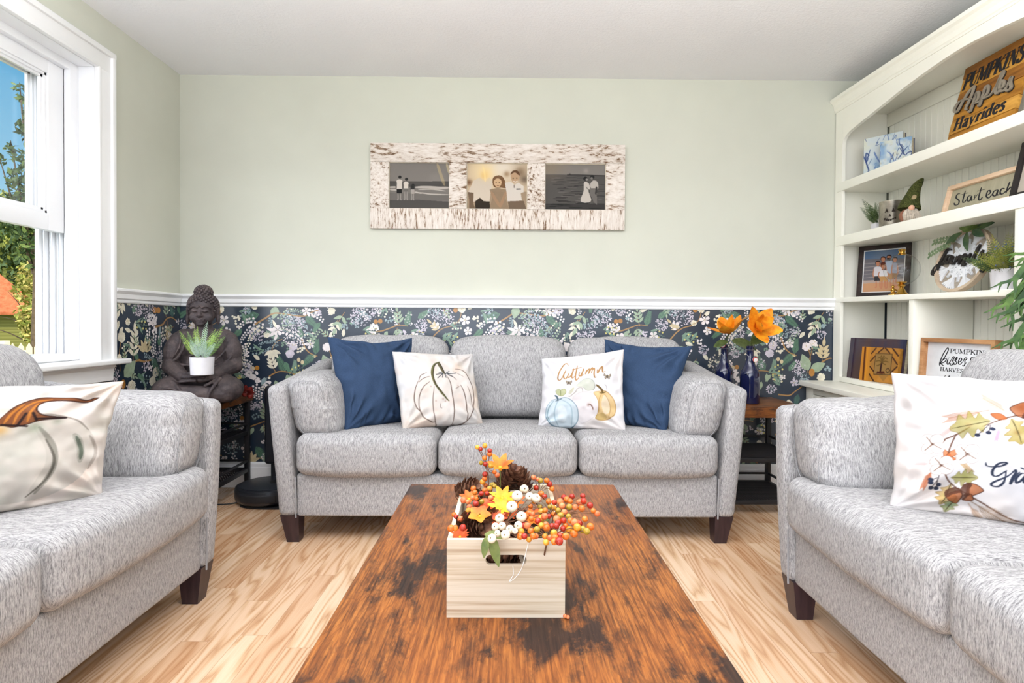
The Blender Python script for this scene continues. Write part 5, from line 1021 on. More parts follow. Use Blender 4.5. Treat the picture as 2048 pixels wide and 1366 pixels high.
# drapery ridges: over the left shoulder, open right side, hem bands over the shins
for P, r in (([(-.09, -.02, .362), (-.075, -.050, .30), (-.11, -.045, .235), (-.165, -.02, .205)], .008), ([(-.10, .0, .36), (-.10, -.045, .29), (-.135, -.035, .235)], .006), ([(.085, -.02, .365), (.045, -.052, .31), (.0, -.052, .27), (-.05, -.05, .245)], .007), ([(.11, -.01, .345), (.075, -.048, .285), (.03, -.056, .245), (-.02, -.055, .22)], .006), ([(.13, -.0, .30), (.10, -.04, .25), (.06, -.056, .21)], .006), ([(.16, -.02, .28), (.14, -.03, .23), (.10, -.05, .20)], .005),
             ([(-.11, -.03, .205), (0, -.060, .193), (.10, -.035, .20)], .007), ([(-.20, -.10, .09), (-.15, -.165, .085), (-.09, -.19, .09), (-.06, -.20, .06), (-.055, -.20, .02)], .009), ([(-.16, -.08, .135), (-.10, -.14, .115), (-.06, -.185, .08), (-.03, -.20, .03)], .008), ([(.05, -.19, .10), (.085, -.17, .12), (.10, -.10, .142)], .008), ([(.07, -.20, .02), (.075, -.205, .06), (.095, -.185, .10), (.115, -.13, .135)], .009)): b.tube(spline(P, 6), r, 8)
o = b.build('body', M_STONE, bud)
md = o.modifiers.new('fuse', 'REMESH'); md.mode = 'VOXEL'; md.voxel_size = .0032; md.use_smooth_shade = True
md = o.modifiers.new('soften', 'SMOOTH'); md.factor = .5; md.iterations = 3
b = MB(); n = 260                        # snail-shell curls
for k in range(n):
    zz = 1 - 1.72 * (k + .5) / n; a = k * 2.39996; rr = math.sqrt(max(0, 1 - zz * zz)); p = np.array((rr * math.cos(a) * .073, .026 + rr * math.sin(a) * .080, .512 + zz * .070))
    line = .535 - .0 if p[1] < -.02 else (.50 if p[1] < .02 else .43)
    if p[1] < .03 and p[2] < line - .25 * abs(p[0]) + .004 - (.02 if abs(p[0]) > .06 else 0): continue
    if p[2] > .568: continue
    b.ball(p, .0082, 8)
for k in range(60):
    zz = 1 - 1.3 * (k + .5) / 60; a = k * 2.39996; rr = math.sqrt(max(0, 1 - zz * zz)); b.ball((rr * math.cos(a) * .042, .03 + rr * math.sin(a) * .044, .585 + zz * .038), .0078, 8)
b.build('hair_curls', M_STONE, bud)
# ---- little plant in a white pot on the hands
pot = thing('potted_fern', 'small fern in a white pot resting on the hands of the statue', 'plant', (-1.545, 2.895, .7135))
M_POT = plain('white_glazed_pot', (226, 224, 228), .35, .5)
b = MB(); b.lathe([(.001, 0), (.050, 0), (.053, .003), (.0565, .088), (.0565, .090), (.053, .090), (.051, .080), (.001, .078)], 40); b.build('pot', M_POT, pot)
b = MB(); b.lathe([(.001, .079), (.0505, .079), (.0505, .0815), (.001, .084)], 24); b.build('soil', plain('dark_potting_soil', (62, 54, 44), .9), pot)
M_FR = [m_leafg('fern_bright_green', (120, 158, 66), (168, 196, 92)), m_leafg('fern_grey_green', (142, 170, 150), (186, 204, 186)), m_leafg('fern_mid_green', (104, 142, 74), (140, 172, 98)), m_leafg('fern_dark_green', (52, 74, 40), (88, 108, 60)), m_leafg('fern_olive_yellow', (116, 122, 44), (160, 160, 76))]
def frond(b, base, d, nrm, ln, wd, n=17, droop=.25):
    d = np.array(d, float); d /= np.linalg.norm(d); nrm = np.array(nrm, float); nrm -= d * (nrm @ d); nrm /= np.linalg.norm(nrm); sd = np.cross(d, nrm); base = np.array(base, float)
    P = [base + d * ln * t - nrm * droop * ln * t * t for t in np.linspace(0, 1, 8)]; b.tube(P, np.linspace(.0016, .0006, 8), 5)
    for k in range(n):
        t = .16 + .82 * k / n; p = base + d * ln * t - nrm * droop * ln * t * t; L = wd * math.sin(pi * (.18 + .8 * t)) ** .8
        for s_ in (-1, 1): b.leaf(p, sd * s_ + d * .75, nrm, L, L * .17, .15, 3)
for i, (dx, dy, dz, ln, k) in enumerate([(-.75, -.2, 1, .165, 0), (-.42, .1, 1, .165, 0), (-.12, .2, 1.1, .17, 2), (.05, -.05, 1.2, .185, 1), (.30, .2, 1.1, .15, 2), (.55, .0, 1.15, .185, 0), (.80, -.1, 1, .14, 2), (-.1, -.35, .9, .11, 1), (-.58, -.1, 1.05, .15, 2), (.42, -.15, 1.2, .15, 0), (-.26, -.1, 1.25, .16, 0), (.25, -.4, .9, .10, 1), (-.35, -.3, .8, .10, 1), (.55, -.35, .7, .10, 1), (.1, .4, 1, .14, 1)]):
    b = MB(); frond(b, (dx * .022, dy * .022, .080), (dx, dy, dz), (dx * .6, dy - .8, .5), ln * 1.04, .022); b.build('frond', M_FR[k], pot)
# ---- dried red blooms lying behind the knee
M_RED = m_leafg('dried_red_petal', (96, 28, 26), (150, 52, 42))
for (x, y, z, lab) in ((-1.435, 3.19, .5535, 'dried dark red bloom on the corner table, in front of its pair'), (-1.50, 3.27, .5535, 'dried dark red bloom behind the other one beside the statue')):
    b = MB()
    for k in range(22):
        a = k * 2.4; t = k / 22; b.leaf((0, 0, .012 + .035 * t), (math.cos(a), math.sin(a), .2 + 1.4 * t), (-math.cos(a), -math.sin(a), 1), .036 - .012 * t, .028, -.3, 4)
    b.ball((0, 0, .018), (.018, .018, .018), 8); o = b.build('dried_bloom', M_RED); o.location = (x, y, z); tag(o, lab, 'flower', 'dried red blooms by the statue')
# ================================================================ robot vacuum on its dock
M_BLK = plain('black_gloss_plastic', (34, 36, 42), .28, .5); M_BLK2 = plain('black_matte_plastic', (28, 29, 33), .5, .4)
dk = thing('vacuum_dock', 'black robot vacuum docking tower against the wall, beside the sofa arm', 'vacuum dock', (-1.235, 3.30, 0))
b = MB(); b.rbox((0, .01, .395), (.30, .125, .45), .02, 3); b.build('tower', M_BLK, dk); b = MB(); b.rbox((.0, .02, .09), (.24, .10, .17), .01, 2); b.build('neck', M_BLK2, dk)
b = MB(); b.prism([(math.copysign(min(abs(x), .185), x), y) for x, y in [(-.185, .05), (.185, .05), (.185, -.25)] + [(.185 * math.cos(a), -.26 - .06 * math.sin(a)) for a in np.linspace(0, pi, 14)] + [(-.185, -.25)]], .001, .010, 'xy'); b.build('ramp_mat', M_BLK2, dk, smooth=False)
rv = thing('robot_vacuum', 'round black robot vacuum parked on its dock between sofa and loveseat', 'robot vacuum', (-1.305, 3.135, .0105))
b = MB(); b.lathe([(.001, .006), (.158, .006), (.168, .014), (.173, .03), (.173, .072), (.169, .082), (.160, .086), (.001, .086)], 72); b.build('body', M_BLK, rv)
b = MB(); b.lathe([(.150, .0865), (.1505, .0885), (.146, .0892), (.001, .0896)], 64); b.build('lid', plain('dark_ribbed_lid', (44, 47, 54), .35, .5), rv)
b = MB(); b.lathe([(.0465, .0898), (.046, .0915), (.040, .0925), (.001, .0925)], 40, c=(.045, .02, 0)); b.build('button_plate', M_BLK2, rv); b = MB(); b.rbox((0, -.169, .045), (.19, .012, .040), .004, 2, (16, 1, 1), lambda P: np.c_[P[:, 0], P[:, 1] + P[:, 0] ** 2 * 2.9, P[:, 2]]); b.build('bumper', M_BLK2, rv)
b = MB(); b.tube(spline([(-1.86, 3.05, .004), (-1.70, 3.10, .004), (-1.60, 3.06, .004), (-1.50, 3.06, .004), (-1.42, 3.09, .012)], 8), .0035, 6); tag(b.build('power_cord', M_BLK2), 'thin black power cord on the floor under the corner table', 'cord')
# ================================================================ blue bottles with magnolias
def m_cobalt():
    t = NT('cobalt_bottle_glass', .06, .6); t.color((12, 22, 66)); t.b.inputs['Coat Weight'].default_value = .5; t.b.inputs['Transmission Weight'].default_value = .25; return t.m
M_COB = m_cobalt(); M_WIRE = plain('steel_wire', (170, 172, 176), .3, .5, .9); M_CER = plain('white_ceramic', (236, 230, 226), .3, .5); M_WASH = plain('red_rubber_washer', (190, 44, 40), .5)
M_MAG = [m_leafg('orange_magnolia_petal', (226, 126, 14), (246, 170, 36), .6), m_leafg('magnolia_leaf', (58, 74, 34), (92, 104, 56), .35)]
BP_ = [(.001, .004), (.030, .0), (.0475, .002), (.050, .008), (.050, .150), (.0485, .165), (.043, .180), (.034, .195), (.026, .212), (.0205, .235), (.0185, .262), (.018, .290), (.0195, .294), (.0195, .306), (.016, .310), (.013, .310), (.012, .29), (.001, .288)]
def bottle(label, x, y, stop):
    r = thing('swing_top_bottle', label, 'bottle', (x, y, .5605), group='cobalt swing-top bottles'); b = MB(); b.lathe(BP_, 40); b.build('glass', M_COB, r)
    b = MB(); b.tube(spline([(.0205, 0, .288), (.034 * stop[0] + .012, -.012, .270), (.020 * stop[0], -.034, .248)], 6), .0013, 6); b.tube(spline([(-.0205, 0, .288), (-.026, -.012, .268), (-.010, -.036, .246)], 6), .0013, 6)
    b.tube(spline([(.0205 * math.cos(a), .0205 * math.sin(a), .289) for a in np.linspace(0, 6.283, 14)], 3), .0011, 5, cap=False); b.build('wire_bail', M_WIRE, r)
    p = (stop[1], stop[2], stop[3]); b = MB(); b.lathe([(.001, -.008), (.010, -.008), (.0125, -.003), (.0125, .004), (.008, .009), (.001, .010)], 20, c=p, M=Matrix.Rotation(-1.3, 3, 'X')); st = b.build('stopper', M_CER, r)
    b = MB(); b.lathe([(.005, -.002), (.0138, -.002), (.0138, .002), (.005, .002)], 20, c=(p[0], p[1] - .004, p[2]), M=Matrix.Rotation(-1.3, 3, 'X')); b.build('washer', M_WASH, st); return r
B2 = (1.308, 3.06); B1 = (1.222, 3.20)
bottle('nearer blue swing-top bottle with hanging red and white stopper', *B2, (1.0, .012, -.036, .238)); bottle('farther blue swing-top bottle half hidden by the sofa arm', *B1, (1.2, -.020, -.024, .308))
def magnolia(label, x, y, zc, face, sz, seed, base):
    r = thing('magnolia_stem', label, 'flower', (x, y, .86), group='orange magnolia stems'); A = Vector(face).normalized(); U = A.orthogonal().normalized(); Vv = A.cross(U); c0 = np.array((base[0] - x, base[1] - y, zc - .86)); R = random.Random(seed)
    for ring, (n, up, L) in enumerate(((5, .35, sz), (4, 1.1, sz * .85))):
        for k in range(n):
            a = 2 * pi * k / n + ring * .5 + seed; d = math.cos(a) * U + math.sin(a) * Vv + A * (up + R.uniform(-.12, .12)); b = MB(); b.leaf(c0, d, A - d * .4, L, L * .62, -.32, 8); b.build('petal', M_MAG[0], r)
    b = MB(); b.ball(c0 + np.array(A) * sz * .18, (sz * .10,) * 3, 8)
    for k in range(24): q = k * 2.4; w = Vector((math.cos(q), math.sin(q), 0)); b.leaf(c0 + np.array(A) * .012, A * 1.4 + U * math.cos(q) * .6 + Vv * math.sin(q) * .6, A, sz * .3, .004, 0, 2)
    b.build('flower_center', plain('magnolia_stamens', (150, 120, 50), .8), r); b = MB(); b.tube(spline([(0, 0, -.1), (0, 0, .02), c0]), .0035, 6); b.build('stem', M_MAG[1], r); return r
m1 = magnolia('open orange magnolia in the nearer blue bottle', *B2, .965, (.15, -.8, .35), .125, .7, (1.325, 3.03))
m2 = magnolia('orange magnolia seen from the side in the farther blue bottle', *B1, .935, (-.35, -.15, 1), .118, 2.1, (1.225, 3.13))
for m_, base, d, ln, wd in ((m2, (0.02, -.06, .035), (.75, -.2, -.22), .135, .080), (m2, (0, -.05, .03), (-.3, .1, -.1), .08, .05), (m1, (.01, 0, .02), (.8, .2, .55), .11, .06)):
    b = MB(); b.leaf(base, d, (.1, -.7, .7), ln, wd, .15, 8); b.build('leaf', M_MAG[1], m_)
# ================================================================ built-in bookcase (the old house has settled: it rises a little towards the corner)
def zs(y): return .0165 * (y - 2.75)
def settle(o):
    me = o.data; n = len(me.vertices); a = np.empty(n * 3); me.vertices.foreach_get('co', a); a = a.reshape(-1, 3); a[:, 2] += .0165 * (a[:, 1] - 2.75) * np.clip(a[:, 2] / .6, 0, 1); me.vertices.foreach_set('co', a.ravel()); me.update(); return o
BK = thing('built_in_bookcase', 'cream built-in bookcase with arched top, right wall', 'bookcase', (0, 0, 0)); FX, BXK, Y0B, Y1B = 1.944, 2.246, 1.60, 3.388
def bk(name, build, parent=None, smooth=True, mat=None): b = MB(); build(b); return settle(b.build(name, mat or M_CREAM, parent or BK, smooth))
def beads(b):
    ys = np.arange(Y0B, Y1B - .03, .042); P = []
    for y in ys: P += [(BXK, y), (BXK, y + .036), (BXK + .004, y + .0375), (BXK + .004, y + .0405)]
    P += [(BXK, Y1B - .029), (BXK + .016, Y1B - .029), (BXK + .016, Y0B)]; b.prism(P, .64, 2.235, 'xy')
bk('back_panel', beads, smooth=False)
bk('side_panel', lambda b: b.box2((FX + .019, Y1B - .022, .64), (BXK - .008, Y1B, 2.25), .002)); bk('side_panel', lambda b: b.box2((FX + .019, Y0B, .64), (BXK - .001, Y0B + .022, 2.25), .002))
arch = spline([(3.317, 2.0), (3.316, 2.030), (3.300, 2.058), (3.262, 2.080), (3.19, 2.094), (3.03, 2.120), (2.82, 2.153), (2.61, 2.176), (2.45, 2.184), (2.29, 2.176), (2.08, 2.153), (1.87, 2.120), (1.735, 2.090), (1.680, 2.058), (1.672, 2.0)], 5)
def ff(b):
    A = arch.tolist(); V, F = [], []
    for x in (FX, FX + .019):
        for y, z in A: V += [(x, y, z), (x, y, 2.25)]
    n = len(A) * 2
    for i in range(len(A) - 1): k = 2 * i; F += [(k, k + 1, k + 3, k + 2), (n + k, n + k + 2, n + k + 3, n + k + 1), (k, k + 2, n + k + 2, n + k)]
    b.add(V, F); b.box2((FX, 3.317, .645), (FX + .019, Y1B, 2.25), .001); b.box2((FX, Y0B, .645), (FX + .019, 1.672, 2.25), .001)
bk('face_frame', ff, smooth=False)
bk('face_stile', lambda b: (b.box2((FX + .0005, 2.10, .645), (FX + .0185, 2.178, 1.442), .001), b.box2((FX + .019, 2.12, .645), (BXK - .009, 2.158, 1.442), .001)))
bk('top_panel', lambda b: b.box2((FX + .019, Y0B, 2.222), (BXK + .016, Y1B - .001, 2.24), .001)); bk('top_rail', lambda b: b.box2((BXK - .012, Y0B + .03, 2.145), (BXK - .0005, Y1B - .024, 2.2215), .001))
for nm, z, th, x0 in (('shelf', 1.809, .050, FX - .004), ('shelf', 1.4965, .055, FX - .004), ('shelf', 1.137, .027, FX - .004), ('bottom_board', .676, .029, FX + .0005)):
    bk(nm, lambda b: b.box2((x0, Y0B + .024, z - th), (BXK - .002, Y1B - .024, z), .003, seg=2))
bk('divider', lambda b: b.box2((FX + .004, 2.722, .677), (BXK - .009, 2.755, 1.1095), .002))
CRN = [(FX + .01, 2.232), (FX - .004, 2.232), (FX - .006, 2.242), (FX - .010, 2.246), (FX - .013, 2.268), (FX - .022, 2.284), (FX - .034, 2.293), (FX - .036, 2.309), (FX + .01, 2.309)]
bk('crown_moulding', lambda b: (b.prism(CRN, Y0B, Y1B + .003, 'xz'), b.box2((FX + .01, Y0B, 2.242), (BXK + .016, Y1B + .003, 2.300), 0)), smooth=False)
bk('countertop', lambda b: b.box2((1.742, Y0B, .616), (BXK + .016, Y1B + .003, .645), .003, seg=2))
bk('base_cabinet', lambda b: (b.box2((1.805, Y0B, .0), (BXK + .016, Y1B, .6155), .001), b.box2((1.786, 3.31, .0), (1.8055, Y1B, .615), .001), b.box2((1.7862, Y0B, .575), (1.8052, 3.3105, .615), .001), b.box2((1.7862, Y0B, 0), (1.8052, 3.3105, .09), .001), b.box2((1.786, 2.44, .0), (1.8055, 2.50, .615), .001)))
for y0, y1 in ((1.64, 2.432), (2.508, 3.302)):
    d = bk('door', lambda b: [b.box2((1.784, a, c), (1.803, e, f), .002) for a, c, e, f in ((y0, .095, y0 + .06, .570), (y1 - .06, .095, y1, .570), (y0 + .06, .095, y1 - .06, .155), (y0 + .06, .51, y1 - .06, .570), (y0 + .0605, .1552, y1 - .0605, .5098))][:4] and b.box2((1.796, y0 + .06, .155), (1.802, y1 - .06, .51), 0))
    bk('door_knob', lambda b: b.ball((1.772, y0 + .03, .36), .013, 12), d)
# ---------------------------------------------------------------- sheets standing on the shelves
class Plane:
    def __init__(s, O, S, T):
        s.O, S, T = (np.array(v, float) for v in (O, S, T)); s.S = S / np.linalg.norm(S); T = T - s.S * (s.S @ T); s.T = T / np.linalg.norm(T); s.N = np.cross(s.S, s.T)
    def p(s, x, y, d=0.0): return s.O + s.S * x + s.T * y + s.N * d
    def place(s, off=0.0): return lambda P, d: s.O + np.outer(P[:, 0], s.S) + np.outer(P[:, 1], s.T) + s.N * (off + d)
    def box(s, b, x0, y0, x1, y1, d0, d1, mi=0, r=.001):
        M = Matrix((tuple(s.S), tuple(s.T), tuple(s.N))).transposed(); b.rbox(s.p((x0 + x1) / 2, (y0 + y1) / 2, (d0 + d1) / 2), (x1 - x0, y1 - y0, d1 - d0), r, 1, mi=mi, M=M)
def frame(pl, w, h, bar, d0, d1, mat, parent, nm='frame'):
    b = MB(); pl.box(b, 0, h - bar, w, h, d0, d1); pl.box(b, 0, 0, w, bar, d0, d1); pl.box(b, 0, bar, bar, h - bar, d0 + .0005, d1 - .0005); pl.box(b, w - bar, bar, w, h - bar, d0 + .0005, d1 - .0005); return b.build(nm, mat, parent)
M_PHOTO = paint_mat('photo_print', .45, .12); M_INK = plain('black_sign_ink', (34, 34, 40), .6, .3); M_WLET = plain('black_wood_lettering', (36, 31, 30), .55, .35); M_GREY = plain('grey_wood_lettering', (150, 140, 124), .7, .25)
def wood(name, a, b_, sc=(30, 4, 30), rough=.6):
    t = NT(name, rough, .3); t.color(t.ramp(t.noise(t.coord(scale=sc), 1, 5, .6), [(.32, a), (.68, b_)])); return t.m
# --- PUMPKINS / Apples / Hayrides board
pl = Plane((2.06, 2.668, 1.809), (.007, -1, 0), (.09, 0, .363)); sg = thing('wooden_sign', 'slatted wooden sign reading PUMPKINS Apples Hayrides on the top shelf', 'sign', pl.O); h6 = .387 / 6; R = random.Random(4)
off = lambda o: (setattr(o, 'location', -Vector(sg.location)), o)[1]
M_SL = [wood('amber_slat', (150, 98, 30), (206, 146, 56), (40, 5, 40)), wood('brown_slat', (116, 72, 26), (170, 112, 44), (40, 5, 40)), wood('golden_slat', (170, 116, 40), (220, 164, 74), (40, 5, 40))]
for k, (a, c) in enumerate(((0, .062), (.064, .122), (.124, .196), (.198, .262), (.264, .330), (.332, .387))):
    b = MB(); pl.box(b, 0, a, .350, c, -.001 - .001 * (k % 2), .014 + .002 * (k % 2), r=.0015); off(b.build('slat', M_SL[(0, 2, 0, 1, 2, 1)[k]], sg))
b = MB(); pl.box(b, .03, .01, .06, .37, -.014, -.0025); pl.box(b, .29, .01, .32, .37, -.014, -.0025); off(b.build('batten', M_SL[1], sg))
b = MB(); letters(b, 'PUMPKINS', .012, .274, .315, .074, pl.place(.0165), .0135, .3, .12, .001); off(b.build('lettering', M_INK, sg)); b = MB(); letters(b, 'Hayrides', .022, .076, .275, .058, pl.place(.0165), .0125, .35, .10, .001); off(b.build('lettering', M_INK, sg))
APP = [[(94, 266), (94, 237), (87, 201), (76, 168), (87, 156)], [(92, 265), (68, 246), (46, 211), (29, 174), (14, 172), (3, 191), (18, 216), (57, 215), (103, 200)], [(118, 225), (115, 182), (110, 140), (97, 145)], [(113, 198), (121, 222), (134, 213), (137, 185), (120, 174), (150, 168), (158, 180)], [(162, 220), (160, 183), (156, 148), (149, 155)], [(159, 198), (166, 228), (181, 224), (185, 192), (171, 175), (204, 173)], [(201, 174), (224, 201), (240, 261), (247, 251), (232, 216), (228, 183), (241, 167), (250, 178)], [(243, 179), (265, 188), (265, 208), (250, 218), (246, 196), (258, 171), (275, 167), (286, 179)], [(286, 179), (296, 216), (298, 192), (309, 165), (296, 156), (279, 169)]]
MM = lambda st: [[(x / 1000, y / 1000) for x, y in s_] for s_ in st]
b = MB(); c = MB()
for s_ in MM(APP): ribbon(b, s_, .0125, pl.place(.017), .007, nib=.45); ribbon(c, [(x + .004, y - .003) for x, y in s_], .0135, pl.place(.0165), .0022, nib=.4)
off(b.build('script_lettering', M_GREY, sg)); off(c.build('script_backing', M_WLET, sg))
# --- Start each day
pl = Plane((2.055, 2.684, 1.4965 + zs(2.5)), (0, -1, 0), (.035, 0, .135)); sg = thing('framed_sign', 'long framed sign in script beginning Start each, second shelf', 'sign', pl.O); W_ = .56; Hh = .149
frame(pl, W_, Hh, .020, -.006, .018, wood('pinkish_pine_frame', (214, 178, 144), (236, 208, 178)), sg); off(sg.children[-1])
b = MB(); pl.box(b, .0195, .0195, W_ - .0195, Hh - .0195, -.004, .004); off(b.build('panel', wood('taupe_sign_panel', (160, 154, 130), (178, 172, 148), (4, 30, 4)), sg))
STA = [[(72, 102), (56, 103), (54, 87), (78, 67), (78, 50), (60, 51), (50, 63)], [(100, 109), (101, 62), (111, 52), (123, 63)], [(80, 95), (122, 95)], [(141, 77), (126, 76), (128, 58), (142, 52), (147, 74), (151, 53), (164, 53)], [(165, 75), (168, 49)], [(167, 59), (182, 76)], [(190, 103), (190, 56), (201, 42), (211, 55)], [(171, 90), (215, 88)], [(231, 55), (248, 64), (242, 76), (231, 75), (231, 54), (247, 42), (260, 55)], [(282, 70), (266, 67), (264, 51), (281, 44), (285, 68), (288, 45), (301, 48)], [(319, 65), (304, 69), (300, 54), (313, 43), (328, 53)], [(336, 91), (332, 69), (331, 43)], [(333, 50), (347, 65), (354, 56), (352, 43), (372, 52)],
       [(412, 66), (396, 65), (394, 48), (408, 46), (414, 60)], [(418, 95), (412, 66), (412, 45), (424, 46)], [(446, 66), (430, 65), (428, 48), (444, 46), (447, 66), (448, 46), (458, 48)], [(466, 66), (468, 48), (480, 52), (486, 66)], [(486, 66), (484, 40), (474, 28), (468, 36)]]
b = MB()
for s_ in MM(STA): ribbon(b, s_, .0068, pl.place(.004), .001, nib=.55)
off(b.build('lettering', M_INK, sg))
# dark picture frame at the edge of view
pl = Plane((2.01, 2.272, 1.4965 + zs(2.2)), (.08, -1, 0), (.05, 0, .2)); sg = thing('picture_frame', 'black picture frame at the right edge, in front of the Start each sign', 'picture frame', pl.O)
frame(pl, .19, .235, .022, -.006, .012, M_WLET, sg); off(sg.children[-1]); cv = Canvas(40, 50, (206, 198, 186)); cv.tint((150, 140, 130), 3, 2, .7); off(sheet('photo', cv, pl.p(.02, .215, .002), pl.p(.17, .215, .002), pl.p(.17, .02, .002), pl.p(.02, .02, .002), M_PHOTO, sg))
# --- PUMPKIN kisses & HARVEST wishes
pl = Plane((1.985, 2.709, .677 + zs(2.5)), (0, -1, 0), (.016, 0, .254)); sg = thing('framed_sign', 'wood framed white sign reading PUMPKIN kisses and HARVEST, lower right cubby', 'sign', pl.O)
frame(pl, .413, .254, .019, -.012, .024, wood('warm_oak_frame', (160, 108, 66), (206, 158, 112)), sg); off(sg.children[-1])
b = MB(); pl.box(b, .0185, .0185, .3945, .2355, -.008, .001); off(b.build('panel', plain('white_sign_panel', (234, 236, 240), .6), sg))
KIS = [[(104, 126), (99, 135), (105, 155), (116, 181), (130, 202), (140, 212), (145, 207), (141, 193), (127, 169), (114, 152), (102, 134)], [(103, 137), (112, 150), (126, 161), (137, 162), (134, 152), (120, 143), (108, 140)], [(106, 140), (114, 134), (125, 129)], [(148, 165), (143, 146), (147, 137), (155, 142), (163, 155)], [(148, 172), (154, 170)], [(162, 152), (173, 169), (179, 175), (183, 169), (176, 159), (175, 154), (180, 147), (176, 138), (167, 135), (161, 139), (166, 144)], [(182, 155), (191, 165), (197, 173), (199, 167), (193, 159), (193, 154), (199, 148), (194, 141), (186, 139), (183, 143), (187, 147)], [(203, 150), (218, 155), (225, 163), (221, 170), (213, 167), (208, 154), (210, 144), (218, 142), (229, 152)], [(230, 152), (242, 171), (249, 173), (252, 169), (243, 160), (244, 152), (243, 142), (236, 136), (230, 139)], [(241, 144), (254, 153)], [(300, 173), (292, 179), (277, 175), (273, 166), (282, 160), (294, 160)], [(282, 159), (270, 149), (272, 137), (288, 132), (301, 139), (310, 155), (302, 162), (296, 157), (303, 153)],
       [(139, 86), (131, 68), (130, 57), (138, 57), (150, 74), (164, 86), (160, 68), (164, 51), (176, 46), (187, 61), (190, 81), (197, 76), (205, 77)], [(216, 83), (209, 68), (212, 61), (224, 69), (238, 88)], [(210, 95), (216, 93)], [(236, 85), (247, 98), (256, 95), (249, 86), (243, 80), (251, 72), (246, 62), (235, 58), (232, 62)], [(250, 69), (265, 85), (283, 115), (292, 124)], [(292, 124), (282, 109), (268, 78), (260, 49)], [(260, 49), (268, 66), (281, 79), (290, 76), (286, 61), (290, 54), (300, 61)]]
b = MB()
for s_ in MM(KIS): ribbon(b, s_, .0052 if max(q[1] for q in s_) > .11 or len(s_) < 4 else .0062, pl.place(.001), .0008, nib=.6)
letters(b, 'PUMPKIN', .154, .189, .187, .020, pl.place(.001), .0036, .4, 0, .0008); letters(b, 'HARVEST', .105, .105, .155, .0175, pl.place(.001), .0032, .4, 0, .0008); off(b.build('lettering', M_INK, sg))
# --- round "family" sign
pl = Plane((2.035, 2.585, 1.139 + zs(2.58)), (0, -1, 0), (.085, 0, .30)); sg = thing('round_sign', 'round white fretwork sign lettered family with greenery, third shelf', 'sign', pl.O); RR, cxy = .152, (0, .152)
def ring(b, r0, r1, d0, d1, n=72):
    V = [pl.p(cxy[0] + r * math.cos(2 * pi * k / n), cxy[1] + r * math.sin(2 * pi * k / n), d) for d in (d0, d1) for r in (r0, r1) for k in range(n)]; F = []
    for k in range(n):
        m = (k + 1) % n; F += [(2 * n + k, 3 * n + k, 3 * n + m, 2 * n + m), (n + k, k, m, n + m), (n + m, 3 * n + m, 3 * n + k, n + k), (k, 2 * n + k, 2 * n + m, m)]
    b.add(V, F)
b = MB(); ring(b, RR - .015, RR, -.010, .014); off(b.build('hoop', wood('ash_wood_hoop', (182, 160, 136), (208, 188, 164)), sg, smooth=False))
b = MB(); V = [pl.p(cxy[0] + (RR - .014) * math.cos(2 * pi * k / 64), cxy[1] + (RR - .014) * math.sin(2 * pi * k / 64), d) for d in (-.008, -.004) for k in range(64)]; b.add(V, [tuple(range(64, 128)), tuple(reversed(range(64)))] + [(k, (k + 1) % 64, (k + 1) % 64 + 64, k + 64) for k in range(64)]); off(b.build('backing', wood('greyed_backing_board', (150, 138, 124), (176, 166, 152)), sg, smooth=False))
b = MB(); fp = pl.place(-.004)
for k in range(8):       # eightfold fretwork star
    a = k * pi / 4 + .39; rot = lambda P, a=a: [(cxy[0] + x * math.cos(a) - y * math.sin(a), cxy[1] + x * math.sin(a) + y * math.cos(a)) for x, y in P]
    ribbon(b, rot([(.02, 0), (.08, 0), (.137, 0)]), .016, fp, .007, nib=0)
    for q in (-.62, -.38, -.18, .18, .38, .62): ribbon(b, rot([(.085, 0), (.11, q * .03), (.136, q * .075)]), .0085, fp, .0066, nib=0)
    for s2 in (-1, 1): ribbon(b, rot([(.03, 0), (.055, s2 * .018), (.075, s2 * .034), (.095, s2 * .036)]), .009, fp, .0068, nib=0); ribbon(b, rot([(.045, s2 * .019), (.066, s2 * .012), (.088, 0)]), .006, fp, .0064, nib=0)
for r in (.036, .074): ribbon(b, [(cxy[0] + r * math.cos(2 * pi * k / 24), cxy[1] + r * math.sin(2 * pi * k / 24)) for k in range(25)], .010, fp, .0062, nib=0, cap=False)
off(b.build('fretwork', plain('white_fretwork', (232, 234, 238), .55), sg, smooth=False))
FAM = [[(-81, 212), (-105, 214), (-117, 185), (-129, 147), (-139, 112), (-150, 96), (-161, 107), (-150, 134), (-117, 148), (-82, 154)], [(-63, 179), (-90, 182), (-97, 159), (-79, 147), (-59, 176), (-60, 146), (-40, 138)], [(-32, 174), (-38, 134)], [(-36, 144), (-17, 171), (-8, 163), (-9, 131)], [(-9, 139), (9, 175), (18, 165), (17, 126), (33, 132)], [(44, 178), (39, 148), (52, 135), (68, 153)], [(82, 214), (67, 154), (69, 135), (88, 142)], [(108, 185), (100, 151), (112, 136), (130, 150), (143, 170)], [(143, 172), (150, 141), (148, 112), (138, 84), (130, 95), (150, 118), (179, 129)]]
b = MB()
for s_ in MM(FAM): ribbon(b, s_, .0135, pl.place(.0062), .008, nib=.3)
off(b.build('lettering', M_WLET, sg, smooth=False))
M_EUC = [m_leafg('eucalyptus_leaf', (96, 118, 84), (140, 156, 118)), m_leafg('deep_green_leaf', (46, 74, 52), (84, 108, 70))]
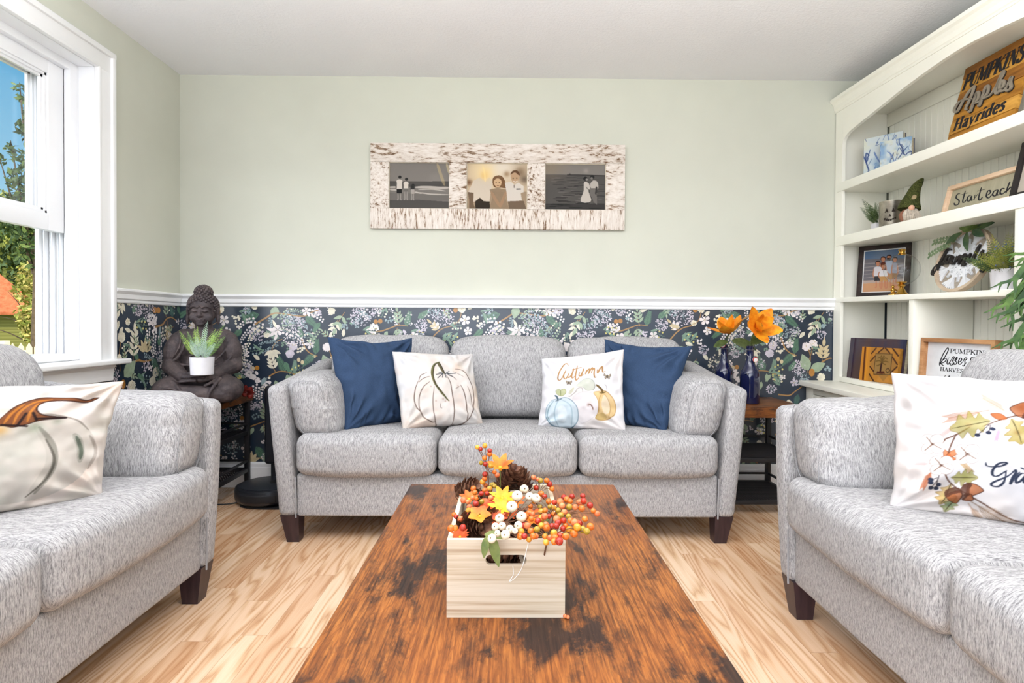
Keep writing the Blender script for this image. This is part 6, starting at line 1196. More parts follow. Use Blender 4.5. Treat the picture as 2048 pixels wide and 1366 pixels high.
for (x0, y0, ang, n, ln) in ((-.06, .255, 2.95, 8, .135), (-.085, .235, 3.35, 7, .115)):
    b = MB(); d = np.array((math.cos(ang), math.sin(ang))); pts = [pl.p(x0 + d[0] * t, y0 + d[1] * t - t * t * 1.2, .018) for t in np.linspace(0, ln, 8)]; b.tube(pts, .0012, 5)
    for i, p in enumerate(pts):
        for s2 in (-1, 1):
            dd = pl.S * (d[0] * .4 - s2 * d[1]) + pl.T * (d[1] * .4 + s2 * d[0]) + pl.N * .3; b.leaf(p, dd, pl.N, .020, .017, .1, 4)
    off(b.build('eucalyptus', M_EUC[0], sg))
b = MB()
for k in range(26):
    a = R.uniform(.3, 2.9); r = R.uniform(0, .03); p = pl.p(.02 + r * math.cos(a), .292 + r * .5 * math.sin(a), .014 + R.random() * .014); a2 = R.uniform(-.2, 3.4); b.leaf(p, pl.S * math.cos(a2) + pl.T * math.sin(a2) * .7 + pl.N * .45, pl.N, R.uniform(.035, .055), R.uniform(.022, .034), .3, 5)
off(b.build('leaf_cluster', m_leafg('fresh_green_leaf', (84, 112, 56), (126, 148, 82)), sg))
b = MB()
for x, y, a2, ln in ((.04, .30, .35, .10), (.03, .285, -.5, .085), (.0, .28, -1.2, .10), (-.03, .28, 3.6, .09), (.05, .29, .1, .09)): b.leaf(pl.p(x, y, .022), pl.S * math.cos(a2) + pl.T * math.sin(a2) + pl.N * .15, pl.N, ln, .034, .15, 6)
off(b.build('broad_leaf', M_EUC[1], sg))
# --- colour family photo in a black frame
pl = Plane((2.028, 3.300, 1.139 + zs(3.25)), (.165, -.20, 0), (.03, .024, .29)); sg = thing('picture_frame', 'black framed colour beach photo of a family on the third shelf', 'picture frame', pl.O); w_, h_ = .259, .297
frame(pl, w_, h_, .024, -.006, .012, wood('black_brown_frame', (26, 22, 22), (58, 44, 40)), sg); off(sg.children[-1])
b = MB(); pl.box(b, .0235, .0235, w_ - .0235, h_ - .0235, -.004, .001); off(b.build('mat_board', plain('white_mat_board', (236, 234, 232), .7), sg))
cv = Canvas(150, 170, (196, 168, 152)).quad((370, 290), (1275, 225), (1240, 1215), (285, 1215))
cv.poly([(300, 200), (1300, 200), (1290, 470), (340, 470)], (112, 138, 168)); cv.spot((800, 440), .5, (170, 170, 178), .5); cv.poly([(330, 460), (1290, 440), (1280, 950), (290, 940)], (142, 138, 142))
for y in (560, 640, 720, 800, 880): cv.line([(300, y), (600, y - 14), (900, y + 10), (1270, y - 8)], .022, (196, 186, 184), .7)
cv.poly([(290, 1000), (1250, 960), (1250, 1240), (260, 1240)], (216, 174, 138)); cv.poly([(300, 950), (1250, 910), (1250, 985), (290, 1015)], (206, 192, 184), .8)
SK = (212, 158, 128)
def fig(x, top, w, hair, shirt, pants, hip, knee, foot, face=SK, beard=None):
    cv.poly([(x - w, top + 170), (x + w, top + 170), (x + w * .95, hip), (x - w * .95, hip)], shirt, 1, True); cv.line([(x - w, top + 190), (x - w * 1.25, hip - 60), (x - w * 1.0, hip + 30)], .028, face); cv.line([(x + w, top + 190), (x + w * 1.25, hip - 60), (x + w, hip + 30)], .028, face)
    cv.poly([(x - w * .95, hip - 15), (x + w * .95, hip - 15), (x + w * .95, knee), (x + 8, knee), (x, hip + 50), (x - 8, knee), (x - w * .95, knee)], pants)
    for sx in (-1, 1): cv.line([(x + sx * w * .5, knee - 5), (x + sx * w * .5, foot - 10), (x + sx * w * .8, foot)], .036, face)
    cv.spot((x, top + 60), .062, hair, 1, True); cv.poly([(x - 38, top + 45), (x + 38, top + 45), (x + 36, top + 105), (x, top + 140), (x - 36, top + 105)], face, 1, True)
    if beard: cv.poly([(x - 38, top + 85), (x + 38, top + 85), (x + 26, top + 145), (x - 26, top + 145)], beard, 1, True)
fig(905, 350, 85, (52, 34, 28), (196, 204, 220), (206, 168, 128), 800, 930, 1120, beard=(80, 50, 38)); fig(770, 385, 60, (70, 34, 24), (120, 70, 56), (150, 110, 90), 800, 900, 1100); fig(1040, 400, 60, (52, 40, 40), (190, 190, 200), (180, 150, 120), 800, 900, 1100)
fig(650, 480, 90, (70, 44, 32), (232, 226, 228), (88, 84, 84), 860, 960, 1110); fig(775, 555, 90, (146, 96, 60), (238, 234, 236), (212, 172, 120), 870, 980, 1140)
off(sheet('photo', cv, pl.p(.030, h_ - .030, .0016), pl.p(w_ - .030, h_ - .030, .0016), pl.p(w_ - .030, .030, .0016), pl.p(.030, .030, .0016), M_PHOTO, sg))
# --- marbled blue book boxes
M_PAGE = wood('cream_page_block', (206, 192, 160), (232, 222, 196), (4, 4, 160)); M_MARB = paint_mat('marbled_cover', .35, .4)
for (tl, br_, h_, lab, sd) in (((2.0, 3.207), (2.12, 3.060), .217, 'larger blue and white marbled book box, behind the small one on the top shelf', 3), ((2.022, 3.10), (2.118, 2.990), .166, 'smaller blue marbled book box in front on the top shelf', 9)):
    pl = Plane((tl[0], tl[1], 1.8095 + zs(3.1)), (br_[0] - tl[0], br_[1] - tl[1], 0), (0, 0, 1)); w_ = math.dist(tl, br_); sg = thing('book_box', lab, 'box', pl.O, group='marbled book boxes')
    b = MB(); pl.box(b, .003, .003, w_ - .003, h_ - .003, -.046, -.005); off(b.build('page_block', M_PAGE, sg)); b = MB(); pl.box(b, 0, 0, w_, h_, -.006, -.0005); pl.box(b, 0, 0, w_, h_, -.052, -.0465); pl.box(b, -.001, 0, .004, h_, -.0522, -.0003); off(b.build('cover', plain('dark_blue_cover', (36, 52, 92), .4), sg))
    cv = Canvas(120, 130, (226, 234, 236)); cv.tint((150, 186, 222), 3, sd, .8); cv.tint((240, 238, 214), 4, sd + 5, .6)
    rg = np.random.RandomState(sd)
    for k in range(13):
        p0 = rg.rand(2); P = [p0]
        for q in range(4): P.append(P[-1] + (rg.rand(2) - .5) * (.28, .5))
        cv.line(P, rg.choice((.012, .02, .035)), (44, 74, 140) if k % 3 else (110, 140, 196), .75)
    if sd == 9: cv.line([(.5, .95), (.75, .85), (1, .8)], .09, (196, 160, 100), .9); cv.tint((190, 150, 90), 12, 2, .25, .62)
    off(sheet('marbled_front', cv, pl.p(0, h_, 0), pl.p(w_, h_, 0), pl.p(w_, 0, 0), pl.p(0, 0, 0), M_MARB, sg))
# --- two photo albums
pl = Plane((1.968, 3.275, .677 + zs(3.1)), (.065, -.365, 0), (.025, .004, .23)); sg = thing('photo_album', 'large dark navy leather photo album leaning in the lower left cubby', 'album', pl.O)
t_ = NT('navy_brown_leather', .35, .45); t_.color(t_.ramp(t_.noise(t_.coord(scale=(7, 7, 2)), 1, 3), [(.38, (40, 42, 72)), (.62, (78, 54, 52))])); M_ALB = t_.m
b = MB(); pl.box(b, 0, 0, .37, .232, 0, .006, r=.002); pl.box(b, 0, 0, .37, .232, -.030, -.024, r=.002); pl.box(b, -.004, 0, .004, .232, -.030, .006, r=.002); pl.box(b, .026, 0, .031, .232, .0055, .009, r=.001); pl.box(b, .045, .012, .358, .220, .0055, .0075, r=.001); off(b.build('cover', M_ALB, sg)); b = MB(); pl.box(b, .006, .004, .364, .228, -.0235, -.0005); off(b.build('page_block', M_PAGE, sg))
pl = Plane((1.955, 3.150, .677 + zs(3.05)), (.045, -.235, 0), (.020, .003, .19)); sg = thing('photo_album', 'smaller golden carved photo album in front of the navy album', 'album', pl.O)
b = MB(); pl.box(b, 0, 0, .243, .186, -.022, -.0005, r=.002); off(b.build('cover', wood('golden_brown_cover', (140, 88, 34), (206, 148, 62)), sg))
cv = Canvas(140, 110, (206, 154, 70)).quad((490, 310), (1590, 335), (1600, 1260), (470, 1185)); cv.tint((222, 170, 96), 9, 2, .6); cv.poly([(500, 300), (740, 310), (740, 1200), (470, 1190)], (222, 164, 70)); cv.line([(580, 340), (585, 700), (590, 1160)], .05, (112, 60, 24), .9, smooth=False, taper=False); cv.line([(660, 330), (660, 1170)], .02, (240, 180, 40), .9, smooth=False, taper=False)
cv.poly([(1140, 330), (1570, 760), (1200, 1200), (760, 760)], (190, 148, 84), 1)
for p in ([(980, 450), (1120, 335)], [(1170, 335), (1310, 455)], [(1400, 560), (1560, 740)], [(1560, 800), (1400, 960)], [(770, 680), (890, 550)], [(770, 820), (900, 950)], [(780, 480), (900, 340)], [(1380, 340), (1560, 520)], [(770, 1020), (930, 1210)]): cv.line(p, .032, (84, 44, 22), .9, smooth=False, taper=False)
cv.poly([(905, 480), (1385, 480), (1390, 1020), (900, 1020)], (180, 148, 92), 1, False, 0, ((70, 44, 26), .012)); cv.line([(1090, 980), (1095, 800), (1110, 680)], .045, (84, 44, 32)); cv.poly([(990, 940), (1200, 930), (1230, 1000), (980, 1000)], (110, 52, 30))
for q in ((930, 680), (980, 600), (1060, 560), (1170, 560), (1260, 610), (1300, 690), (1230, 760), (960, 790)): cv.line([(1110, 690), ((1110 + q[0]) / 2, q[1] - 20), q], .026, (136, 108, 50), .9)
cv.line([(1240, 900), (1300, 850), (1360, 900), (1300, 960), (1240, 900)], .02, (96, 62, 34)); off(sheet('carved_front', cv, pl.p(0, .186, 0), pl.p(.243, .186, 0), pl.p(.243, 0, 0), pl.p(0, 0, 0), paint_mat('carved_relief', .4, .4), sg))
# --- glass globe on a brass stand, with a small brass figurine
M_BRASS = plain('polished_brass', (206, 160, 76), .18, .5, 1.0); gx, gy, gz = 2.033, 2.93, 1.139 + zs(2.93)
gl = thing('glass_globe', 'clear glass globe on a brass stand beside the family photo', 'globe', (gx, gy, gz)); b = MB(); b.ball((0, 0, .132), .081, 40)
t_ = m_glass('thin_clear_globe', (.97, .98, .975)); b.build('globe', t_, gl)
b = MB(); b.lathe([(.001, 0), (.032, 0), (.033, .004), (.024, .012), (.014, .030), (.009, .040), (.016, .046), (.018, .052), (.010, .058), (.020, .062), (.024, .068), (.001, .069)], 28); b.build('stand', M_BRASS, gl); b = MB(); b.lathe([(.001, .206), (.016, .207), (.019, .213), (.014, .218), (.014, .226), (.018, .232), (.012, .238), (.001, .240)], 24); b.build('finial', M_BRASS, gl)
b = MB(); b.lathe([(.001, 0), (.020, 0), (.020, .004), (.010, .008), (.008, .020), (.001, .022)], 18); b.ball((0, 0, .026), (.010, .010, .012), 12); b.ball((0, 0, .043), .0075, 12); b.tube([(-.008, 0, .030), (-.016, -.006, .022), (-.012, -.014, .014)], .003, 6); b.tube([(.008, 0, .030), (.016, -.006, .024), (.008, -.014, .020)], .003, 6); b.ball((-.004, -.012, .010), (.012, .008, .006), 10)
o = b.build('brass_figurine', M_BRASS); o.location = (1.985, 2.925, gz); tag(o, 'tiny brass figurine at the foot of the glass globe', 'figurine')
# --- second shelf: little fern, pumpkin lantern tin, gnome
z2 = 1.4968
pf = thing('potted_fern', 'small dark fern in a square white pot at the left of the lantern tin', 'plant', (2.03, 3.125, z2 + zs(3.12))); b = MB(); b.rbox((0, 0, .022), (.045, .045, .044), .004, 2); b.build('pot', M_POT, pf)
for i, (dx, dy, dz, ln) in enumerate([(-.5, -.1, 1, .15), (-.75, -.2, .8, .12), (-.2, .1, 1, .12), (-.6, -.3, .35, .08), (.2, .2, 1, .14), (.55, .1, .9, .16), (.8, -.05, .8, .17), (-.35, -.4, .6, .09)]): b = MB(); frond(b, (dx * .01, dy * .01, .044), (dx, dy, dz), (dx * .5, dy - .8, .5), ln, .026); b.build('frond', M_FR[3], pf)
M_TIN = NT('galvanised_tin', .38, .5, .85); M_TIN.color(M_TIN.ramp(M_TIN.noise(M_TIN.coord(scale=(14, 14, 14)), 1, 5, .6), [(.35, (128, 122, 112)), (.65, (186, 178, 162))])); tn = thing('tin_lantern', 'galvanised tin lantern with a cut-out pumpkin face', 'lantern', (2.022, 3.005, z2 + zs(3.0)))
b = MB(); b.lathe([(.001, 0), (.052, 0), (.053, .003), (.053, .131), (.0545, .134), (.0545, .137), (.051, .137), (.051, .006), (.001, .006)], 40); b.build('can', M_TIN.m, tn)
b = MB(); fa0 = -2.25
def face(P): V = [(.0536 * math.cos(fa0 + x / .053), .0536 * math.sin(fa0 + x / .053), z) for x, z in P]; b.add(V, [tuple(range(len(V)))])
face([(-.024, .074), (-.006, .076), (-.013, .098)]); face([(.008, .076), (.026, .074), (.015, .098)]); face([(-.006, .052), (.008, .052), (.001, .066)])
for i in range(6): x = -.028 + .0095 * i; z0 = .026 + .010 * abs(i - 2.5) / 2.5; face([(x, z0 + .010), (x + .002, z0), (x + .0095, z0 - (.002 if i < 3 else -.004)), (x + .0095, z0 + .012)])
b.build('face_shade_patches', plain('cut_out_shade', (40, 30, 22), .8), tn, smooth=False)  # dark patches laid on the can imitate the shade inside the openings
gn = thing('gnome_figure', 'plush gnome in a pointed moss green hat beside the tin lantern', 'gnome', (2.015, 2.858, z2 + zs(2.86)))
M_HAT = NT('moss_green_felt', .95, .1); M_HAT.color(M_HAT.ramp(M_HAT.noise(M_HAT.coord(scale=(160, 160, 160)), 1, 4), [(.35, (44, 50, 28)), (.6, (82, 86, 46)), (.75, (116, 116, 66))])); M_HAT.bump(M_HAT.noise(M_HAT.coord(scale=(200, 200, 200)), 1, 3), .8, .004)
b = MB(); P = spline([(.0, 0, .070), (.004, 0, .095), (.012, -.004, .130), (.024, -.008, .170), (.044, -.014, .205), (.056, -.018, .222)], 5); b.tube(P, np.interp(np.linspace(0, 1, len(P)), [0, .15, .4, .7, .9, 1], [.050, .048, .034, .020, .010, .004]), 20); b.build('hat', M_HAT.m, gn)
b = MB(); b.ball((.0, 0, .036), (.046, .038, .040), 18); b.build('body', plain('pink_brown_felt', (150, 104, 84), .9, .1), gn); b = MB(); b.ball((-.016, -.040, .070), .014, 14); b.build('nose', plain('skin_pink_felt', (222, 170, 142), .8), gn)
b = MB(); b.ball((-.008, -.024, .038), (.040, .024, .034), 14)
for k in range(150): a = R.uniform(-1.3, 1.3); q = R.uniform(0, 1); p = np.array((-.008 + .040 * math.sin(a) * (.6 + .4 * q), -.026 - .020 * math.cos(a), .066 - .03 * q)); b.tube([p, p + (.004 * math.sin(a) + R.uniform(-.004, .004), -.006, -.016), p + (.007 * math.sin(a), -.003, -.034)], [.0014, .0012, .0004], 4, cap=False)
b.build('beard', plain('grey_beard_fur', (196, 184, 168), .95, .1, var=.12, vscale=90), gn); b = MB(); b.leaf((-.020, -.046, .112), (.7, 0, .6), (0, -1, .2), .032, .020, .1, 5); b.build('leaf_patch', plain('tan_felt_leaf', (170, 150, 112), .9), gn)
# --- bushy plant in a white pot right of the round sign
pb = thing('potted_plant', 'bushy olive green plant in a white pot beside the round family sign', 'plant', (2.025, 2.305, 1.138 + zs(2.3))); b = MB(); b.lathe([(.001, 0), (.045, 0), (.047, .003), (.053, .085), (.050, .085), (.046, .07), (.001, .068)], 32); b.build('pot', M_POT, pb)
for k in range(38):
    a = R.uniform(0, 2 * pi); e = R.uniform(.25, 1.3); d = (math.cos(a) * math.cos(e) - .12, math.sin(a) * math.cos(e), math.sin(e)); b = MB(); frond(b, (d[0] * .02, d[1] * .02, .07), d, (-.6, -.5, .6 * math.cos(e)), R.uniform(.10, .17), .024, 12, .1); b.build('frond', M_FR[4 if k % 3 else 3], pb)
b = MB()
for k in range(26): a = R.uniform(0, 6.28); b.ball((math.cos(a) * R.uniform(.01, .05) - .015, math.sin(a) * R.uniform(.01, .05) - .02, R.uniform(.09, .19)), .0035, 6)
b.build('berries', plain('dusty_blue_berries', (96, 112, 160), .6), pb)
# --- trailing staghorn plant at the right edge
sh = thing('staghorn_fern', 'large trailing green staghorn fern hanging at the right edge of the bookcase', 'plant', (1.99, 2.0, 1.137 + zs(2.0))); b = MB(); b.lathe([(.001, 0), (.05, 0), (.065, .10), (.062, .10), (.05, .085), (.001, .085)], 28); b.build('pot', M_POT, sh)
M_STAG = [m_leafg('staghorn_green', (58, 92, 42), (104, 136, 66)), m_leafg('staghorn_dark', (42, 72, 38), (76, 108, 54))]
def blade3(b, P, w0, w1):
    P = spline(P, 4); T = np.gradient(P, axis=0); T /= np.linalg.norm(T, axis=1, keepdims=True); view = np.array((.72, .69, -.05)); S = np.cross(T, view); S /= np.maximum(np.linalg.norm(S, axis=1, keepdims=True), 1e-6); n = len(P); w = np.linspace(w0, w1, n)[:, None] / 2; th = np.array(view) * .0015
    V = np.concatenate([P + S * w - th, P - S * w - th, P + S * w + th, P - S * w + th]); F = []
    for i in range(n - 1): F += [(i, i + 1, n + i + 1, n + i), (2 * n + i, 3 * n + i, 3 * n + i + 1, 2 * n + i + 1), (i, 2 * n + i, 2 * n + i + 1, i + 1), (n + i, n + i + 1, 3 * n + i + 1, 3 * n + i)]
    b.add(V, F)
def stag(b, base, tip, sag):
    base, tip = np.array(base, float), np.array(tip, float); mid = (base + tip) / 2 + (0, 0, sag); blade3(b, [base, mid, tip], .012, .020); d = tip - mid; d /= np.linalg.norm(d)
    sd = np.cross(d, (.72, .69, 0)); sd /= np.linalg.norm(sd)
    for k in (-1, 1):
        q = tip + d * .035 + sd * k * .024; blade3(b, [tip - d * .008, tip + d * .015 + sd * k * .008, q], .013, .009)
        for k2 in (-.5, .8): blade3(b, [q - d * .004, q + d * .016 + sd * k * k2 * .010, q + d * .032 + sd * k * k2 * .022], .008, .002)
for k in range(46):
    f = k / 46; z1 = .10 - .33 * f + R.uniform(-.03, .03); spread = R.uniform(-.5, .85); b = MB(); ox, oy = -.062 + R.uniform(-.02, .02), -.005 + R.uniform(-.04, .03)
    stag(b, (ox, oy, min(.10, z1 + .10)), (ox - .01 - .055 * spread + R.uniform(-.03, .02), oy + .015 + .085 * spread, z1), .035); b.build('leaf', M_STAG[k % 2], sh)
b = MB(); b.tube(spline([(0, 0, .09), (-.05, .01, .13), (-.080, .02, .08), (-.082, .02, -.05), (-.080, .025, -.17)], 6), .006, 6); b.build('stem', M_STAG[1], sh)
# ================================================================ triple photo frame on the wall
pl = Plane((-.812, YB - .004, 1.539), (1, 0, 0), (0, 0, 1)); fr = thing('photo_triptych', 'wide whitewashed wood frame with three beach photos, above the sofa', 'picture frame', pl.O); FW, FH = 1.500, .502
def m_distress(name, scale, loc):
    t = NT(name, .8, .2); v = t.coord(scale=scale, loc=loc); a = t.noise(v, 1, 6, .75); c = t.noise(t.coord(scale=(3, 3, 3), loc=loc), 1, 2)
    k = t.math('ADD', a, t.math('MULTIPLY', t.math('SUBTRACT', c, .5), .35))
    t.color(t.ramp(k, [(.34, (92, 68, 50)), (.41, (150, 124, 100)), (.46, (214, 202, 190)), (.60, (230, 221, 212)), (.75, (238, 231, 224))])); t.bump(k, .5, .003); return t.m
MD = [m_distress('whitewash_top_board', (16, 1, 60), (0, 0, 0)), m_distress('whitewash_bottom_board', (95, 1, 14), (5, 0, 2)), m_distress('whitewash_cross_board', (22, 1, 60), (9, 0, 4)), m_distress('whitewash_cross_board_rough', (60, 1, 70), (2, 0, 9))]
tb_, bb_ = .112, .118; bars = ((0, .108), (.464, .566), (.924, 1.028), (1.388, 1.5))
for k, (y0, y1, m) in enumerate(((FH - tb_, FH, MD[0]), (0, bb_, MD[1]))): b = MB(); pl.box(b, 0, y0, FW, y1, 0, .022, r=.002); o = b.build('rail', m, fr); o.location = -Vector(pl.O)
for k, (x0, x1) in enumerate(bars): b = MB(); pl.box(b, x0, bb_ + .0004, x1, FH - tb_ - .0004, 0, .0212, r=.002); o = b.build('stile', MD[2 if k in (1, 3) else 3], fr); o.location = -Vector(pl.O)
G = lambda v: (v, v * .965, v * .925)
def photo(cv, x0, x1): o = sheet('photo', cv, pl.p(x0, FH - tb_ + .0, .006), pl.p(x1, FH - tb_ + .0, .006), pl.p(x1, bb_, .006), pl.p(x0, bb_, .006), M_PHOTO, fr); o.location = -Vector(pl.O)
cv = Canvas(200, 160, G(150)).quad((225, 160), (1595, 175), (1595, 1255), (230, 1255))        # surf and three children
cv.poly([(200, 150), (1620, 150), (1620, 605), (200, 605)], G(156)); cv.tint(G(172), 2, 4, .5); cv.poly([(200, 602), (1620, 602), (1620, 760), (200, 760)], G(112)); cv.poly([(200, 740), (1620, 735), (1620, 930), (900, 900), (200, 880)], G(150)); cv.poly([(200, 880), (900, 895), (1620, 925), (1620, 1060), (200, 1060)], G(140)); cv.poly([(200, 1050), (900, 1040), (1620, 1080), (1620, 1270), (200, 1270)], G(108))
for p, w in (([(230, 745), (380, 740)], .03), ([(820, 745), (1100, 740), (1400, 760), (1590, 750)], .045), ([(240, 800), (400, 810)], .03), ([(810, 870), (1000, 880), (1200, 905), (1590, 915)], .022), ([(900, 800), (1200, 790), (1500, 830)], .02), ([(820, 850), (960, 890)], .02)): cv.line(p, w, G(214), .85)
for y in (640, 670, 700): cv.line([(240, y), (900, y + 6), (1590, y)], .008, G(84), .6)
def kid(x, hy, sh, hip, kn, ft, w, top, bot, hair): cv.spot((x + 10, hy), .026, hair, 1, True); cv.poly([(x - w, sh + 20), (x - w * .4, sh - 25), (x + w * .4, sh - 25), (x + w, sh + 20), (x + w * .85, hip), (x - w * .85, hip)], top, 1, True); cv.poly([(x - w * .85, hip - 10), (x + w * .85, hip - 10), (x + w * .8, kn), (x - w * .85, kn)], bot); [cv.line([(x + s2 * w * .45, kn), (x + s2 * w * .4, ft - 20), (x + s2 * w * .7, ft)], .018, G(176)) for s2 in (-1, 1)]; [cv.line([(x + s2 * w * .95, sh + 30), (x + s2 * w * 1.02, hip)], .014, G(120)) for s2 in (-1, 1)]
kid(462, 505, 590, 795, 890, 1045, 70, G(226), G(42), G(58)); kid(612, 555, 640, 785, 850, 1040, 62, G(228), G(140), G(64)); kid(765, 700, 720, 800, 900, 1045, 48, G(80), G(190), G(56)); cv.spot((765, 730), .04, G(56), .9)
cv.line([(1320, 200), (1400, 450), (1480, 690)], .05, (226, 206, 160), .45); cv.line([(1530, 190), (1590, 420)], .04, (236, 220, 180), .55); photo(cv, .108, .464)
cv = Canvas(200, 160, (214, 196, 172)).quad((175, 190), (1570, 195), (1555, 1265), (180, 1260))      # three seated people, sun flare
cv.spot((620, 330), .45, (250, 232, 196), .9); cv.spot((1000, 250), .35, (246, 238, 226), .8); cv.spot((1400, 400), .12, (150, 128, 104), .8); cv.spot((1500, 560), .1, (120, 104, 88), .7); cv.spot((1090, 440), .07, (170, 140, 108), .7); cv.spot((230, 640), .07, (132, 98, 70), .8)
cv.poly([(180, 850), (1560, 850), (1560, 1280), (180, 1280)], (168, 148, 124), .6); cv.poly([(210, 860), (330, 600), (480, 520), (600, 620), (680, 520), (770, 600), (720, 900), (700, 1080), (440, 1060), (330, 1090), (340, 880)], (226, 214, 198), 1); cv.poly([(200, 860), (330, 880), (330, 1130), (390, 1270), (240, 1270), (230, 1000)], (142, 122, 100)); cv.poly([(370, 1080), (480, 990), (560, 1070), (700, 1080), (720, 1280), (380, 1280)], (70, 56, 34)); cv.spot((580, 470), .085, (236, 196, 130), .8); cv.spot((620, 420), .16, (252, 226, 168), .7)
cv.poly([(770, 560), (850, 480), (980, 490), (1060, 620), (1100, 760), (980, 760), (800, 740)], (136, 102, 68), 1, True, .2); cv.poly([(800, 600), (880, 540), (965, 590), (960, 690), (890, 750), (815, 700)], (222, 194, 160), 1, True); cv.poly([(700, 800), (880, 760), (1090, 800), (1060, 1000), (1150, 1270), (690, 1270), (760, 1000)], (168, 148, 124), 1, False, .3); cv.line([(740, 860), (830, 1020), (940, 1200)], .05, (186, 158, 130)); cv.line([(1070, 860), (1000, 1050), (940, 1200)], .05, (186, 158, 130))
for q in ((850, 640), (920, 640)): cv.spot(q, .012, (96, 74, 56), .9)
cv.line([(855, 700), (890, 715), (925, 700)], .008, (150, 100, 80))
cv.poly([(1050, 640), (1180, 620), (1270, 690), (1360, 640), (1480, 720), (1480, 860), (1410, 880), (1440, 1050), (1110, 1080), (1090, 880)], (230, 222, 212)); cv.poly([(1115, 1070), (1480, 1060), (1540, 1270), (1150, 1280)], (140, 122, 102)); cv.poly([(1185, 440), (1280, 370), (1380, 430), (1370, 560), (1290, 650), (1210, 600)], (206, 178, 148), 1, True); cv.poly([(1180, 450), (1220, 370), (1320, 350), (1385, 420), (1375, 470), (1280, 400)], (126, 96, 68), 1, True); cv.line([(1245, 605), (1290, 625), (1335, 600)], .014, (246, 240, 230)); cv.line([(1320, 790), (1405, 788)], .018, (70, 62, 60), 1, False)
for q in ((1240, 540), (1320, 535)): cv.spot(q, .013, (90, 70, 56), .9)
cv.line([(1260, 690), (1260, 760)], .01, (120, 104, 92)); cv.line([(540, 250), (580, 420), (600, 620)], .03, (255, 236, 180), .5); photo(cv, .566, .924)
cv = Canvas(200, 160, G(112)).quad((140, 205), (1505, 215), (1490, 1290), (125, 1280))              # couple in the water
cv.poly([(120, 200), (1510, 200), (1510, 480), (120, 460)], G(158)); cv.spot((1060, 370), .06, G(190), .6); cv.spot((250, 270), .3, (178, 158, 128), .4); cv.line([(140, 460), (480, 458), (640, 462)], .010, G(116), 1, False); cv.line([(640, 462), (900, 462), (1490, 480)], .016, G(72), 1, False); cv.spot((695, 445), .018, G(70), .9)
rg = np.random.RandomState(2)
for k in range(70): y = 500 + 760 * (k / 70) ** 1.1; x = rg.uniform(120, 1300); cv.line([(x, y), (x + 90, y + rg.uniform(-8, 8)), (x + 220 + k, y)], .006 + .00016 * k, G(78 - .45 * k if k % 3 else 142), .7)
cv.poly([(120, 1130), (1500, 1130), (1500, 1300), (120, 1300)], G(52), .5); cv.poly([(1010, 660), (1060, 620), (1130, 680), (1150, 800), (1110, 830), (1170, 1060), (1040, 1110), (930, 1060), (1000, 840)], G(214), 1, True); cv.spot((1045, 550), .035, G(52), 1, True); cv.spot((1075, 570), .02, G(168), 1, True)
cv.poly([(1150, 680), (1220, 590), (1310, 620), (1335, 740), (1300, 830), (1260, 780), (1170, 770)], G(204), 1, True); cv.poly([(1150, 770), (1270, 770), (1260, 920), (1300, 930), (1300, 1160), (1230, 1100), (1150, 920)], G(138)); cv.spot((1200, 510), .034, G(54), 1, True); cv.spot((1185, 540), .02, G(150), 1, True); cv.line([(1290, 740), (1290, 820), (1270, 900)], .03, G(84)); cv.line([(1060, 740), (1110, 800), (1180, 780)], .014, G(150)); photo(cv, 1.028, 1.388)
b = MB()
for x0, x1 in ((.108, .464), (.566, .924), (1.028, 1.388)): pl.box(b, x0, bb_, x1, FH - tb_, .001, .005, r=0)
o = b.build('backing', M_WLET, fr); o.location = -Vector(pl.O)
b = MB()
for x0, x1 in ((.108, .464), (.566, .924), (1.028, 1.388)):
    for a, c, e, f in ((x0, bb_, x0 + .003, FH - tb_), (x1 - .003, bb_, x1, FH - tb_), (x0, bb_, x1, bb_ + .003), (x0, FH - tb_ - .003, x1, FH - tb_)): pl.box(b, a, c, e, f, .0065, .012, r=0)
o = b.build('fillet', plain('cream_fillet', (222, 212, 190), .6), fr, smooth=False); o.location = -Vector(pl.O)
# ================================================================ the street outside the window
GZ = -.55
M_GRASS = m_leafg('lawn_green', (96, 116, 58), (142, 150, 84), .9); M_FENCE = plain('cream_painted_fence', (236, 216, 176), .7); M_BARK = plain('grey_brown_bark', (104, 88, 70), .9, .1, var=.15, vscale=12)
b = MB(); b.box2((-70, -20, GZ - .3), (-2.3, 70, GZ), 0); o = struct(b.build('ground', M_GRASS)); o['kind'] = 'structure'
fe = thing('picket_fence', 'long cream picket fence with pointed tops across the street', 'fence', (-9.0, 10.5, GZ))
d = np.array((.62, .78)); d /= np.linalg.norm(d); A = np.array((-12.5, 5.6)); L = 9.5; b = MB()
for k in range(int(L / .115)):
    p = A + d * k * .115 - (-9.0, 10.5); q = p + d * .09; n = np.array((d[1], -d[0])) * .012
    V = [(p[0], p[1], .05), (q[0], q[1], .05), (q[0], q[1], 1.05), ((p + q)[0] / 2, (p + q)[1] / 2, 1.14), (p[0], p[1], 1.05)]; V2 = [(x + n[0], y + n[1], z) for x, y, z in V]; b.add(V + V2, [(0, 1, 2, 3, 4), (9, 8, 7, 6, 5)] + [(i, i + 5, (i + 1) % 5 + 5, (i + 1) % 5) for i in range(5)])
b.build('pickets', M_FENCE, fe, smooth=False)
b = MB()
for z in (.25, .8): p, q = A - (-9.0, 10.5), A + d * L - (-9.0, 10.5); n = np.array((d[1], -d[0])) * .04; V = [(x - n[0], y - n[1], zz) for (x, y) in (p, q) for zz in (z, z + .09)] + [(x, y, zz) for (x, y) in (p, q) for zz in (z, z + .09)]; b.add(V, [(0, 2, 3, 1), (4, 5, 7, 6), (0, 4, 6, 2), (1, 3, 7, 5)])
b.build('rail', M_FENCE, fe, smooth=False)
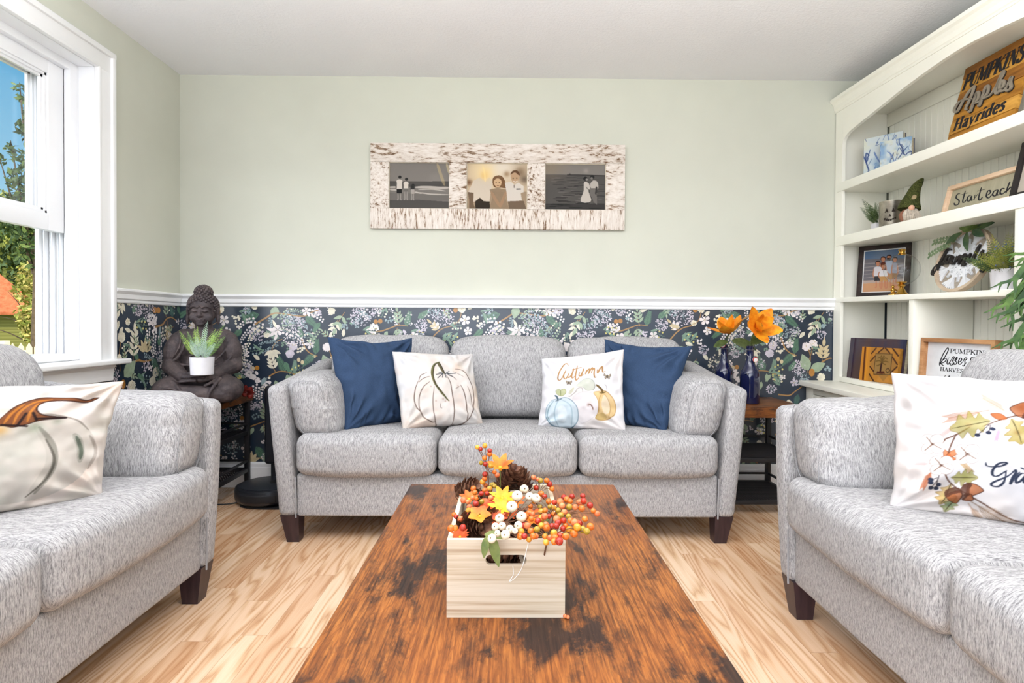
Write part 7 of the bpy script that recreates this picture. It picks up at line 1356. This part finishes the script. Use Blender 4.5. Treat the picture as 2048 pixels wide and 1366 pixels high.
for k in range(4): b = MB(); p = A + d * (k + .5) * 2.3 - (-9.0, 10.5); b.box2((p[0] - .07, p[1] + .02, 0), (p[0] + .05, p[1] + .14, 1.18), .01); b.build('post', M_FENCE, fe)
# house with a hipped red roof
HX, HY, HR = -21.5, 26.0, .66; ho = thing('house', 'olive clapboard house with red hipped roof behind the fence', 'house', (HX, HY, GZ), HR)
t_ = NT('olive_clapboard', .8, .2); w_ = t_.node('ShaderNodeTexWave', wave_type='BANDS', bands_direction='Z', wave_profile='SAW'); t_.l.new(t_.node('ShaderNodeTexCoord').outputs['Object'], w_.inputs[0]); w_.inputs['Scale'].default_value = 2.2; t_.color(t_.ramp(w_.outputs['Fac'], [(0, (112, 112, 56)), (.9, (138, 136, 76)), (1, (70, 70, 40))])); M_CLAP = t_.m
t_ = NT('red_asphalt_shingle', .9, .1); t_.color(t_.ramp(t_.noise(t_.coord(scale=(5, 5, 5)), 1, 6, .7), [(.3, (150, 78, 48)), (.7, (206, 126, 86))])); M_ROOF = t_.m
M_HW = plain('white_house_trim', (226, 226, 220), .7); M_DARK = plain('dark_house_window', (52, 60, 70), .2); M_SHUT = plain('dark_green_shutter', (44, 66, 62), .6)
b = MB(); b.box2((-9, 0, 0), (0, 7, 1.95), 0); b.build('wall', M_CLAP, ho, smooth=False)
b = MB(); V = [(-9.5, -.55, 1.80), (.55, -.55, 1.80), (.55, 7.5, 1.80), (-9.5, 7.5, 1.80), (-6.0, 3.5, 5.7), (-3.2, 3.5, 5.7)]; V2 = [(x, y, z + .10) for x, y, z in V[:4]]; b.add(V[:4] + V2 + V[4:], [(3, 2, 1, 0), (0, 1, 5, 4), (1, 2, 6, 5), (2, 3, 7, 6), (3, 0, 4, 7), (4, 5, 9, 8), (5, 6, 9), (6, 7, 8, 9), (7, 4, 8)]); b.build('roof', M_ROOF, ho, smooth=False)
for x in (-7.3, -4.6, -1.9):
    b = MB(); b.box2((x - .36, -.06, .72), (x + .36, 0, 1.62), .0); wi = b.build('window', M_HW, ho); b = MB(); b.box2((x - .28, -.075, .80), (x + .28, -.061, 1.54), 0); b.build('pane', M_DARK, wi)
    for s2 in (-1, 1): b = MB(); b.box2((x + s2 * .37, -.05, .70), (x + s2 * .62, -.001, 1.64), 0); b.build('shutter', M_SHUT, ho)
    b = MB(); b.box2((x - .5, -.28, .52), (x + .5, -.001, .70), .02); b.build('flower_box', M_SHUT, ho)
b = MB(); b.box2((-.1, -.04, 0), (.04, .1, 1.8), 0); b.box2((-9.02, -.03, .0), (.05, -.001, .22), 0); b.build('corner_board', M_HW, ho, smooth=False)
# trees
def tree(label, x, y, hgt, blobs, n, size, mats, seed, trunk=.12, kind='tree', branches=()):
    t = thing(kind, label, 'tree', (x, y, GZ), group='trees across the street'); R = np.random.RandomState(seed)
    b = MB(); b.tube(spline([(0, 0, 0), (.05, .02, hgt * .4), (0, .05, hgt * .8)], 5), np.linspace(trunk, trunk * .35, 11), 8)
    for p in branches: b.tube(spline(p, 4), np.linspace(trunk * .4, trunk * .06, len(spline(p, 4))), 6)
    b.build('trunk', M_BARK, t)
    for mi, m in enumerate(mats):
        k = n // len(mats); bl = np.array(blobs); wgt = bl[:, 3] ** 2; i = R.choice(len(bl), k, p=wgt / wgt.sum()); u = R.normal(size=(k, 3)); u /= np.linalg.norm(u, axis=1, keepdims=True); r = R.rand(k) ** .4
        P = bl[i, :3] + u * (bl[i, 3] * r)[:, None] * (1, 1, .8); a = R.normal(size=(k, 3)); a /= np.linalg.norm(a, axis=1, keepdims=True); c = np.cross(a, R.normal(size=(k, 3))); c /= np.linalg.norm(c, axis=1, keepdims=True); s = size * (.6 + .8 * R.rand(k))[:, None]
        V = np.stack([P - a * s, P + c * s * .45, P + a * s, P - c * s * .45], 1).reshape(-1, 3); b = MB(); b.add(V, [(4 * q, 4 * q + 1, 4 * q + 2, 4 * q + 3) for q in range(k)]); b.build('foliage', m, t, smooth=False)
    return t
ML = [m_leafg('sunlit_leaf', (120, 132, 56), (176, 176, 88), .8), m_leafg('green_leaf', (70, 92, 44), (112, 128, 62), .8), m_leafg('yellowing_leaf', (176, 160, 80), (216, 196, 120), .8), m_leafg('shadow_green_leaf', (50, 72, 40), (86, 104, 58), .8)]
def at(px, Y, z): return ((px - 1015) / F_PX * Y, Y, z - GZ)
x, y, _ = at(75, 13, 0)
B = []
for px, z, r in ((95, 2.6, .9), (70, 3.0, .8), (60, 3.55, .6), (85, 3.9, .75), (50, 4.2, .45), (78, 4.6, .6), (95, 5.0, .6), (66, 5.3, .36), (85, 5.7, .45), (62, 6.0, .28), (48, 6.25, .2), (80, 6.5, .25), (30, 4.9, .22), (20, 3.7, .3), (8, 4.6, .2), (30, 3.1, .4), (100, 3.3, .9), (110, 4.4, .9), (112, 5.5, .7)): p = at(px, 13, z); B.append((p[0] - x, p[1] - y, p[2], r * .72))
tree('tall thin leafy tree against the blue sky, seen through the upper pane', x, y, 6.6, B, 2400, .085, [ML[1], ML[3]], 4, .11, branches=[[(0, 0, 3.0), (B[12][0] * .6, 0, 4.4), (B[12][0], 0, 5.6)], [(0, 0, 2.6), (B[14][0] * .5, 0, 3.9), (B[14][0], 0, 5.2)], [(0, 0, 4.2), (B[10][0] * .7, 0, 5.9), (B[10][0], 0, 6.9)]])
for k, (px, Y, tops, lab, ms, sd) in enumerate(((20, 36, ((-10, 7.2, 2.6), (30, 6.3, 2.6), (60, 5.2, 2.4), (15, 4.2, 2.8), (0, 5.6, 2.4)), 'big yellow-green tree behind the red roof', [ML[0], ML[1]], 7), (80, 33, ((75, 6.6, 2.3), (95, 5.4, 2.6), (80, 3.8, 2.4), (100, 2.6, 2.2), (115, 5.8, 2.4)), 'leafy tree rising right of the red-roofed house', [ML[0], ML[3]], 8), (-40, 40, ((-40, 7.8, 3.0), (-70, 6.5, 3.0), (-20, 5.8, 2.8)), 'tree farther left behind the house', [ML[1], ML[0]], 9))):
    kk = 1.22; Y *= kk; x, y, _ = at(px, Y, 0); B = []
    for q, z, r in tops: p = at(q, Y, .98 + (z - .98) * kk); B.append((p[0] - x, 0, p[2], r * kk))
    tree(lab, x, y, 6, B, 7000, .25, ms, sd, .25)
x, y, _ = at(72, 20, 0); B = []
for q, z, r in ((82, 2.0, .7), (86, 1.2, .7), (76, .9, .5), (88, 2.6, .7), (84, .5, .5)): p = at(q, 20, z); B.append((p[0] - x, 0, p[2], r))
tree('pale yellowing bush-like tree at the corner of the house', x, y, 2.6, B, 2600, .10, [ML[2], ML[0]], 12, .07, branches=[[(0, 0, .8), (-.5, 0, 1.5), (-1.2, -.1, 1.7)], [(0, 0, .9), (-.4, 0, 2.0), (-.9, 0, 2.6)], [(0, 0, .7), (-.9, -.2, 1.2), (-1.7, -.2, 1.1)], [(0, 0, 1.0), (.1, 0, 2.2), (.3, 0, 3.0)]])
